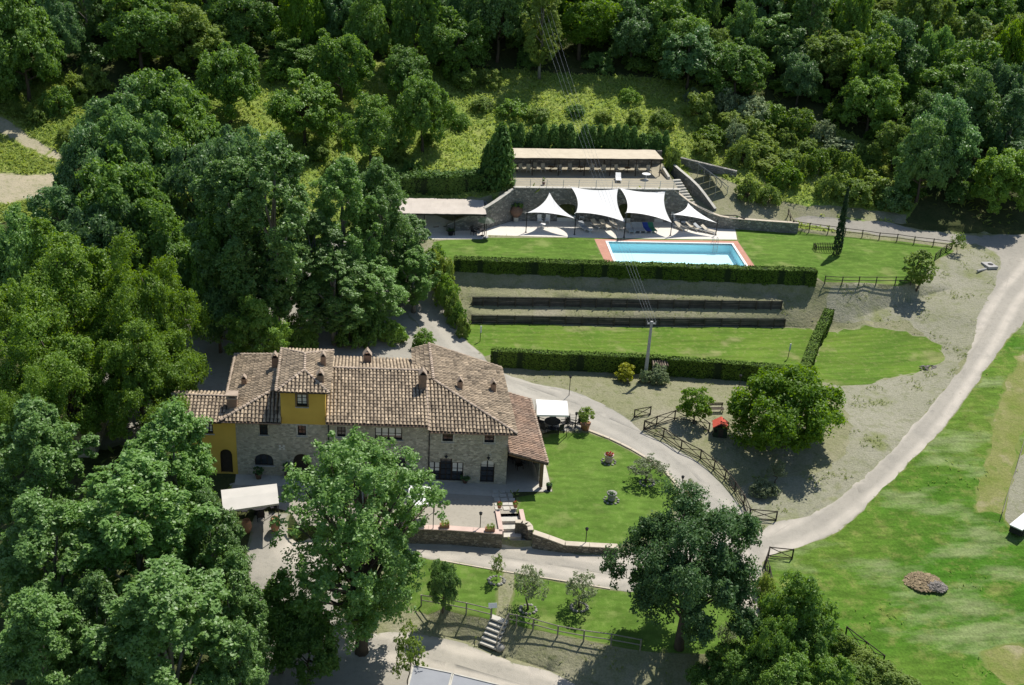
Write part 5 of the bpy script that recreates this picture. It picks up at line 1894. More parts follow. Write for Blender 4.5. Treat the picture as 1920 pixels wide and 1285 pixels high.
# ---------------------------------------------------------------- hedges
def zs(line, dz=0.0):
    return [ground_z(p[0], p[1]) - 0.05 + dz for p in line]


UHL = [(9.87, 118.22, 4.80), (18.45, 117.54, 4.80), (30.14, 116.52, 4.75), (41.94, 115.49, 4.70), (49.57, 114.86, 4.60)]
hedge('hedge', 'long clipped hedge along the near edge of the pool lawn', UHL, 0.0, 1.25, [p[2] - 0.15 for p in UHL], [6.25, 6.28, 6.32, 6.36, 6.42], 26000, 0.105, seed=5)
LHL = [(12.54, 102.96, 0.80), (19.83, 102.05, 0.85), (27.74, 101.22, 0.85), (35.02, 99.94, 0.85), (42.57, 98.58, 0.83)]
hedge('hedge', 'clipped hedge in front of the lower lawn, running behind the power pole', LHL, 0.0, 0.85, [p[2] - 0.15 for p in LHL], [2.70, 2.72, 2.74, 2.72, 2.66], 21000, 0.10, seed=6)
RHL = [(43.14, 99.18, 0.99), (46.64, 105.74, 1.06), (50.47, 112.03, 1.87)]
hedge('hedge', 'short clipped hedge running uphill at the right end of the lower lawn', RHL, -0.5, 0.55, [p[2] - 0.2 for p in RHL], [RHL[0][2] + 1.35, RHL[1][2] + 1.35, RHL[2][2] + 1.3], 9000, 0.10, seed=7)
HLL = [(5.38, 132.33, 6.92), (7.55, 133.12, 7.41), (11.39, 133.63, 7.94), (14.30, 134.17, 8.33)]
hedge('hedge', 'tall shaggy evergreen hedge above the grey canopy left of the terrace', [(-1.5, 135.2), (5, 134.9), (11.5, 134.6), (16.9, 134.9)], 0.0, 2.2, [7.0, 7.2, 7.6, 8.4], [9.4, 9.9, 10.4, 11.0], 17000, 0.17, 'leaf_conifer', 8, 0.22)

# ---------------------------------------------------------------- timber retaining fences between the terraces
def plank_fence(label, line, h, dz):
    o = thing('retaining_fence', label, 'retaining fence', (line[0][0], line[0][1], line[0][2]), 0, 'timber retaining fences below the pool')
    sm = smooth_line(line, 1.6)
    rr = random.Random(len(line) * 7 + int(h * 10))
    for i, p in enumerate(sm):
        MBp = MB().tube([(p.x, p.y - 0.13, ground_z(p.x, p.y - 0.2) - 0.2), (p.x + rr.uniform(-0.03, 0.03), p.y - 0.1, p.z + h + rr.uniform(0.03, 0.14))], 0.065, 6)
        rel(MBp, o).build('post', 'fence_wood', o)
        if i + 1 < len(sm):
            q = sm[i + 1]
            for k in range(4):
                zz = h * (k + 0.5) / 4
                pl = MB().beam((p.x + 0.02, p.y + rr.uniform(-0.015, 0.015), p.z + zz), (q.x - 0.02, q.y + rr.uniform(-0.015, 0.015), q.z + zz), 0.045, h / 4 - 0.025, rr.random())
                rel(pl, o).build('plank', 'board_wood', o)
    return o


plank_fence('upper dark timber retaining fence, partly in the hedge shadow', [(11.65, 114.93, 2.33), (19.95, 114.57, 2.39), (28.37, 114.12, 2.42), (36.92, 113.78, 2.47), (45.50, 113.45, 2.52)], 0.98, 0)
plank_fence('lower dark timber retaining fence behind the lower lawn', [(11.43, 113.07, 1.10), (19.77, 112.75, 1.10), (28.41, 112.29, 1.10), (36.63, 112.11, 1.10), (45.57, 111.91, 1.10)], 0.92, 0)

# ---------------------------------------------------------------- fences
RAIL_MESH = {}


def rail_fence(label, pts, h, mat='fence_wood', rails=(0.92, 0.5), cross=False, w=0.055, post=0.06, group=None, lean=0.0):
    """posts at the given feet, rails or crossed braces in each bay, every piece its own part"""
    pts = [Vector(p) for p in pts]
    o = thing('x_rail_fence' if cross else 'post_and_rail_fence', label, 'fence', pts[0], 0, group)
    o0 = pts[0]
    rr = random.Random(int(abs(pts[0].x * 13 + pts[0].y * 7)))
    tops = []
    for p in pts:
        t = p + Vector((rr.uniform(-0.03, 0.03), rr.uniform(-0.03, 0.03), h + rr.uniform(-0.02, 0.05)))
        tops.append(t)
        MB().tube([p - o0 - Vector((0, 0, 0.15)), t - o0], post, 6).build('post', mat, o)
    for p, q, a, b_ in zip(pts[:-1], pts[1:], tops[:-1], tops[1:]):
        for k in rails:
            MB().tube([p.lerp(a, k) - o0, q.lerp(b_, k) - o0], w * 0.8, 5).build('rail', mat, o)
        if cross:
            MB().tube([p.lerp(a, 0.14) - o0, q.lerp(b_, 0.92) - o0], w * 0.62, 5).build('brace', mat, o)
            MB().tube([p.lerp(a, 0.92) - o0 + Vector((0, 0.05, 0)), q.lerp(b_, 0.14) - o0 + Vector((0, 0.05, 0))], w * 0.62, 5).build('brace', mat, o)
    return o


rail_fence('post and rail fence between the pool lawn and the gravel road', [(52.01, 129.95, 5.91), (53.94, 129.60, 5.78), (56.18, 129.19, 5.67), (58.22, 128.77, 5.50), (60.15, 128.14, 5.48), (62.08, 127.52, 5.44), (64.10, 126.99, 5.42), (66.01, 126.35, 5.37), (68.26, 125.88, 5.28), (70.40, 125.34, 5.20)], 0.98)
rail_fence('short fence from the low stone wall down to the gravel road', [(52.42, 133.31, 6.30), (52.38, 132.19, 5.87), (51.95, 129.98, 5.97)], 1.0)
rail_fence('post and rail fence at the lower right edge of the pool lawn', [(50.74, 115.16, 4.86), (52.67, 115.01, 4.82), (54.61, 114.91, 4.84), (56.66, 115.05, 4.79), (59.04, 115.32, 4.71), (60.98, 115.53, 4.62)], 0.95)
rail_fence('dark close railed fence at the right corner of the pool lawn', [(70.37, 125.26, 5.19), (69.06, 124.07, 5.17), (67.79, 122.90, 5.14), (66.53, 121.61, 5.10)], 0.95, 'dark_wood', (0.95, 0.7, 0.45, 0.2))
rail_fence('dark fence with crossed braces around the play area, along the drive', [(25.40, 91.20, 0.33), (26.92, 89.88, 0.28), (28.12, 87.95, 0.15), (29.51, 86.42, 0.06), (30.32, 84.88, -0.11), (30.96, 83.54, -0.26), (31.37, 81.86, -0.43), (31.62, 80.00, -0.63), (31.59, 78.30, -0.82)], 0.98, 'dark_wood', (0.95, 0.12), True)
rail_fence('dark crossed fence at the back of the play area', [(25.46, 91.24, 0.34), (26.68, 91.68, 0.52), (28.65, 92.63, 0.58), (30.37, 92.20, 0.56), (31.29, 90.39, 0.45)], 0.98, 'dark_wood', (0.95, 0.12), True)
rail_fence('single crossed fence panel beside the drive above the play area', [(24.87, 93.04, 0.57), (26.49, 93.42, 0.63)], 0.9, 'dark_wood', (0.95, 0.12), True)
rail_fence('crossed fence panel at the junction, end of the drive fence', [(31.62, 78.27, -0.82), (33.77, 77.90, -0.82)], 0.95, 'dark_wood', (0.95, 0.1), True)
rail_fence('crossed fence panel on the meadow side of the junction', [(31.77, 73.56, -1.26), (33.69, 73.34, -1.36)], 0.98, 'dark_wood', (0.95, 0.12), True)
rail_fence('ivy grown crossed fence running down from the junction', [(31.69, 73.43, -1.26), (31.14, 72.36, -1.33), (31.06, 71.27, -1.43), (30.89, 69.92, -1.52)], 0.98, 'dark_wood', (0.95, 0.12), True)
rail_fence('pale two rail fence on the bank, left of the wooden steps', [(4.20, 70.43, -2.46), (5.76, 69.03, -1.77), (7.36, 68.43, -1.77), (9.09, 67.71, -1.82)], 1.0, 'grey_wood', (0.96, 0.5))
rail_fence('pale two rail fence on the bank, right of the wooden steps', [(10.32, 67.18, -1.88), (10.88, 66.99, -1.87), (12.03, 66.52, -1.88), (13.72, 65.81, -1.95), (15.51, 65.17, -1.96), (17.39, 64.64, -1.98), (19.40, 64.06, -2.02)], 1.0, 'grey_wood', (0.96, 0.5))
rail_fence('thin wire fence line in the field at the right edge', [(53.32, 77.46, -0.85), (55.27, 80.20, -0.39), (57.40, 83.10, 0.03), (59.46, 86.00, 0.46), (62.10, 89.69, 1.00)], 0.7, 'grey_wood', (0.97,), False, 0.035, 0.03)
rail_fence('half overgrown crossed fence beyond the bottom right trees', [(35.21, 65.26, -2.53), (36.14, 63.87, -2.75), (37.06, 62.56, -2.96)], 0.95, 'dark_wood', (0.95, 0.12), True)

# ---------------------------------------------------------------- garden wall, steps, kerbs
def wall_thing(name, label, line, w0, w1, z0, z1, mat, cap=None, capmat='pink_coping', over=0.05, cat='wall'):
    o = thing(name, label, cat, (line[0][0], line[0][1], z0[0] if isinstance(z0, (list, tuple)) else z0))
    rel(MB().strip(line, w0, w1, z0, z1), o).build('masonry', mat, o)
    if cap:
        zt = z1 if isinstance(z1, (list, tuple)) else [z1] * len(line)
        # coping laid as single slabs
        sm = smooth_line([(p[0], p[1], z) for p, z in zip(line, zt)], 1.3)
        for a, b2 in zip(sm[:-1], sm[1:]):
            d = (b2 - a)
            rel(MB().strip([(a.x, a.y), (b2.x - d.x * 0.012, b2.y - d.y * 0.012)], w0 - over, w1 + over, [a.z + 0.002, b2.z + 0.002], [a.z + cap, b2.z + cap]), o).build('coping_slab', capmat, o)
    return o


WL = [(0.30, 77.27), (6.54, 76.76), (9.85, 76.15), (10.77, 76.01)]
wall_thing('garden_wall', 'low stone garden wall with pink coping below the gravel yard', WL, -0.42, 0.1, -1.45, [0.12, 0.12, 0.12, 0.12], 'stone_garden', 0.08)
WR = [(13.25, 75.92), (14.44, 75.50), (15.66, 75.08), (17.54, 74.85), (19.76, 74.62)]
wall_thing('garden_wall', 'low stone wall with cream coping sweeping down along the house lawn', WR, -0.42, 0.06, -1.5, [0.12, -0.12, -0.42, -0.46, -0.5], 'stone_garden', 0.08, 'cream_coping')
# curved bay wall by the steps
CW = [(11.93, 77.30), (12.52, 77.24), (12.96, 76.96), (13.15, 76.47), (13.13, 75.89)]
wall_thing('curved_wall', 'curved stone wall with cream coping beside the garden steps', smooth_line([(p[0], p[1], 0) for p in CW], 0.5), -0.32, 0.02, -1.4, 0.22, 'stone_garden', 0.07, 'cream_coping')
st = thing('garden_steps', 'pale garden steps between pink cheek walls, leading from the yard to the road', 'steps', (11.26, 76.66, -0.00))
sb = Vector((SB[0], SB[1], 0))
for k in range(4):
    rel(MB().box((sb.x + 0.1, sb.y - 0.76 - k * 0.70, -0.74 - k * 0.27), (1.5, 0.71, 1.0)), st).build('step', 'pale_stone', st)
for dx in (-0.86, 1.06):
    rel(MB().box((sb.x + dx, sb.y - (1.62 if dx < 0 else 1.05), -0.5), (0.36, 3.0 if dx < 0 else 1.9, 1.4)), st).build('cheek_wall', 'pink_coping', st)
pv = Vector((12.20, 75.92, -0.17))
rel(MB().prism([(11.00, 76.97), (12.07, 77.02), (12.89, 76.75), (13.08, 76.19), (13.09, 75.73), (11.40, 75.79), (10.89, 75.97)], -1.9, -1.17), st).build('lower_landing', 'pale_stone', st)
# stepping stones from the pavement to the steps
rs = random.Random(5)
for k in range(5):
    for j in range(3):
        x = sb.x - 0.75 + j * 0.62 + rs.uniform(-0.05, 0.05)
        y = sb.y + 0.35 + k * 0.62 + rs.uniform(-0.06, 0.06)
        o = MB().box((0, 0, 0.0), (rs.uniform(0.42, 0.56), rs.uniform(0.36, 0.5), 0.09), rz=rs.uniform(-0.12, 0.12)).build('stepping_stone', 'pale_stone', None, loc=(x, y, 0.02))
        tag(o, 'pale flat stepping stone in the path above the garden steps', 'stepping stone', 'stepping stones above the garden steps')
# kerb along the drive side of the house lawn
KL = smooth_line([(20.27, 91.23, 0.26), (21.95, 89.87, 0.18), (23.60, 88.12, 0.08), (24.89, 86.45, -0.04), (25.85, 84.75, -0.15), (26.39, 83.04, -0.28), (26.41, 81.16, -0.41)], 1.1)
kb = thing('lawn_kerb', 'pale curved kerb between the house lawn and the drive', 'kerb', KL[0])
for a, b2 in zip(KL[:-1], KL[1:]):
    d = b2 - a
    rel(MB().strip([(a.x, a.y), (b2.x - d.x * 0.02, b2.y - d.y * 0.02)], -0.02, 0.24, [a.z - 0.1, b2.z - 0.1], [a.z + 0.1, b2.z + 0.1]), kb).build('kerb_stone', 'cream_coping', kb)
RKL = smooth_line([(6.00, 74.32, -1.30), (10.79, 72.68, -1.31), (14.72, 71.38, -1.27), (18.39, 70.12, -1.25)], 1.5)
kb = thing('road_kerb', 'thin pale kerb between the road and the olive lawn', 'kerb', RKL[0])
for a, b2 in zip(RKL[:-1], RKL[1:]):
    d = b2 - a
    rel(MB().strip([(a.x, a.y), (b2.x - d.x * 0.02, b2.y - d.y * 0.02)], -0.06, 0.06, [a.z - 0.1, b2.z - 0.1], [a.z + 0.06, b2.z + 0.06]), kb).build('kerb_stone', 'cream_coping', kb)

# wooden steps on the bank
ws = thing('bank_steps', 'wooden steps with five pale treads and a handrail on the grassy bank', 'steps', (8.88, 66.25, -3.08))
A, B_ = Vector((9.69, 67.50, -1.82)), Vector((8.89, 66.32, -3.04))
A.z -= 0.0
for k in range(6):
    p = A.lerp(B_, k / 5.0)
    d = (B_ - A)
    ang = math.atan2(d.y, d.x) + math.pi / 2
    rel(MB().box((p.x, p.y, p.z + 0.16), (1.35, 0.48, 0.14), rz=ang), ws).build('tread', 'pale_stone', ws)
    rel(MB().box((p.x - d.normalized().x * -0.22, p.y + d.normalized().y * 0.2, p.z + 0.03), (1.3, 0.05, 0.24), rz=ang), ws).build('riser', 'dark_wood', ws)
h0, h1 = Vector((10.33, 67.24, -1.83)), Vector((9.40, 66.02, -3.06))
rel(MB().tube([h0, h0 + Vector((0, 0, 1.0))], 0.05, 6), ws).build('handrail_post', 'grey_wood', ws)
rel(MB().tube([h1, h1 + Vector((0, 0, 1.0))], 0.05, 6), ws).build('handrail_post', 'grey_wood', ws)
rel(MB().beam(h0 + Vector((0, 0, 0.98)), h1 + Vector((0, 0, 0.98)), 0.09, 0.09), ws).build('handrail', 'grey_wood', ws)
p = Vector((9.13, 67.71, -1.82))
sg = thing('notice_board', 'small white blank notice board on a post by the bank steps', 'sign', p)
MB().tube([(0, 0, -0.1), (0, 0, 1.25)], 0.05, 6).build('post', 'grey_wood', sg)
MB().box((0.05, -0.06, 1.36), (0.62, 0.04, 0.36), rx=-0.5).build('board', 'white_paint', sg)
p = Vector((9.62, 65.93, -3.04))
tag(MB().lathe([(0.0, 0), (0.34, 0), (0.36, 0.25), (0.2, 0.42), (0.02, 0.46)], (0, 0, 0), 9).build('boulder', 'rock', None, True, tuple(p)), 'small pale boulder at the foot of the bank steps', 'boulder')

# ---------------------------------------------------------------- pool terrace: retaining wall, stairs, canopies
tw = thing('terrace_wall', 'tall dark stone retaining wall behind the sun sails with two openings', 'wall', (27.7, 133.5, 5.4))
mb = MB()
X0, X1, YW = 17.9, 37.6, 133.3
wall_front(mb, X0, X1, YW, 5.2, 9.56, [(23.4, 25.6, 5.4, 7.6, 0.35), (30.9, 32.5, 5.4, 7.7, 0.35), (35.5, 36.6, 5.4, 7.4, 0.3)], 0.4)
mb.add([(X0, YW, 9.56), (X1, YW, 9.56), (X1, YW + 0.5, 9.56), (X0, YW + 0.5, 9.56)], [(0, 1, 2, 3)])
mb.add([(X0, YW, 5.2), (X0, YW + 0.5, 5.2), (X0, YW + 0.5, 9.56), (X0, YW, 9.56)], [(0, 1, 2, 3)])
mb.add([(X1, YW, 5.2), (X1, YW + 0.5, 5.2), (X1, YW + 0.5, 9.56), (X1, YW, 9.56)], [(0, 1, 2, 3)])
rel(mb, tw).build('masonry', 'stone_terrace', tw)
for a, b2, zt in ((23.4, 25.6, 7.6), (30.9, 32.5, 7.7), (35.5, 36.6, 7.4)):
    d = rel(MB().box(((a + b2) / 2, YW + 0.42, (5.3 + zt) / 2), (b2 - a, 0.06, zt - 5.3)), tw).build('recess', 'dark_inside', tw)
    fr = MB()
    for xx in (a + 0.05, (a + b2) / 2, b2 - 0.05):
        fr.box((xx, YW + 0.3, (5.4 + zt) / 2), (0.07, 0.07, zt - 5.4))
    fr.box(((a + b2) / 2, YW + 0.296, 6.55), (b2 - a, 0.06, 0.07))
    rel(fr, tw).build('door_frame', 'dark_metal', tw)
x = X0
while x < X1 - 0.1:
    rel(MB().box((x + 0.78, YW + 0.2, 9.6), (1.54, 0.62, 0.08)), tw).build('coping_slab', 'pale_stone', tw)
    x += 1.576
LWL = [(9.8, 129.4), (14.3, 130.2), (17.95, 133.25)]
wall_thing('side_wall', 'lower stone wall stepping down from the terrace towards the grey canopy', LWL, 0.0, 0.4, 5.2, [6.2, 8.0, 9.4], 'stone_terrace', 0.06, 'pale_stone')
RWL = [(37.6, 133.3), (39.5, 132.5), (43.0, 131.15), (47.5, 130.3), (52.5, 129.55)]
wall_thing('low_stone_wall', 'long low stone wall with pale coping right of the sun sails', RWL, 0.0, 0.4, 5.2, [9.45, 8.2, 6.95, 6.75, 6.7], 'stone_terrace', 0.07, 'cream_coping')
# stairs up to the terrace
stt = thing('stone_stairs', 'stone stairs climbing to the upper terrace at its right end', 'stairs', (39.5, 134.5, 7.5))
for k in range(10):
    rel(MB().box((38.75 + 0.16 * k, 137.6 - 0.36 * k, 9.45 - 0.24 * k - 0.3), (1.5, 0.42, 0.62), rz=0.25), stt).build('step', 'pale_stone', stt)
SWL = [(38.7, 142.5), (39.9, 139.0), (41.2, 136.0), (42.8, 132.9)]
wall_thing('stair_wall', 'sloping dark wall with pale edge beside the terrace stairs', SWL, 0.0, 0.3, [8.8, 8.0, 7.0, 6.0], [10.6, 10.0, 9.2, 7.3], 'stone_terrace', 0.06, 'pale_stone')
SWL2 = [(37.7, 140.8), (37.75, 137.5)]
wall_thing('parapet', 'low pale parapet at the right end of the upper terrace', SWL2, 0.0, 0.3, 9.4, [10.2, 9.9], 'pale_stone')
UWL = [(40.5, 143.6), (43.5, 142.0), (47.5, 140.4)]
wall_thing('rubble_wall', 'dark rubble wall on the slope right of the terrace', UWL, 0.0, 0.5, [8.2, 8.0, 7.6], [10.6, 10.3, 9.8], 'stone_terrace')

# railing of the upper terrace
rl = thing('terrace_railing', 'thin wire railing along the edge of the upper terrace', 'railing', (18, 133.45, 9.6))
pxs = [18.05, 19.9, 21.9, 23.9, 25.8, 27.9, 29.9, 31.9, 33.9, 35.8, 37.5]
for x in pxs:
    rel(MB().box((x, 133.42, 10.12), (0.055, 0.055, 1.0)), rl).build('post', 'grey_metal', rl)
for zz in (10.6, 10.3, 10.0):
    rel(MB().tube([(18.05, 133.42, zz), (37.5, 133.42, zz)], 0.014, 4), rl).build('wire', 'grey_metal', rl)


def canopy(name, label, corners, posts, mat, zg, sag=0.0, tilt=0.0, seed=1, post_mat='grey_wood', slats=0):
    """flat shade roof on posts: corners front-left, front-right, back-right, back-left"""
    o = thing(name, label, 'canopy', (corners[0][0], corners[0][1], zg))
    c = [Vector(p) for p in corners]
    rr = random.Random(seed)
    n = 24
    nb_ = 5
    mb = MB()
    vs, fs = [], []
    for i in range(n + 1):
        for j in range(nb_ + 1):
            u, v = i / n, j / nb_
            p = c[0].lerp(c[1], u).lerp(c[3].lerp(c[2], u), v)
            p.z += -sag * math.sin(math.pi * v) * (0.6 + 0.4 * math.sin(u * 31 + seed)) + rr.uniform(-0.02, 0.02)
            if j == nb_ and sag:
                p.y += rr.uniform(-0.08, 0.08)
            vs.append(p)
    m = nb_ + 1
    for i in range(n):
        for j in range(nb_):
            fs.append((i * m + j, (i + 1) * m + j, (i + 1) * m + j + 1, i * m + j + 1))
    top = len(vs)
    vs += [p - Vector((0, 0, 0.05)) for p in vs]
    fs += [tuple(top + k for k in reversed(f)) for f in list(fs)]
    edge = [i * m for i in range(n + 1)] + [n * m + j for j in range(1, m)] + [i * m + nb_ for i in range(n - 1, -1, -1)] + [j for j in range(nb_ - 1, 0, -1)]
    for a, b2 in zip(edge, edge[1:] + edge[:1]):
        fs.append((a, top + a, top + b2, b2))
    mb.add(vs, fs)
    rel(mb, o).build('shade', mat, o)
    for k in range(posts):
        u = (k + 0.04) / (posts - 0.92) if posts > 1 else 0
        for a, b2 in ((c[0], c[1]), (c[3], c[2])):
            p = a.lerp(b2, min(0.985, u))
            rel(MB().box((p.x, p.y, (zg + p.z) / 2 - 0.06), (0.1, 0.1, p.z - zg)), o).build('post', post_mat, o)
    for a, b2 in ((c[0], c[1]), (c[3], c[2])):
        rel(MB().beam(a - Vector((0, 0, 0.14)), b2 - Vector((0, 0, 0.14)), 0.08, 0.12), o).build('beam', post_mat, o)
    return o


canopy('reed_canopy', 'long cream reed canopy over the upper terrace', [(17.4, 138.4, 11.75), (37.3, 138.9, 11.75), (37.0, 142.3, 11.9), (17.7, 142.0, 11.9)], 7, 'reed_cream', 9.5, 0.06, seed=3, post_mat='dark_wood')
wall_thing('back_wall', 'dark wall at the back of the upper terrace under the reed canopy', [(17.9, 143.0), (38.2, 143.2)], 0.0, 0.4, 9.3, [11.5, 11.5], 'stone_terrace')
canopy('reed_canopy', 'greyish pink reed canopy left of the pool deck', [(3.4, 128.3, 8.0), (14.2, 128.2, 8.0), (14.3, 133.4, 8.05), (3.6, 133.6, 8.05)], 4, 'reed_pink', 5.42, 0.05, seed=4, post_mat='dark_wood')
wall_thing('back_wall', 'stone wall behind the greyish pink canopy', [(2.5, 133.9), (9.8, 133.7), (14.3, 133.5), (14.6, 130.6)], 0.0, 0.4, 5.2, [7.7, 7.7, 7.9, 7.9], 'stone_terrace')

# sun sails: four corner points each, edges drawn in, cloth with slight billow
def sail(label, cs, tri=False, sag=0.25, pull=0.13):
    c = [Vector(p) for p in cs]
    o = thing('sun_sail', label, 'sun sail', (sum((p for p in c), Vector()) / len(c)), 0)
    n = 14
    mid = sum((p for p in c), Vector()) / len(c)
    vs, fs = [], []

    def edge(a, b2, t):
        p = a.lerp(b2, t)
        inw = (mid - (a + b2) / 2)
        return p + inw * (pull * 4 * t * (1 - t) * 1.0)
    if tri:
        for i in range(n + 1):
            for j in range(n + 1 - i):
                u, v = i / n, j / n
                w = 1 - u - v
                p = c[0] * w + c[1] * u + c[2] * v
                p = p + (mid - (c[0] + c[1]) / 2) * (pull * 4 * w * u) + (mid - (c[1] + c[2]) / 2) * (pull * 4 * u * v) + (mid - (c[0] + c[2]) / 2) * (pull * 4 * w * v)
                p.z -= sag * 27 * u * v * w * 0.4
                vs.append(p)
        idx = {}
        k = 0
        for i in range(n + 1):
            for j in range(n + 1 - i):
                idx[i, j] = k
                k += 1
        for i in range(n):
            for j in range(n - i):
                fs.append((idx[i, j], idx[i + 1, j], idx[i, j + 1]))
                if j < n - i - 1:
                    fs.append((idx[i + 1, j], idx[i + 1, j + 1], idx[i, j + 1]))
    else:
        for i in range(n + 1):
            for j in range(n + 1):
                u, v = i / n, j / n
                b0, b1 = edge(c[0], c[1], u), edge(c[3], c[2], u)
                l0, l1 = edge(c[0], c[3], v), edge(c[1], c[2], v)
                bil = c[0] * (1 - u) * (1 - v) + c[1] * u * (1 - v) + c[2] * u * v + c[3] * (1 - u) * v
                p = b0 * (1 - v) + b1 * v + l0 * (1 - u) + l1 * u - bil
                p.z -= sag * 16 * u * (1 - u) * v * (1 - v) * 0.5
                vs.append(p)
        for i in range(n):
            for j in range(n):
                a = i * (n + 1) + j
                fs.append((a, a + n + 1, a + n + 2, a + 1))
    mb = MB().add(vs, fs)
    rel(mb, o).build('cloth', 'sail_cloth', o, True)
    for p in c:
        d = (p - mid).normalized()
        rel(MB().tube([p - d * 0.02, p + d * 0.28], 0.018, 5), o).build('corner_rope', 'grey_metal', o)
    return o


def at_y(x, y, z):
    return (x, y, z)


POLE = {}
for k, (foot, h) in {'a': ((19.09, 129.32, 5.40), 2.5), 'b': ((24.81, 128.72, 5.40), 2.7), 'c': ((30.59, 127.76, 5.40), 3.1), 'd': ((36.41, 128.59, 5.40), 2.7), 'e': ((42.07, 128.89, 5.40), 2.1)}.items():
    POLE[k] = (Vector(foot), h)
    o = thing('sail_pole', {'a': 'leftmost thin sail pole at the edge of the pool deck', 'b': 'second thin sail pole, between the triangle and the first square sail', 'c': 'thick sail pole between the two square sails', 'd': 'fourth sail pole, between the second square sail and the right triangle', 'e': 'rightmost short sail pole on the pool deck'}[k], 'pole', foot, 0, None)
    MB().tube([(0, 0, 0), (0.0, -0.08, h)], 0.055 if k != 'c' else 0.085, 8).build('shaft', 'dark_metal', o)
    MB().lathe([(0.13, 0), (0.13, 0.05), (0.06, 0.07)], (0, 0, 0), 10).build('foot', 'dark_metal', o)
T = lambda k, f: POLE[k][0] + Vector((0, 0.05, POLE[k][1] * f))
sail('left triangular white sun sail', [(22.23, 133.10, 9.15), T('a', 0.97), T('b', 0.72)], True, 0.2, 0.30)
sail('left one of the two square white sun sails', [(24.76, 133.20, 9.85), (30.59, 133.20, 9.66), T('c', 0.62), T('b', 1.0)], False, 0.3, 0.17)
sail('right one of the two square white sun sails', [(30.77, 133.20, 9.76), (36.45, 133.20, 9.40), T('d', 0.6), T('c', 1.0)], False, 0.3, 0.17)
sail('right triangular white sun sail', [(39.22, 132.40, 8.21), T('d', 0.98), T('e', 0.72)], True, 0.2, 0.28)


# sun loungers
def make_lounger(mat):
    o = thing('sun_lounger', 'lounger', 'sun lounger')
    MB().box((0, -0.35, 0.34), (0.66, 1.25, 0.06)).build('seat', mat, o)
    b_ = MB().box((0, 0.56, 0.54), (0.66, 0.82, 0.06), rx=0.55).build('backrest', mat, o)
    for sx_ in (-0.33, 0.33):
        MB().box((sx_, -0.05, 0.28), (0.05, 1.9, 0.07)).build('side_rail', 'white_paint', o)
    for sx_ in (-0.3, 0.3):
        for sy_ in (-0.85, 0.6):
            MB().box((sx_, sy_, 0.14), (0.06, 0.06, 0.28)).build('leg', 'white_paint', o)
    return o


def make_armchair(mat):
    o = thing('garden_chair', 'chair', 'chair')
    MB().box((0, 0, 0.40), (0.52, 0.5, 0.06)).build('seat', mat, o)
    MB().box((0, 0.27, 0.72), (0.52, 0.05, 0.62), rx=-0.15).build('backrest', mat, o)
    for sx_ in (-0.27, 0.27):
        MB().box((sx_, 0.0, 0.62), (0.05, 0.5, 0.04)).build('armrest', mat, o)
        for sy_ in (-0.2, 0.2):
            MB().box((sx_, sy_, 0.2), (0.045, 0.045, 0.4)).build('leg', mat, o)
    return o


def make_table(mat, r=0.4, h=0.7):
    o = thing('garden_table', 'table', 'table')
    MB().lathe([(r, 0), (r, 0.04)], (0, 0, h - 0.04), 18).build('tabletop', mat, o)
    MB().lathe([(0.04, 0), (0.04, h - 0.04)], (0, 0, 0), 8).build('leg', mat, o)
    MB().lathe([(r * 0.55, 0), (r * 0.5, 0.03)], (0, 0, 0), 12).build('base', mat, o)
    return o


FIRST = {}


def put_copy(key, maker, foot, rz, label, group=None):
    if key not in FIRST:
        FIRST[key] = o = maker()
    else:
        o = copy_tree(FIRST[key])
    o.location = foot
    o.rotation_euler = (0, 0, rz)
    o['label'] = label
    if group:
        o['group'] = group
    elif 'group' in o:
        del o['group']
    return o


G1 = 'sun loungers and chairs under the sails'
lg = [('lounger_grey', (26.22, 130.58, 5.40), 0.35, 'grey lounger angled under the left square sail'),
      ('lounger_beige', (27.92, 131.36, 5.40), 0.45, 'left beige lounger under the left square sail'),
      ('lounger_beige', (28.93, 131.19, 5.40), 0.4, 'right beige lounger under the left square sail'),
      ('lounger_beige', (30.21, 131.04, 5.40), 0.5, 'beige lounger half in the sun between the square sails'),
      ('lounger_grey', (31.69, 129.96, 5.40), 0.12, 'first grey lounger in the row under the right square sail'),
      ('lounger_grey', (32.46, 130.16, 5.40), 0.1, 'second grey lounger in the row, right of the first'),
      ('lounger_grey', (33.11, 130.17, 5.40), 0.1, 'third grey lounger in the row, next to the blue one'),
      ('lounger_blue', (33.84, 130.19, 5.40), 0.1, 'blue lounger under the right square sail'),
      ('towel_green', (34.50, 130.21, 5.40), 0.1, 'lounger with a green towel beside the blue one'),
      ('lounger_beige', (38.22, 130.85, 5.40), 0.5, 'beige lounger in the shade of the right triangle'),
      ('lounger_beige', (39.69, 130.88, 5.40), 0.7, 'beige lounger half out of the shade of the right triangle'),
      ('lounger_grey', (40.55, 130.34, 5.40), 0.9, 'grey lounger turned sideways near the rightmost pole'),
      ('lounger_beige', (41.33, 129.80, 5.40), 0.9, 'last lounger at the right edge of the sail deck')]
for m, f, rz, lab in lg:
    put_copy('lounger' + m, lambda: make_lounger(m), f, rz, lab, G1)
for f, rz, lab in (((21.19, 132.51, 5.40), 0.2, 'left white chair under the left triangle'), ((22.10, 132.53, 5.40), -0.3, 'right white chair under the left triangle'), ((25.28, 133.33, 5.69), 0.3, 'white chair by the left opening of the terrace wall'), ((26.41, 133.33, 5.63), 0.0, 'white chair just behind the left square sail'), ((38.20, 132.93, 5.40), 0.4, 'white chair below the right triangle'), ((37.87, 133.38, 5.72), 2.2, 'white chair at the terrace wall behind the right triangle')):
    put_copy('chairw', lambda: make_armchair('white_paint'), f, rz, lab, 'white chairs on the pool deck')
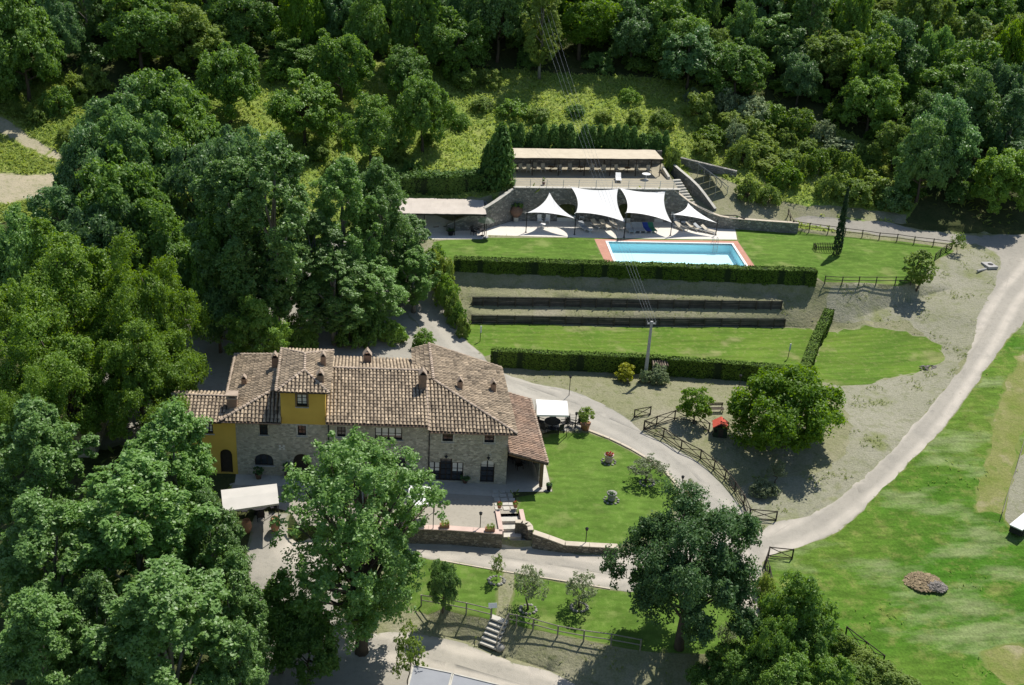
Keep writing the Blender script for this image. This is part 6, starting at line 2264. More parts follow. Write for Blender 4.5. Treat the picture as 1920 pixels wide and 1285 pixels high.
for f, lab in (((21.30, 131.02, 5.40), 'low white table between the chairs under the left triangle'), ((38.96, 132.19, 5.40), 'low white table in the shade of the right triangle'), ((26.77, 129.30, 5.40), 'low white table beside the left grey lounger')):
    put_copy('tablew', lambda: make_table('white_paint', 0.38, 0.45), f, 0, lab)
# upper terrace furniture
rr = random.Random(9)
for k, px_ in enumerate((18.4, 19.6, 20.5, 21.3, 22.4, 24.4, 25.8, 28.6, 30.0, 31.8, 34.4, 35.9)):
    striped = k in (5, 6, 3)
    put_copy('chairt%d' % striped, lambda: make_armchair('striped_cloth' if striped else 'lounger_beige'), (px_, 140.1 + rr.uniform(-0.4, 0.3), 9.5), rr.uniform(-0.5, 0.5),
             ('striped' if striped else 'pale') + ' deck chair under the reed canopy of the upper terrace', ('striped' if striped else 'pale') + ' deck chairs under the reed canopy')
for px_ in (19.0, 23.4, 27.2, 33.2):
    put_copy('tablet', lambda: make_table('brown_wood', 0.4, 0.6), (px_, 140.4, 9.5), 0, 'small brown table under the reed canopy of the upper terrace', 'brown tables under the reed canopy')
put_copy('lounger_slat', lambda: make_lounger('white_paint'), (31.33, 136.86, 9.50), -0.15, 'single white slatted lounger in the sun on the upper terrace')
t = put_copy('table_high', lambda: make_table('white_paint', 0.55, 0.75), (34.97, 137.44, 9.50), 0, 'white square topped table alone on the upper terrace')
p = (21.71, 134.78, 9.50)
o = thing('potted_plant', 'small dark pot plant at the terrace edge above the left triangle', 'plant', p)
MB().lathe([(0.14, 0), (0.2, 0.35), (0.18, 0.36)], (0, 0, 0), 10).build('pot', 'terracotta_dark', o)
link_obj('leaves', broom('leaves', 33, 12, 0.9, 0.22, 'leaf_bush', 0.07, 160), o, (0, 0, 0.2))
# solar panels on a frame
sp = thing('solar_panel_rack', 'tilted solar panel rack on the slope right of the terrace stairs', 'solar panels', (43.4, 138.6, 8.3))
ra, rb, lc, ld = Vector((-0.9, 2.6, 2.3)), Vector((0.35, -2.6, 2.0)), Vector((2.0, -2.3, 0.75)), Vector((0.8, 2.9, 1.05))
for k in range(4):
    a, b2, c, d = ra.lerp(rb, k / 4 + 0.008), ra.lerp(rb, (k + 1) / 4 - 0.008), ld.lerp(lc, (k + 1) / 4 - 0.008), ld.lerp(lc, k / 4 + 0.008)
    nn_ = (b2 - a).cross(c - a).normalized()
    nn_ = nn_ if nn_.z > 0 else -nn_
    m = MB().add([a, b2, c, d] + [q - nn_ * 0.06 for q in (a, b2, c, d)], [(0, 1, 2, 3), (7, 6, 5, 4), (0, 4, 5, 1), (1, 5, 6, 2), (2, 6, 7, 3), (3, 7, 4, 0)]).build('panel', 'grey_metal', sp)
    ce = (a + b2 + c + d) / 4
    MB().add([ce + (q - ce) * 0.9 + nn_ * 0.006 for q in (a, b2, c, d)], [(0, 1, 2, 3)]).build('cell_face', 'solar_dark', m)
for k in range(4):
    for e0, e1 in ((ra, rb), (ld, lc)):
        q = e0.lerp(e1, 0.05 + 0.3 * k)
        MB().tube([(q.x, q.y, -0.8), q], 0.05, 5).build('support', 'grey_metal', sp)
    MB().tube([ra.lerp(rb, 0.05 + 0.3 * k), (ld.lerp(lc, 0.05 + 0.3 * k).x, ld.lerp(lc, 0.05 + 0.3 * k).y, 0.1)], 0.035, 5).build('strut', 'grey_metal', sp)

# jars, urns, pots
def jar(name, label, foot, h, r, mat='terracotta', plant=None, group=None, leaves=0, ph=0.8, pw=0.5, seed=3, tilt=0):
    o = thing(name, label, 'jar' if 'jar' in name else 'plant pot', foot, 0, group)
    prof = [(r * 0.55, 0), (r * 0.8, h * 0.2), (r, h * 0.5), (r * 0.92, h * 0.75), (r * 0.62, h * 0.9), (r * 0.72, h * 0.96), (r * 0.72, h), (r * 0.55, h), (r * 0.5, h * 0.9)]
    if name == 'flower_pot':
        prof = [(r * 0.65, 0), (r * 0.9, h * 0.8), (r, h * 0.82), (r, h), (r * 0.85, h), (r * 0.8, h * 0.9)]
    MB().lathe(prof, (0, 0, 0), 14).build('vessel', mat, o, True)
    if plant:
        link_obj('foliage', broom('foliage', seed, 22, ph, pw, plant, 0.075, leaves or 420), o, (0, 0, h * 0.85))
    return o


jar('terracotta_jar', 'tall terracotta oil jar right of the white yard canopy', (-6.87, 77.59, -0.32), 1.15, 0.42)
jar('terracotta_jar', 'terracotta jar half hidden by leaves left of the white yard canopy', (-9.04, 77.58, -0.49), 1.15, 0.42)
u = thing('urn_on_pedestal', 'big round terracotta urn on a pedestal at the left end of the terrace wall', 'urn', (18.33, 133.01, 5.40))
MB().box((0, 0, 0.3), (0.55, 0.55, 0.6)).build('pedestal', 'pale_stone', u)
MB().lathe([(0.3, 0.6), (0.62, 0.95), (0.78, 1.35), (0.7, 1.7), (0.5, 1.9), (0.56, 1.98), (0.4, 1.98)], (0, 0, 0), 18).build('vessel', 'terracotta_dark', u, True)
link_obj('foliage', broom('foliage', 12, 26, 0.7, 0.62, 'leaf_broad', 0.09, 420), u, (0.1, 0, 1.75))
jar('flower_pot', 'dark planted pot at the corner of the deck right of the sails', (45.24, 131.16, 5.55), 0.75, 0.42, 'terracotta_dark', 'leaf_oak', None, 420, 0.9, 0.5, 5)
bm_ = Vector((42.92, 131.76, 6.56))
tag(MB().box((0, 0, 0.35), (5.0, 0.14, 0.08)).box((2.9, -0.6, 0.35), (1.3, 0.14, 0.08), rz=-0.95).build('deck_rail', 'dark_metal', None, loc=(bm_.x - 0.2, bm_.y, bm_.z)), 'low dark rail on the deck in front of the low stone wall', 'rail')
for p, l in (((10.85, 79.16, 0.00), 'terracotta pot with red flowers on the left cheek of the garden steps'), ((12.15, 79.19, 0.00), 'terracotta pot with red flowers on the right cheek of the garden steps')):
    o = jar('flower_pot', l, (p[0], p[1], 0.22), 0.36, 0.21, 'terracotta', 'leaf_bush', None, 120, 0.22, 0.22)
    link_obj('blossoms', broom('blossoms', 8, 14, 0.26, 0.2, 'flower_red', 0.05, 70), o, (0, 0, 0.34))
for p, l in (((6.25, 76.81, -0.01), 'terracotta trough with plants on the garden wall near the big tree'), ((9.77, 76.16, -0.02), 'terracotta trough with plants on the garden wall near the steps')):
    o = thing('planter_trough', l, 'planter', (p[0], p[1] - 0.15, 0.2))
    MB().box((0, 0, 0.16), (0.75, 0.32, 0.32)).build('trough', 'terracotta', o)
    link_obj('foliage', broom('foliage', 16, 18, 0.35, 0.36, 'leaf_bush', 0.06, 220), o, (0, 0, 0.26))
lt = jar('flower_pot', 'potted lemon tree in a terracotta pot by the white pavilion', (20.03, 91.51, 0.27), 0.75, 0.48, 'terracotta', None)
link_obj('foliage', broom('foliage', 21, 40, 1.75, 0.72, 'leaf_bush', 0.1, 1000), lt, (0, 0, 0.75))
MB().tube([(0, 0, 0.6), (0.03, 0, 1.6)], 0.04, 6).build('stem', 'bark', lt)
lt = jar('flower_pot', 'potted shrub at the drive end of the house lawn', (27.00, 80.74, -0.47), 0.7, 0.42, 'terracotta', None)
link_obj('foliage', broom('foliage', 22, 34, 1.6, 0.6, 'leaf_olive', 0.09, 640), lt, (0, 0, 0.7))
MB().tube([(0, 0, 0.6), (0.03, 0, 1.5)], 0.035, 6).build('stem', 'bark', lt)
jar('flower_pot', 'dark glazed pot at the corner of the pavement by the porch', (15.32, 82.01, 0.00), 0.5, 0.26, 'black_matt', 'leaf_oak', None, 120, 0.3, 0.25)
for p, l, hh in (((-8.64, 84.39, 0.18), 'dark shrub in a pot below the arched window', 0.9), ((-6.24, 84.32, 0.18), 'dark conical shrub in a pot left of the arched door', 1.5), ((8.40, 83.30, 0.08), 'low dark plant bowl between the glazed doors', 0.4)):
    o = jar('flower_pot', l, p, 0.45, 0.3, 'terracotta_dark', 'leaf_oak', None, 520, hh, 0.42, 9)
for p, l, red in (((21.22, 86.27, 0.04), 'round stone planter with red flowers, upper one on the house lawn', True), ((20.34, 80.44, -0.11), 'round stone planter without flowers, lower one on the house lawn', False)):
    o = thing('lawn_planter', l, 'planter', p)
    for k in range(11):
        a = k * 6.283 / 11
        MB().lathe([(0.10, -0.05), (0.13, 0.03), (0.05, 0.09)], (0, 0, 0), 6, rr.random()).build('edging_stone', 'rock', o, True, (0.6 * math.cos(a), 0.6 * math.sin(a), 0))
    MB().lathe([(0.3, 0), (0.34, 0.15), (0.28, 0.3), (0.40, 0.62), (0.44, 0.72), (0.34, 0.73)], (0, 0, 0), 14).build('stone_bowl', 'rock' if not red else 'pink_coping', o, True)
    link_obj('plants', broom('plants', 14, 14, 0.24, 0.32, 'leaf_oak' if not red else 'leaf_bush', 0.07, 160), o, (0, 0, 0.64))
    if red:
        link_obj('blossoms', broom('blossoms', 15, 18, 0.34, 0.36, 'flower_red', 0.07, 180), o, (0, 0, 0.68))

# ---------------------------------------------------------------- lamp posts
def lamp(label, foot, h=2.1, i=0):
    def mk():
        o = thing('lamp_post', '', 'lamp post')
        MB().tube([(0, 0, -0.05), (0, 0, 1.0)], 0.035, 6).build('shaft', 'dark_metal', o)
        hd = MB().lathe([(0.05, 0), (0.11, 0.04), (0.13, 0.2), (0.15, 0.22), (0.03, 0.32)], (0, 0, 0), 8).build('lamp_head', 'dark_metal', o)
        hd.location = (0, 0, 1.0)
        return o
    o = put_copy('lamp', mk, foot, 0, label)
    for c in o.children:
        if c.name.startswith('shaft'):
            c.scale = (1, 1, h - 0.3)
        else:
            c.location = (0, 0, h - 0.3)
    return o


lamp('lamp post on the grass bank right of the wing roof', (19.47, 97.44, 0.69), 2.1)
lamp('lamp post on the grass bank behind the big round tree', (36.09, 97.28, 0.82), 2.0)
lamp('lamp post between the potted lemon tree and the pavilion', (19.16, 91.72, 0.39), 1.6)
lamp('lamp post at the drive corner of the house lawn', (26.53, 81.46, -0.39), 1.9)
lamp('lamp post at the lower edge of the house lawn', (17.26, 74.98, -0.53), 1.55)
lamp('lamp post in the gravel yard before the house', (9.05, 76.53, -0.00), 1.65)

# ---------------------------------------------------------------- white canopies by the house
def pavilion(label, fl, fr, br, bl, h, mat, zg):
    c = [Vector((p[0], p[1], zg + h)) for p in (fl, fr, br, bl)]
    o = thing('pavilion', label, 'pavilion', (sum((p for p in c), Vector()) / 4) * 1.0)
    o.location.z = zg
    m = sum((p for p in c), Vector()) / 4
    mb = MB()
    mt = [c[3].lerp(c[0], 0.5) + Vector((0, 0, 0.12)), c[2].lerp(c[1], 0.5) + Vector((0, 0, 0.12))]
    mb.add([c[0], c[1], mt[1], mt[0]], [(0, 1, 2, 3)])
    mb.add([mt[0], mt[1], c[2], c[3]], [(0, 1, 2, 3)])
    mb.v = [tuple(v) for v in mb.v]
    top = [Vector(v) for v in mb.v]
    mb.add([v - Vector((0, 0, 0.03)) for v in top], [(3, 2, 1, 0), (7, 6, 5, 4)])
    rel(mb, o).build('cloth', mat, o)
    for a, b2 in ((0, 1), (2, 3)):
        val = MB().add([c[a], c[b2], c[b2] - Vector((0, 0, 0.16)), c[a] - Vector((0, 0, 0.16))], [(0, 1, 2, 3)])
        rel(val, o).build('valance', mat, o)
    for p in c:
        q = p.lerp(m, 0.03)
        rel(MB().tube([(q.x, q.y, zg - 0.05), (q.x, q.y, zg + h)], 0.035, 6), o).build('post', 'dark_metal', o)
    for a, b2 in ((0, 1), (1, 2), (2, 3), (3, 0)):
        rel(MB().beam(c[a].lerp(m, 0.03) - Vector((0, 0, 0.06)), c[b2].lerp(m, 0.03) - Vector((0, 0, 0.06)), 0.05), o).build('frame_bar', 'dark_metal', o)
    return o


pv_ = pavilion('white garden pavilion beside the wing of the house', (15.31, 90.32, 2.50), (18.12, 90.15, 2.50), (18.42, 92.85, 2.60), (15.60, 93.20, 2.50), 2.15, 'awning_white', 0.4)
pavilion('pale canopy over a table in the left yard', (-10.56, 76.26, 2.50), (-6.47, 77.20, 2.40), (-6.81, 80.01, 2.40), (-11.03, 79.24, 2.50), 2.4, 'awning_grey', 0.0)
pavilion('white canopy half hidden behind the big front tree', (3.37, 76.52, 2.40), (5.38, 76.51, 2.40), (5.62, 79.17, 2.40), (3.55, 79.33, 2.40), 2.4, 'awning_white', 0.0)
p = (16.89, 91.12, 0.71)
put_copy('tabled', lambda: make_table('black_matt', 0.75, 0.74), p, 0, 'round dark table under the white pavilion')
for k, a in enumerate((0.2, 1.4, 2.6, 3.9, 5.2)):
    put_copy('chaird', lambda: make_armchair('black_matt'), (p[0] + 1.15 * math.cos(a), p[1] + 1.0 * math.sin(a), p[2]), a - math.pi / 2, 'dark metal chair around the table under the white pavilion', 'dark chairs under the white pavilion')
p = (-8.26, 79.83, -0.19)
put_copy('tabled', lambda: make_table('black_matt', 0.75, 0.74), p, 0, 'round dark table under the pale canopy in the left yard')
for k, a in enumerate((0.3, 1.8, 3.3, 4.9)):
    put_copy('chaird', lambda: make_armchair('black_matt'), (p[0] + 1.15 * math.cos(a), p[1] + 1.0 * math.sin(a), p[2]), a - math.pi / 2, 'dark metal chair around the table under the pale canopy', 'dark chairs under the pale canopy')
for p, rz in (((18.77, 91.73, 0.45), 1.0), ((19.55, 91.90, 0.33), -0.6)):
    put_copy('chaird', lambda: make_armchair('black_matt'), p, rz, 'dark garden chair between the pavilion and the potted lemon tree', 'dark chairs by the lemon tree')
o = thing('arch_trellis', 'thin dark metal trellis beside the white pavilion', 'trellis', (18.38, 90.84, 0.46))
for dx in (0, 0.55):
    MB().tube([(dx, 0, 0), (dx, 0, 1.9)], 0.022, 5).build('upright', 'dark_metal', o)
for k in range(6):
    MB().tube([(0, 0, 0.25 + 0.3 * k), (0.55, 0, 0.25 + 0.3 * k)], 0.014, 4).build('rung', 'dark_metal', o)
# porch furniture
for p, rz in (((13.2, 85.2, 0.15), 0.4), ((12.7, 86.4, 0.15), 2.4), ((14.0, 86.2, 0.15), -1.8)):
    put_copy('chairp', lambda: make_armchair('dark_wood'), p, rz, 'dark wooden chair in the shade of the porch', 'dark chairs in the porch')
put_copy('tablep', lambda: make_table('dark_wood', 0.5, 0.72), (13.3, 86.2, 0.15), 0, 'dark round table in the shade of the porch')
# left canopy furniture
for k, f in enumerate(((8.3, 130.9), (9.5, 131.1), (10.6, 131.0), (12.4, 130.8))):
    put_copy('lounger_brown', lambda: make_lounger('brown_wood'), (f[0], f[1], 5.4), 0.25, 'brown lounger in the shade under the greyish pink canopy', 'brown loungers under the pink canopy')
jar('flower_pot', 'round dark pot with a plant on the shaded deck left of the pool', (10.13, 128.24, 5.40), 0.5, 0.4, 'black_matt', 'leaf_oak', None, 260, 0.5, 0.45)
o = thing('parasol', 'small dark green parasol on a thin pole at the corner of the pink canopy', 'parasol', (14.17, 127.44, 5.40))
MB().tube([(0, 0, 0), (0, 0, 2.5)], 0.04, 6).build('pole', 'dark_metal', o)
MB().lathe([(1.0, 2.05), (0.6, 2.3), (0.05, 2.5)], (0, 0, 0), 10).build('cloth', 'green_plastic', o)
MB().lathe([(0.3, 0), (0.3, 0.12), (0.06, 0.16)], (0, 0, 0), 12).build('foot', 'concrete', o)
for p, rz in (((12.83, 128.47, 5.40), 0.8), ((13.52, 129.20, 5.40), -2.0)):
    put_copy('chaird', lambda: make_armchair('black_matt'), p, rz, 'dark chair near the parasol at the end of the pink canopy', 'dark chairs by the parasol')
put_copy('tabled2', lambda: make_table('black_matt', 0.45, 0.72), (13.80, 128.13, 5.40), 0, 'small dark table under the parasol')

# ---------------------------------------------------------------- power pole, well house, cables
pf = Vector((27.47, 100.22, 0.83))
pp = thing('power_pole', 'tall pale concrete power pole behind the tiled well house', 'power pole', pf)
PH = 6.3
MB().tube([(0, 0, -0.2), (0.05, 0, PH)], [0.2, 0.125], 8).build('shaft', 'pole_concrete', pp)
MB().box((0.05, 0, PH - 0.25), (0.86, 0.12, 0.14)).build('crossarm', 'grey_metal', pp)
for k in range(4):
    MB().lathe([(0.035, 0), (0.055, 0.06), (0.03, 0.16)], (-0.36 + 0.27 * k, 0.0, PH - 0.16), 7).build('insulator', 'concrete', pp)
far = Vector((21.5, 215.0, 47.5))
for k in range(4):
    a = pf + Vector((-0.36 + 0.27 * k, 0, PH))
    b2 = far + Vector((-1.4 + 0.95 * k, 0, 0.0))
    pts = []
    for i in range(29):
        t = i / 28
        p = a.lerp(b2, t)
        p.z -= 5.0 * 4 * t * (1 - t) * 0.55
        pts.append(p)
    o = MB().tube(pts, 0.009, 4, False).build('power_cable', 'grey_metal')
    tag(o, 'thin overhead power cable from the concrete pole over the pool to the wood', 'cable', 'power cables from the concrete pole')
wh = thing('well_house', 'tiny shed with a tiled roof between the hedge and the grey green shrub', 'shed', (29.00, 101.06, 0.86))
MB().box((0, 0, 0.65), (1.3, 0.8, 1.3)).build('wall', 'plaster_pale', wh)
for s in (-1, 1):
    r_ = MB().box((0, s * 0.28, 1.45), (1.6, 0.68, 0.06), rx=-s * 0.45).build('roof', 'tile_bed', wh)
    for k in range(7):
        MB().tube([(-0.69 + 0.23 * k, s * 0.56, 1.36), (-0.69 + 0.23 * k, 0.0, 1.63)], 0.07, 6, True, rr.random()).build('tile', 'tile', r_)

# ---------------------------------------------------------------- play area and small things
ph = thing('playhouse', 'small children playhouse with a red roof beside the big round tree', 'playhouse', (32.22, 90.02, 0.43), -0.25)
MB().box((0, 0, 0.5), (1.25, 1.1, 1.0)).build('wall', 'green_plastic', ph)
for s in (-1, 1):
    MB().box((s * 0.36, 0, 1.24), (0.9, 1.35, 0.07), ry=s * 0.62).build('roof', 'red_plastic', ph)
MB().box((0.05, -0.56, 0.42), (0.45, 0.03, 0.8)).build('door', 'dark_wood', ph)
MB().box((-0.42, -0.56, 0.62), (0.26, 0.03, 0.3)).build('window', 'dark_inside', ph)
bn = thing('bench', 'dark wooden bench on the grass left of the big round tree', 'bench', (32.83, 93.75, 0.69), 0.0)
for k in range(3):
    MB().box((0, -0.25 + 0.16 * k, 0.45), (1.5, 0.12, 0.04)).build('seat_slat', 'fence_wood', bn)
for k in range(2):
    MB().box((0, 0.26, 0.65 + 0.17 * k), (1.5, 0.04, 0.12)).build('back_slat', 'fence_wood', bn)
for sx_ in (-0.65, 0.65):
    MB().box((sx_, -0.2, 0.22), (0.07, 0.07, 0.44)).build('leg', 'dark_wood', bn)
    MB().box((sx_, 0.24, 0.42), (0.07, 0.07, 0.85)).build('leg', 'dark_wood', bn)
for p, l in (((11.92, 108.54, 1.12), 'white net post at the left end of the lower lawn'), ((43.42, 104.26, 1.01), 'white net post at the right end of the lower lawn')):
    o = thing('net_post', l, 'post', p)
    MB().tube([(0, 0, -0.1), (0.05, 0, 1.5)], 0.035, 6).build('shaft', 'dark_metal', o)
    MB().box((0.06, 0, 1.35), (0.16, 0.06, 0.75)).build('white_panel', 'white_paint', o)
mh = thing('manhole', 'square concrete manhole cover by the bend of the gravel road', 'manhole', (73.01, 120.75, 4.80), 0.1)
MB().box((0, 0, 0.06), (1.25, 1.6, 0.3)).build('slab', 'concrete', mh)
MB().lathe([(0.32, 0.215), (0.32, 0.25)], (0.1, 0.0, 0), 14).build('lid', 'dark_metal', mh)
pp_ = Vector((71.55, 119.73, 4.60))
tag(MB().tube([(-0.7, -0.35, 0.12), (0.7, 0.3, 0.12)], 0.13, 8).build('concrete_pipe', 'concrete', None, loc=tuple(pp_)), 'short pale pipe lying beside the manhole cover', 'pipe')
cg = thing('tree_guard', 'little dark picket fence around the foot of the cypress', 'fence', (54.33, 124.36, 5.24), 0.0)
gc = [(-1.5, -0.55), (1.25, -0.6), (1.25, 0.5), (-1.5, 0.55)]
for i in range(4):
    a, b2 = Vector(gc[i]), Vector(gc[(i + 1) % 4])
    n = int((b2 - a).length / 0.21)
    for k in range(n):
        q = a.lerp(b2, k / n)
        MB().box((q.x, q.y, 0.4), (0.05, 0.05, 0.8)).build('picket', 'dark_wood', cg)
    MB().beam((a.x, a.y, 0.62), (b2.x, b2.y, 0.62), 0.05).build('rail', 'dark_wood', cg)
# carport roofs at the bottom edge
for (a, b2, c, d), l in ((((3.26, 62.24, -1.00), (5.83, 61.30, -1.00), (5.34, 59.43, -1.00), (2.82, 60.09, -1.00)), 'grey flat carport roof at the bottom edge, left panel'), (((5.89, 61.24, -1.00), (8.82, 59.99, -1.00), (8.41, 57.77, -1.00), (5.40, 59.18, -1.00)), 'grey flat carport roof at the bottom edge, right panel')):
    o = thing('carport', l, 'carport', (a[0], a[1], -3.2))
    poly = [(p[0], p[1]) for p in (d, c, b2, a)]
    rel(MB().prism(poly, -1.08, -1.0), o).build('roof', 'asphalt_grey', o)
    for p, q in ((a, b2), (b2, c), (a, d)):
        rel(MB().beam(p, q, 0.1, 0.12), o).build('edge_rail', 'pale_stone', o)
    for p in (a, b2, c, d):
        rel(MB().tube([(p[0], p[1], -3.6), (p[0], p[1], -1.05)], 0.06, 6), o).build('post', 'grey_metal', o)
# compost heap and straw patches: many small lumps
def heap(label, foot, rx_, ry_, h, mat, n, seed):
    r = random.Random(seed)
    o = thing('garden_heap', label, 'heap', foot)
    mb = MB()
    for k in range(n):
        a, q = r.uniform(0, 6.283), math.sqrt(r.random())
        x, y = rx_ * q * math.cos(a), ry_ * q * math.sin(a)
        z = h * (1 - q * q) * r.uniform(0.5, 1.0)
        s = r.uniform(0.05, 0.17)
        mb.box((x, y, z), (s * 1.7, s, s * 0.6), rz=r.uniform(0, 3), rx=r.uniform(-0.25, 0.25), ry=r.uniform(-0.25, 0.25), tint=r.random())
    ob = mb.build('clippings', mat, o)
    ob['kind'] = 'stuff'
    return o


hp = Vector((43.55, 70.84, -1.97))
heap('brown heap of dry clippings in the meadow', hp, 1.5, 1.35, 0.24, 'straw', 1100, 3)
heap('grey ash coloured heap beside the brown clippings', hp + Vector((0.8, -0.75, 0)), 0.9, 0.7, 0.26, 'ash_grey', 420, 4)
heap('scattered cut twigs on the slope above the road', (57.29, 100.83, 1.59), 1.2, 0.5, 0.2, 'ash_grey', 60, 6)
bx = thing('trailer_box', 'white box with a dark side at the right edge of the meadow', 'trailer', (54.45, 76.10, -1.14), 0.65)
MB().box((0.4, 0.0, 0.85), (3.4, 1.1, 0.1)).build('lid', 'white_paint', bx)
MB().box((0.4, 0.0, 0.5), (3.2, 1.0, 0.62)).build('body', 'black_matt', bx)
for sx_ in (-0.8, 1.5):
    for sy_ in (-0.5, 0.5):
        MB().lathe([(0.22, -0.05), (0.22, 0.05)], (0, 0, 0), 12).build('wheel', 'black_matt', bx, loc=(sx_, sy_, 0.22)).rotation_euler = (math.pi / 2, 0, 0)
# stone outbuilding hidden in the trees on the left
ob_ = thing('outbuilding', 'tiled outbuilding almost hidden behind the trees on the left', 'shed', (-24.99, 88.51, 0.43))
zo = 3.0
MB().box((0, 1.5, 1.5), (5.5, 4.5, 3.0)).build('wall', 'stone_house', ob_)
for s in (-1, 1):
    rf = MB().box((0, 1.5 + s * 1.3, zo + 0.45), (6.2, 2.9, 0.1), rx=-s * 0.33).build('roof', 'tile_bed', ob_)
    tl_ = MB()
    for i in range(20):
        for k in range(8):
            t0_, t1_ = k / 8, (k + 1.1) / 8
            y0_, y1_ = 1.5 + s * 2.7 * (1 - t0_), 1.5 + s * 2.7 * (1 - min(1, t1_))
            z0_, z1_ = zo + 0.05 + 0.95 * t0_, zo + 0.05 + 0.95 * min(1, t1_)
            tl_.tube([(-2.95 + 0.31 * i, y0_, z0_), (-2.95 + 0.31 * i, y1_, z1_)], [0.12, 0.1], 6, True, rr.random())
    x = tl_.build('roof_tiles', 'tile', rf)
    x['kind'] = 'stuff'
MB().box((-0.5, -0.77, 1.05), (1.0, 0.06, 2.0)).build('door', 'dark_wood', ob_)

# ---------------------------------------------------------------- trees one can name
tree('poplar_open', 'broadleaf_tree', 'big airy tree standing in front of the house on the lower road', 'tree', *(-0.22, 66.33, -3.11, 17.57, 11.29), rz=3.64)
tree('walnut', 'walnut_tree', 'broad bright green round tree beside the red playhouse', 'tree', *(37.53, 87.84, 0.33, 7.56, 10.05), rz=0.3)
tree('oak', 'oak_tree', 'large dark green oak at the bottom, between the olive lawn and the junction', 'tree', *(22.25, 64.11, -1.96, 11.98, 10.55), rz=1.1)
tree('young', 'young_tree', 'small bright round tree inside the fenced play area', 'tree', *(30.23, 91.85, 0.54, 3.73, 3.23), i=0)
tree('young_tall', 'young_tree', 'young slender tree alone on the dry slope below the pool lawn', 'tree', *(61.70, 115.29, 3.98, 4.93, 3.69))
tree('sparse', 'young_tree', 'tiny young tree at the right corner of the pool lawn fence', 'tree', *(70.34, 123.90, 5.10, 2.84, 2.16))
tree('olive', 'olive_tree', 'olive tree near the middle of the olive lawn', 'tree', *(11.93, 68.60, -1.63, 3.83, 2.72), i=0)
tree('olive', 'olive_tree', 'olive tree on the right of the olive lawn', 'tree', *(15.73, 68.49, -1.50, 2.99, 2.66), i=1)
tree('sparse', 'young_tree', 'thin young tree on the left of the olive lawn', 'tree', *(9.93, 71.84, -1.39, 2.54, 1.20))
tree('olive', 'olive_tree', 'olive tree on the house lawn near the curved kerb', 'tree', *(23.91, 83.08, -0.14, 2.59, 3.35), i=1)
tree('olive', 'olive_tree', 'little pale tree in the shadow edge of the big round tree', 'tree', *(35.13, 82.60, -0.14, 2.35, 1.74), i=0)
tree('olive', 'olive_tree', 'small olive tree half hidden right of the large dark oak', 'tree', *(25.64, 63.70, -2.11, 2.39, 1.89), i=0)
tree('cypress', 'cypress_tree', 'tall thin dark cypress on the pool lawn', 'tree', *(55.04, 123.08, 5.20, 8.22, 1.11))
tree('shrub_yellow', 'yellow_shrub', 'round yellow green shrub left of the power pole', 'shrub', *(25.43, 100.17, 0.82, 1.87, 1.88))
tree('shrub_grey', 'grey_shrub', 'pale green round shrub at the foot of the power pole', 'shrub', *(28.60, 99.52, 0.83, 1.87, 2.08))
tree('shrub_grey', 'grey_shrub', 'smaller pale shrub close beside the power pole', 'shrub', *(27.32, 99.79, 0.83, 1.41, 1.15))
tree('bush', 'bush', 'low olive green bush at the end of the tree shadow by the drive fence', 'shrub', *(33.68, 81.37, -0.35, 1.33, 2.45), i=1, leaf='leaf_olive')
tree('sparse', 'sapling', 'pale airy sapling right of the big front tree at the bottom road', 'tree', *(2.94, 62.69, -3.34, 5.41, 2.53))
tree('broad', 'small_tree', 'small dense tree at the left end of the olive lawn', 'tree', *(5.68, 68.92, -1.92, 4.56, 2.24), i=2, leaf='leaf_poplar')
tree('dark_bush', 'bush', 'round bush behind the house roof, next to the drive', 'shrub', *(6.05, 106.30, 1.33, 2.19, 2.78), i=0)
# stone rings round the young trees
rs = random.Random(4)
for foot, lab in (((11.93, 68.54, -1.63), 'ring of pale stones round the middle olive tree'), ((15.72, 68.44, -1.51), 'ring of pale stones round the right olive tree'), ((23.94, 83.00, -0.15), 'ring of pale stones round the olive tree on the house lawn'), ((9.92, 71.78, -1.40), 'ring of pale stones round the thin tree of the olive lawn')):
    o = thing('stone_ring', lab, 'stone ring', foot)
    for k in range(13):
        a = k * 6.283 / 13 + rs.uniform(-0.1, 0.1)
        s = rs.uniform(0.8, 1.3)
        MB().lathe([(0.10 * s, -0.05), (0.13 * s, 0.04), (0.05 * s, 0.11 * s)], (0, 0, 0), 6, rs.random()).build('stone', 'rock', o, True, (0.6 * math.cos(a), 0.52 * math.sin(a), 0))

# poplars and limes of the left half: crown centre, top, width, height in the survey
G_P = 'tall trees between the house and the pool'
for k, (v, i) in enumerate((((-8.36, 105.26, 2.09, 21.22, 9.33), 0), ((-1.95, 110.51, 2.43, 17.16, 7.21), 1), ((1.73, 113.89, 2.66, 15.85, 6.12), 0), ((4.14, 115.66, 2.82, 9.50, 6.29), 1), ((-4.72, 107.66, 2.33, 12.82, 7.30), 0), ((-12.14, 106.44, 2.24, 18.42, 8.62), 1), ((5.25, 113.30, 2.31, 7.38, 5.11), 1), ((0.47, 108.25, 2.03, 8.56, 6.91), 0), ((-2.79, 106.15, 2.04, 9.90, 7.28), 1), ((1.11, 119.20, 3.81, 12.63, 6.26), 0))):
    tree('poplar', 'poplar_tree', ['tallest poplar behind the left end of the house roof', 'poplar behind the turret, left of the bright one', 'bright topped poplar next to the pink canopy', 'shorter poplar in front of the pink canopy', 'leafy poplar between the tallest two', 'dark poplar at the left of the row behind the house', 'low leafy tree beside the drive, next to the pool lawn hedge', 'low leafy tree over the shaded back yard', 'low tree in the shade directly behind the main roof', 'bright tree farthest back beside the pink canopy'][k], 'tree', *v, G_P, i=i, rz=k * 1.3)
G_F = 'big trees in the lower left foreground'
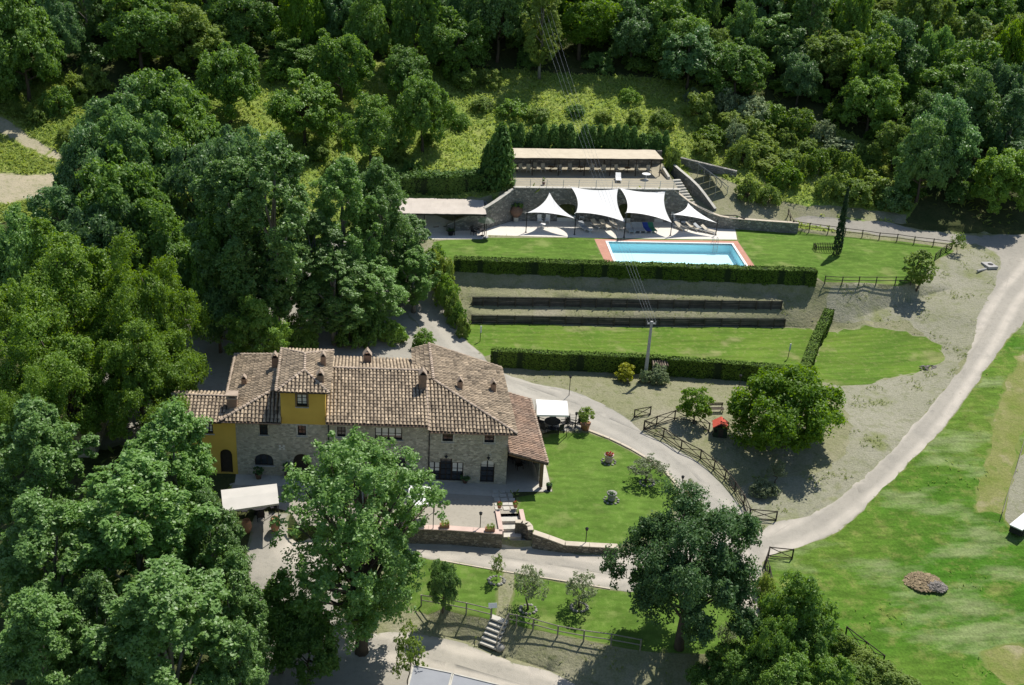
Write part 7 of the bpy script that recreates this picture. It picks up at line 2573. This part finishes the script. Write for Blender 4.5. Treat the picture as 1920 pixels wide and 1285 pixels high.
for k, (kind, v) in enumerate((('poplar', (-12.84, 69.66, -1.86, 17.00, 7.44)), ('poplar', (-14.19, 63.86, -2.82, 17.00, 10.21)), ('poplar', (-9.89, 65.60, -3.04, 14.00, 4.78)), ('poplar', (-11.31, 55.30, -3.62, 16.00, 9.30)), ('poplar', (-8.21, 60.79, -3.43, 13.00, 5.06)), ('poplar', (-21.24, 69.51, -1.78, 17.00, 8.22)), ('poplar', (-19.24, 62.13, -2.77, 16.00, 7.96)), ('poplar', (-18.20, 54.91, -3.74, 15.00, 6.73)), ('poplar', (-15.62, 57.25, -3.43, 14.00, 5.71)), ('broad', (-5.72, 64.59, -3.24, 8.00, 5.04)), ('broad', (-3.81, 63.58, -3.33, 6.00, 4.31)), ('poplar', (-7.47, 55.64, -3.61, 12.00, 4.46)))):
    tree(kind, 'broadleaf_tree', ['tall tree in front of the yellow annexe, top of the foreground clump', 'broad crown in the middle of the foreground clump', 'tree at the yard edge, right of the foreground clump', 'lowest broad tree of the foreground clump', 'tree on the right flank of the foreground clump', 'pale tree at the left edge below the lime trees', 'tree at the left edge, second from the bottom', 'tree in the bottom left corner', 'dark tree between the corner and the foreground clump', 'low dark tree in the shade beside the yard', 'dark undergrowth tree at the bottom, left of the big front tree', 'lowest tree on the right flank of the foreground clump'][k], 'tree', *v, G_F, rz=k * 1.7)
G_L = 'large lime trees at the left edge'
for k, (v, i) in enumerate((((-25.97, 97.49, 1.34, 16.00, 12.52), 0), ((-18.58, 95.47, 1.05, 16.00, 9.43), 1), ((-25.34, 89.10, 0.47, 13.00, 11.31), 1), ((-18.42, 89.07, 0.54, 12.00, 9.24), 0), ((-25.89, 83.54, 0.03, 11.00, 6.64), 1), ((-16.38, 92.87, 0.84, 8.00, 4.61), 0))):
    tree('lime', 'lime_tree', ['big bright lime tree at the left edge, upper one', 'bright lime tree, right one of the pair', 'lower crown of the lime trees at the left edge', 'lower right crown of the lime trees', 'lime tree at the left edge just above the outbuilding', 'small bright tree beside the shaded back yard'][k], 'tree', *v, G_L, i=i, rz=k * 0.9)
G_M = 'dark trees on the left slope'
for k, v in enumerate(((-23.89, 116.65, 3.78, 14.00, 11.34), (-29.49, 114.46, 3.55, 12.00, 7.96), (-32.69, 110.48, 2.98, 11.00, 6.70), (-19.49, 111.55, 2.79, 12.00, 7.89), (-16.75, 119.83, 4.32, 14.00, 8.34), (-27.63, 137.50, 8.44, 12.00, 9.24), (-22.71, 140.49, 9.20, 12.00, 8.81), (-30.38, 129.41, 6.36, 11.00, 7.04), (-24.88, 130.64, 6.68, 12.00, 8.90), (-19.45, 133.01, 7.29, 12.00, 8.47), (-14.34, 127.67, 5.93, 12.00, 7.65), (-17.86, 108.86, 2.41, 9.00, 5.73), (-13.93, 107.11, 2.28, 13.00, 6.65), (-10.87, 111.51, 2.88, 12.00, 5.84), (-13.70, 104.48, 1.96, 8.00, 5.58), (-9.71, 100.37, 1.54, 8.00, 5.43), (-25.37, 111.03, 2.84, 12.00, 7.81))):
    tree('broad', 'broadleaf_tree', ['large dark tree just above the lime trees', 'dark tree below the hay field at the left', 'dark tree at the left edge above the lime trees', 'dark tree between the lime trees and the tallest poplar', 'tall dark tree up left of the tallest poplar', 'topmost leafy tree of the stand on the left slope', 'leafy tree at the top of the stand, below the big dark one', 'leafy tree beside the hill track at the left', 'leafy tree in the middle of the stand on the left slope', 'leafy tree at the right flank of the stand on the left slope', 'leafy tree below the grey green round tree', 'small dark tree in the deep shade right of the lime trees', 'dark tree hugging the tallest poplar on its left', 'dark tree in front of the tallest poplar crown', 'small dark tree in the deep shade above the back yard', 'small dark tree at the foot of the tallest poplar', 'dark tree above the right lime tree'][k], 'tree', *v, G_M, rz=k * 2.1, leaf=(None, 'leaf_blue', 'leaf_poplar')[k % 3])
for k, v in enumerate(((-7.17, 145.95, 10.74, 9.19, 9.15), (-16.71, 150.20, 12.15, 10.10, 8.72), (1.00, 141.04, 9.60, 8.76, 6.76), (7.47, 143.55, 10.79, 9.72, 7.27), (-29.02, 161.17, 15.62, 11.71, 10.50), (-16.41, 167.10, 17.53, 9.30, 8.76), (-42.12, 154.23, 13.47, 13.85, 10.00), (-2.76, 155.76, 13.95, 9.06, 8.39), (-9.29, 162.06, 15.89, 5.01, 6.49), (5.72, 156.09, 14.05, 7.07, 6.36))):
    tree('broad', 'broadleaf_tree', ['round tree with a sunlit top on the upper left slope', 'grey green round tree left of the sunlit one', 'dense tree at the left end of the wild slope', 'tree with a visible trunk standing on the wild slope', 'big dark tree at the top left with deep shade below', 'dark tree at the top, right of the big dark one', 'dark tree in the top left corner', 'dark tree at the upper left end of the wild slope', 'tree behind the sunlit round tree', 'tree at the upper left corner of the wild slope'][k], 'tree', *v, None, rz=k * 1.9)
G_B = 'trees in the bottom right corner'
for k, v in enumerate(((29.90, 62.35, -2.55, 8.00, 5.03), (27.03, 59.76, -3.14, 7.00, 3.74), (30.06, 60.62, -3.02, 6.00, 4.10), (25.36, 59.59, -3.19, 5.00, 3.97), (27.38, 57.26, -3.25, 6.00, 4.92), (30.82, 58.25, -3.18, 5.00, 3.94), (23.38, 59.91, -3.25, 4.00, 3.26))):
    tree('broad', 'broadleaf_tree', ['highest dark tree at the bottom right, beside the ivy fence', 'dark tree between the oak and the ivy fence', 'tree at the meadow edge at the bottom right', 'low dark tree at the bottom, right of the oak', 'lowest tree at the bottom right', 'small tree at the edge of the meadow, bottom right', 'low bush tree under the oak'][k], 'tree', *v, G_B, rz=k * 2.0)
for k, v in enumerate(((30.12, 69.18, -1.50, 2.00, 1.61), (30.07, 67.57, -1.68, 2.20, 1.74), (34.26, 63.95, -2.66, 1.60, 2.32), (35.36, 62.61, -2.88, 1.60, 2.67), (36.54, 61.47, -3.08, 1.50, 2.65), (34.25, 60.78, -3.07, 1.70, 2.99), (37.32, 60.38, -3.21, 1.40, 3.00))):
    tree('bush', 'bush', 'green bush among the fence and weeds at the bottom right', 'shrub', *v, 'bushes at the bottom right')
for k, v in enumerate(((8.28, 116.39, 3.25, 4.79, 3.08), (8.83, 114.00, 2.61, 3.67, 2.59), (9.31, 112.51, 2.04, 3.05, 2.24), (9.78, 111.08, 1.65, 2.68, 1.89), (10.22, 109.42, 1.32, 2.42, 1.65), (7.78, 119.29, 4.74, 3.11, 2.67))):
    tree('dark_bush' if k % 2 else 'bush', 'bush', 'tall bush in the row along the drive left of the terraces', 'shrub', *v, 'bushes along the drive')
for k, v in enumerate(((0.47, 107.02, 1.90, 3.80, 3.72), (2.87, 107.34, 1.74, 2.48, 2.68), (-1.38, 106.00, 1.93, 2.79, 3.16), (-6.31, 105.61, 2.14, 3.34, 3.65))):
    tree('dark_bush', 'bush', 'dark bush in the shade behind the house', 'shrub', *v, 'dark bushes behind the house')

# conifers of the terrace
for k in range(21):
    x = 17.7 + k * 1.06
    tree('conifer', 'conifer', 'small conifer in the row behind the reed canopy', 'conifer', x + rs.uniform(-0.15, 0.15), 144.6 + rs.uniform(-0.3, 0.3), ground_z(x, 144.6), rs.uniform(2.3, 3.7), rs.uniform(1.7, 2.5), 'conifers behind the reed canopy')
tree('conifer', 'conifer', 'big pointed conifer at the left end of the reed canopy', 'conifer', *(16.37, 135.10, 8.99, 7.49, 3.82))
tree('conifer', 'conifer', 'smaller conifer leaning on the big pointed one', 'conifer', *(15.14, 136.28, 8.59, 5.60, 2.70))
tree('bush', 'bush', 'light green bush at the right end of the reed canopy', 'shrub', *(39.39, 141.78, 9.24, 3.65, 2.31))

# bushes on the wild slope
G_S = 'bushes on the wild slope'
SLOPE = lambda x: 'on the upper left slope' if x < 0 else 'left of the reed canopy' if x < 16 else 'above the conifer row' if x < 40 else 'right of the terrace stairs'
for k, v in enumerate(((19.85, 153.43, 13.22, 2.09, 4.26), (16.00, 154.56, 13.57, 1.80, 3.56), (23.31, 152.29, 12.87, 1.94, 3.54), (10.55, 153.07, 13.13, 2.14, 3.52), (12.47, 149.96, 12.21, 2.12, 3.06), (6.17, 148.51, 12.14, 2.30, 2.74), (3.97, 142.14, 10.13, 2.58, 3.31), (-1.98, 145.99, 10.96, 2.06, 2.69), (5.84, 138.66, 9.19, 2.02, 2.86), (36.35, 152.11, 12.81, 1.82, 2.86), (39.92, 151.60, 12.65, 2.18, 3.58), (32.05, 152.59, 12.96, 1.45, 2.86), (28.57, 153.74, 13.32, 1.45, 2.87), (38.09, 147.84, 11.49, 1.94, 2.81), (13.84, 159.71, 15.17, 2.55, 4.37), (17.59, 160.54, 15.42, 2.35, 3.67), (36.55, 157.29, 14.42, 1.85, 3.23), (-5.23, 142.80, 9.78, 2.37, 3.30), (-3.54, 139.28, 8.86, 2.15, 2.85), (8.08, 145.19, 11.37, 1.66, 2.43), (0.71, 148.05, 11.82, 2.43, 2.99), (47.77, 136.04, 7.69, 2.92, 3.46), (50.39, 135.41, 7.37, 2.44, 3.33), (44.62, 146.01, 10.33, 2.30, 3.50), (-11.36, 160.63, 15.45, 2.86, 4.30), (-6.43, 162.19, 15.93, 2.89, 4.35), (-40.24, 149.66, 11.97, 2.02, 2.65), (-43.12, 151.28, 12.50, 1.69, 2.67), (-38.12, 152.03, 12.75, 3.39, 4.03), (-36.15, 155.71, 13.93, 3.10, 4.11), (-34.38, 157.04, 14.34, 3.46, 4.15), (-35.73, 145.91, 10.73, 2.20, 3.27))):
    tree('bush' if k % 4 else 'dark_bush', 'bush', ('pale green' if k % 4 else 'dark green') + ' wild bush among tall grass ' + SLOPE(v[0]), 'shrub', *v, G_S)

# the wood: individual trees on the hill behind
WOOD = [(-8.69, 165.11), (-2.81, 161.00), (4.39, 159.98), (13.26, 161.99), (23.73, 162.18), (35.98, 162.72), (43.49, 161.65), (48.27, 158.83), (55.00, 155.08), (63.99, 151.83), (68.80, 144.77), (65.56, 134.58), (74.59, 132.61), (82.97, 130.64), (150, 131), (150, 222), (-80, 222), (-80, 135), (-45.53, 153.51), (-40.15, 159.36), (-34.76, 163.58), (-24.90, 162.69), (-19.76, 160.26), (-14.53, 165.94)]
BELT = [(45.05, 158.16), (47.86, 157.06), (54.55, 153.42), (63.52, 150.34), (67.26, 143.55), (65.00, 135.00), (60.84, 135.33), (54.78, 136.26), (50.61, 138.91), (49.10, 143.76), (45.83, 148.18), (43.59, 151.42)]


def fill(poly, dmin, seed, tries):
    r = random.Random(seed)
    xs = [p[0] for p in poly]
    ys = [p[1] for p in poly]
    out = []
    for _ in range(tries):
        x, y = r.uniform(min(xs), max(xs)), r.uniform(min(ys), max(ys))
        if not inside(poly, x, y):
            continue
        if abs(x - 12 - (y - 140) * 0.14) > 12 + y * 0.46:      # outside the view with a margin
            continue
        dd = dmin * (1.0 if y < 190 else 1.25)
        if all((x - a) ** 2 + (y - b) ** 2 > dd * dd for a, b in out) and all((x - a) ** 2 + (y - b) ** 2 > (w * 0.36 + 1.5) ** 2 for a, b, w in TREES0):
            out.append((x, y))
    return out


TREES0 = list(TREES)
r = random.Random(21)
TONE = {None: 'deep green', 'leaf_blue': 'blue green', 'leaf_lime': 'yellow green', 'leaf_bright': 'bright green', 'leaf_poplar': 'grey green', 'leaf_bush': 'pale green'}


def where(x, y):
    a = x / y                                   # direction as seen from the hill opposite
    side = 'above the clearing' if a < -0.18 else 'above the left slope' if a < 0.0 else 'above the wild slope' if a < 0.2 else 'above the terrace' if a < 0.34 else 'above the thicket' if a < 0.47 else 'above the road bend'
    return side


for x, y in fill(WOOD, 5.0, 2, 9000):
    h = r.uniform(6.5, 13.0)
    tall = r.random() < 0.18
    lf = r.choice((None, None, None, 'leaf_blue', 'leaf_lime', 'leaf_bright', 'leaf_poplar', 'leaf_bush'))
    row = 'at the lower edge' if y < 163 else 'in the middle' if y < 178 else 'high up'
    tree('poplar' if tall else 'broad', 'wood_tree', ('tall narrow ' if tall else 'round ') + TONE[lf] + ' tree ' + row + ' of the wood ' + where(x, y), 'tree', x, y, ground_z(x, y), h * (1.05 if tall else 1), r.uniform(5.0, 10.0) * (0.75 if tall else 1), 'trees of the wood on the hill', rz=r.uniform(0, 6.28), i=r.randrange(4), leaf=lf)
for x, y in fill(BELT, 3.1, 3, 2500):
    k = r.random()
    lf = r.choice((None, 'leaf_bush', 'leaf_bush', 'leaf_lime', 'leaf_grey'))
    tree('bush' if k < 0.6 else 'dark_bush', 'bush', ('pale ' if k < 0.6 else 'dark ') + 'bush in the thicket at the foot of the wood ' + ('behind the terrace end' if x < 52 else 'behind the low stone wall' if x < 60 else 'behind the fence and cypress'), 'shrub', x, y, ground_z(x, y), r.uniform(1.6, 3.8), r.uniform(2.6, 5.6), 'bushes at the foot of the wood', rz=r.uniform(0, 6.28), leaf=lf)
TREES0 = []
n_under = 0
for x, y in fill(WOOD, 3.4, 7, 5000):
    if y > 186 or n_under > 170:
        continue
    n_under += 1
    lf = r.choice(('leaf_bush', 'leaf_lime', 'leaf_broad', 'leaf_poplar'))
    tree('bush', 'understory_bush', TONE.get(lf, 'deep green') + ' undergrowth bush between the trees of the wood ' + where(x, y), 'shrub', x, y, ground_z(x, y), r.uniform(1.8, 3.6), r.uniform(3.2, 5.5), 'undergrowth of the wood', rz=r.uniform(0, 6.28), leaf=lf)

# ---------------------------------------------------------------- grass that stands up
grass('wild_grass', 'hillside', 30000, 0.30, 'grass_wild', 1, None, 2)
grass('clearing_grass', 'clearing', 6000, 0.3, 'grass_wild', 8, None, 2)
grass('wood_edge_grass', 'wood_floor', 9000, 0.45, 'grass_wild', 2, None, 2, -0.05, 0.12)
grass('verge_weeds', 'bare_verge', 2600, 0.13, 'grass_wild', 6, None, 3, 0.22, 0.45)
grass('bank_weeds', 'dry_ground', 3500, 0.13, 'grass_wild', 7, None, 3, 0.2, 0.4)
grass('meadow_weeds', 'meadow', 5000, 0.15, 'grass_wild', 9, None, 3, 0.25, 0.2)
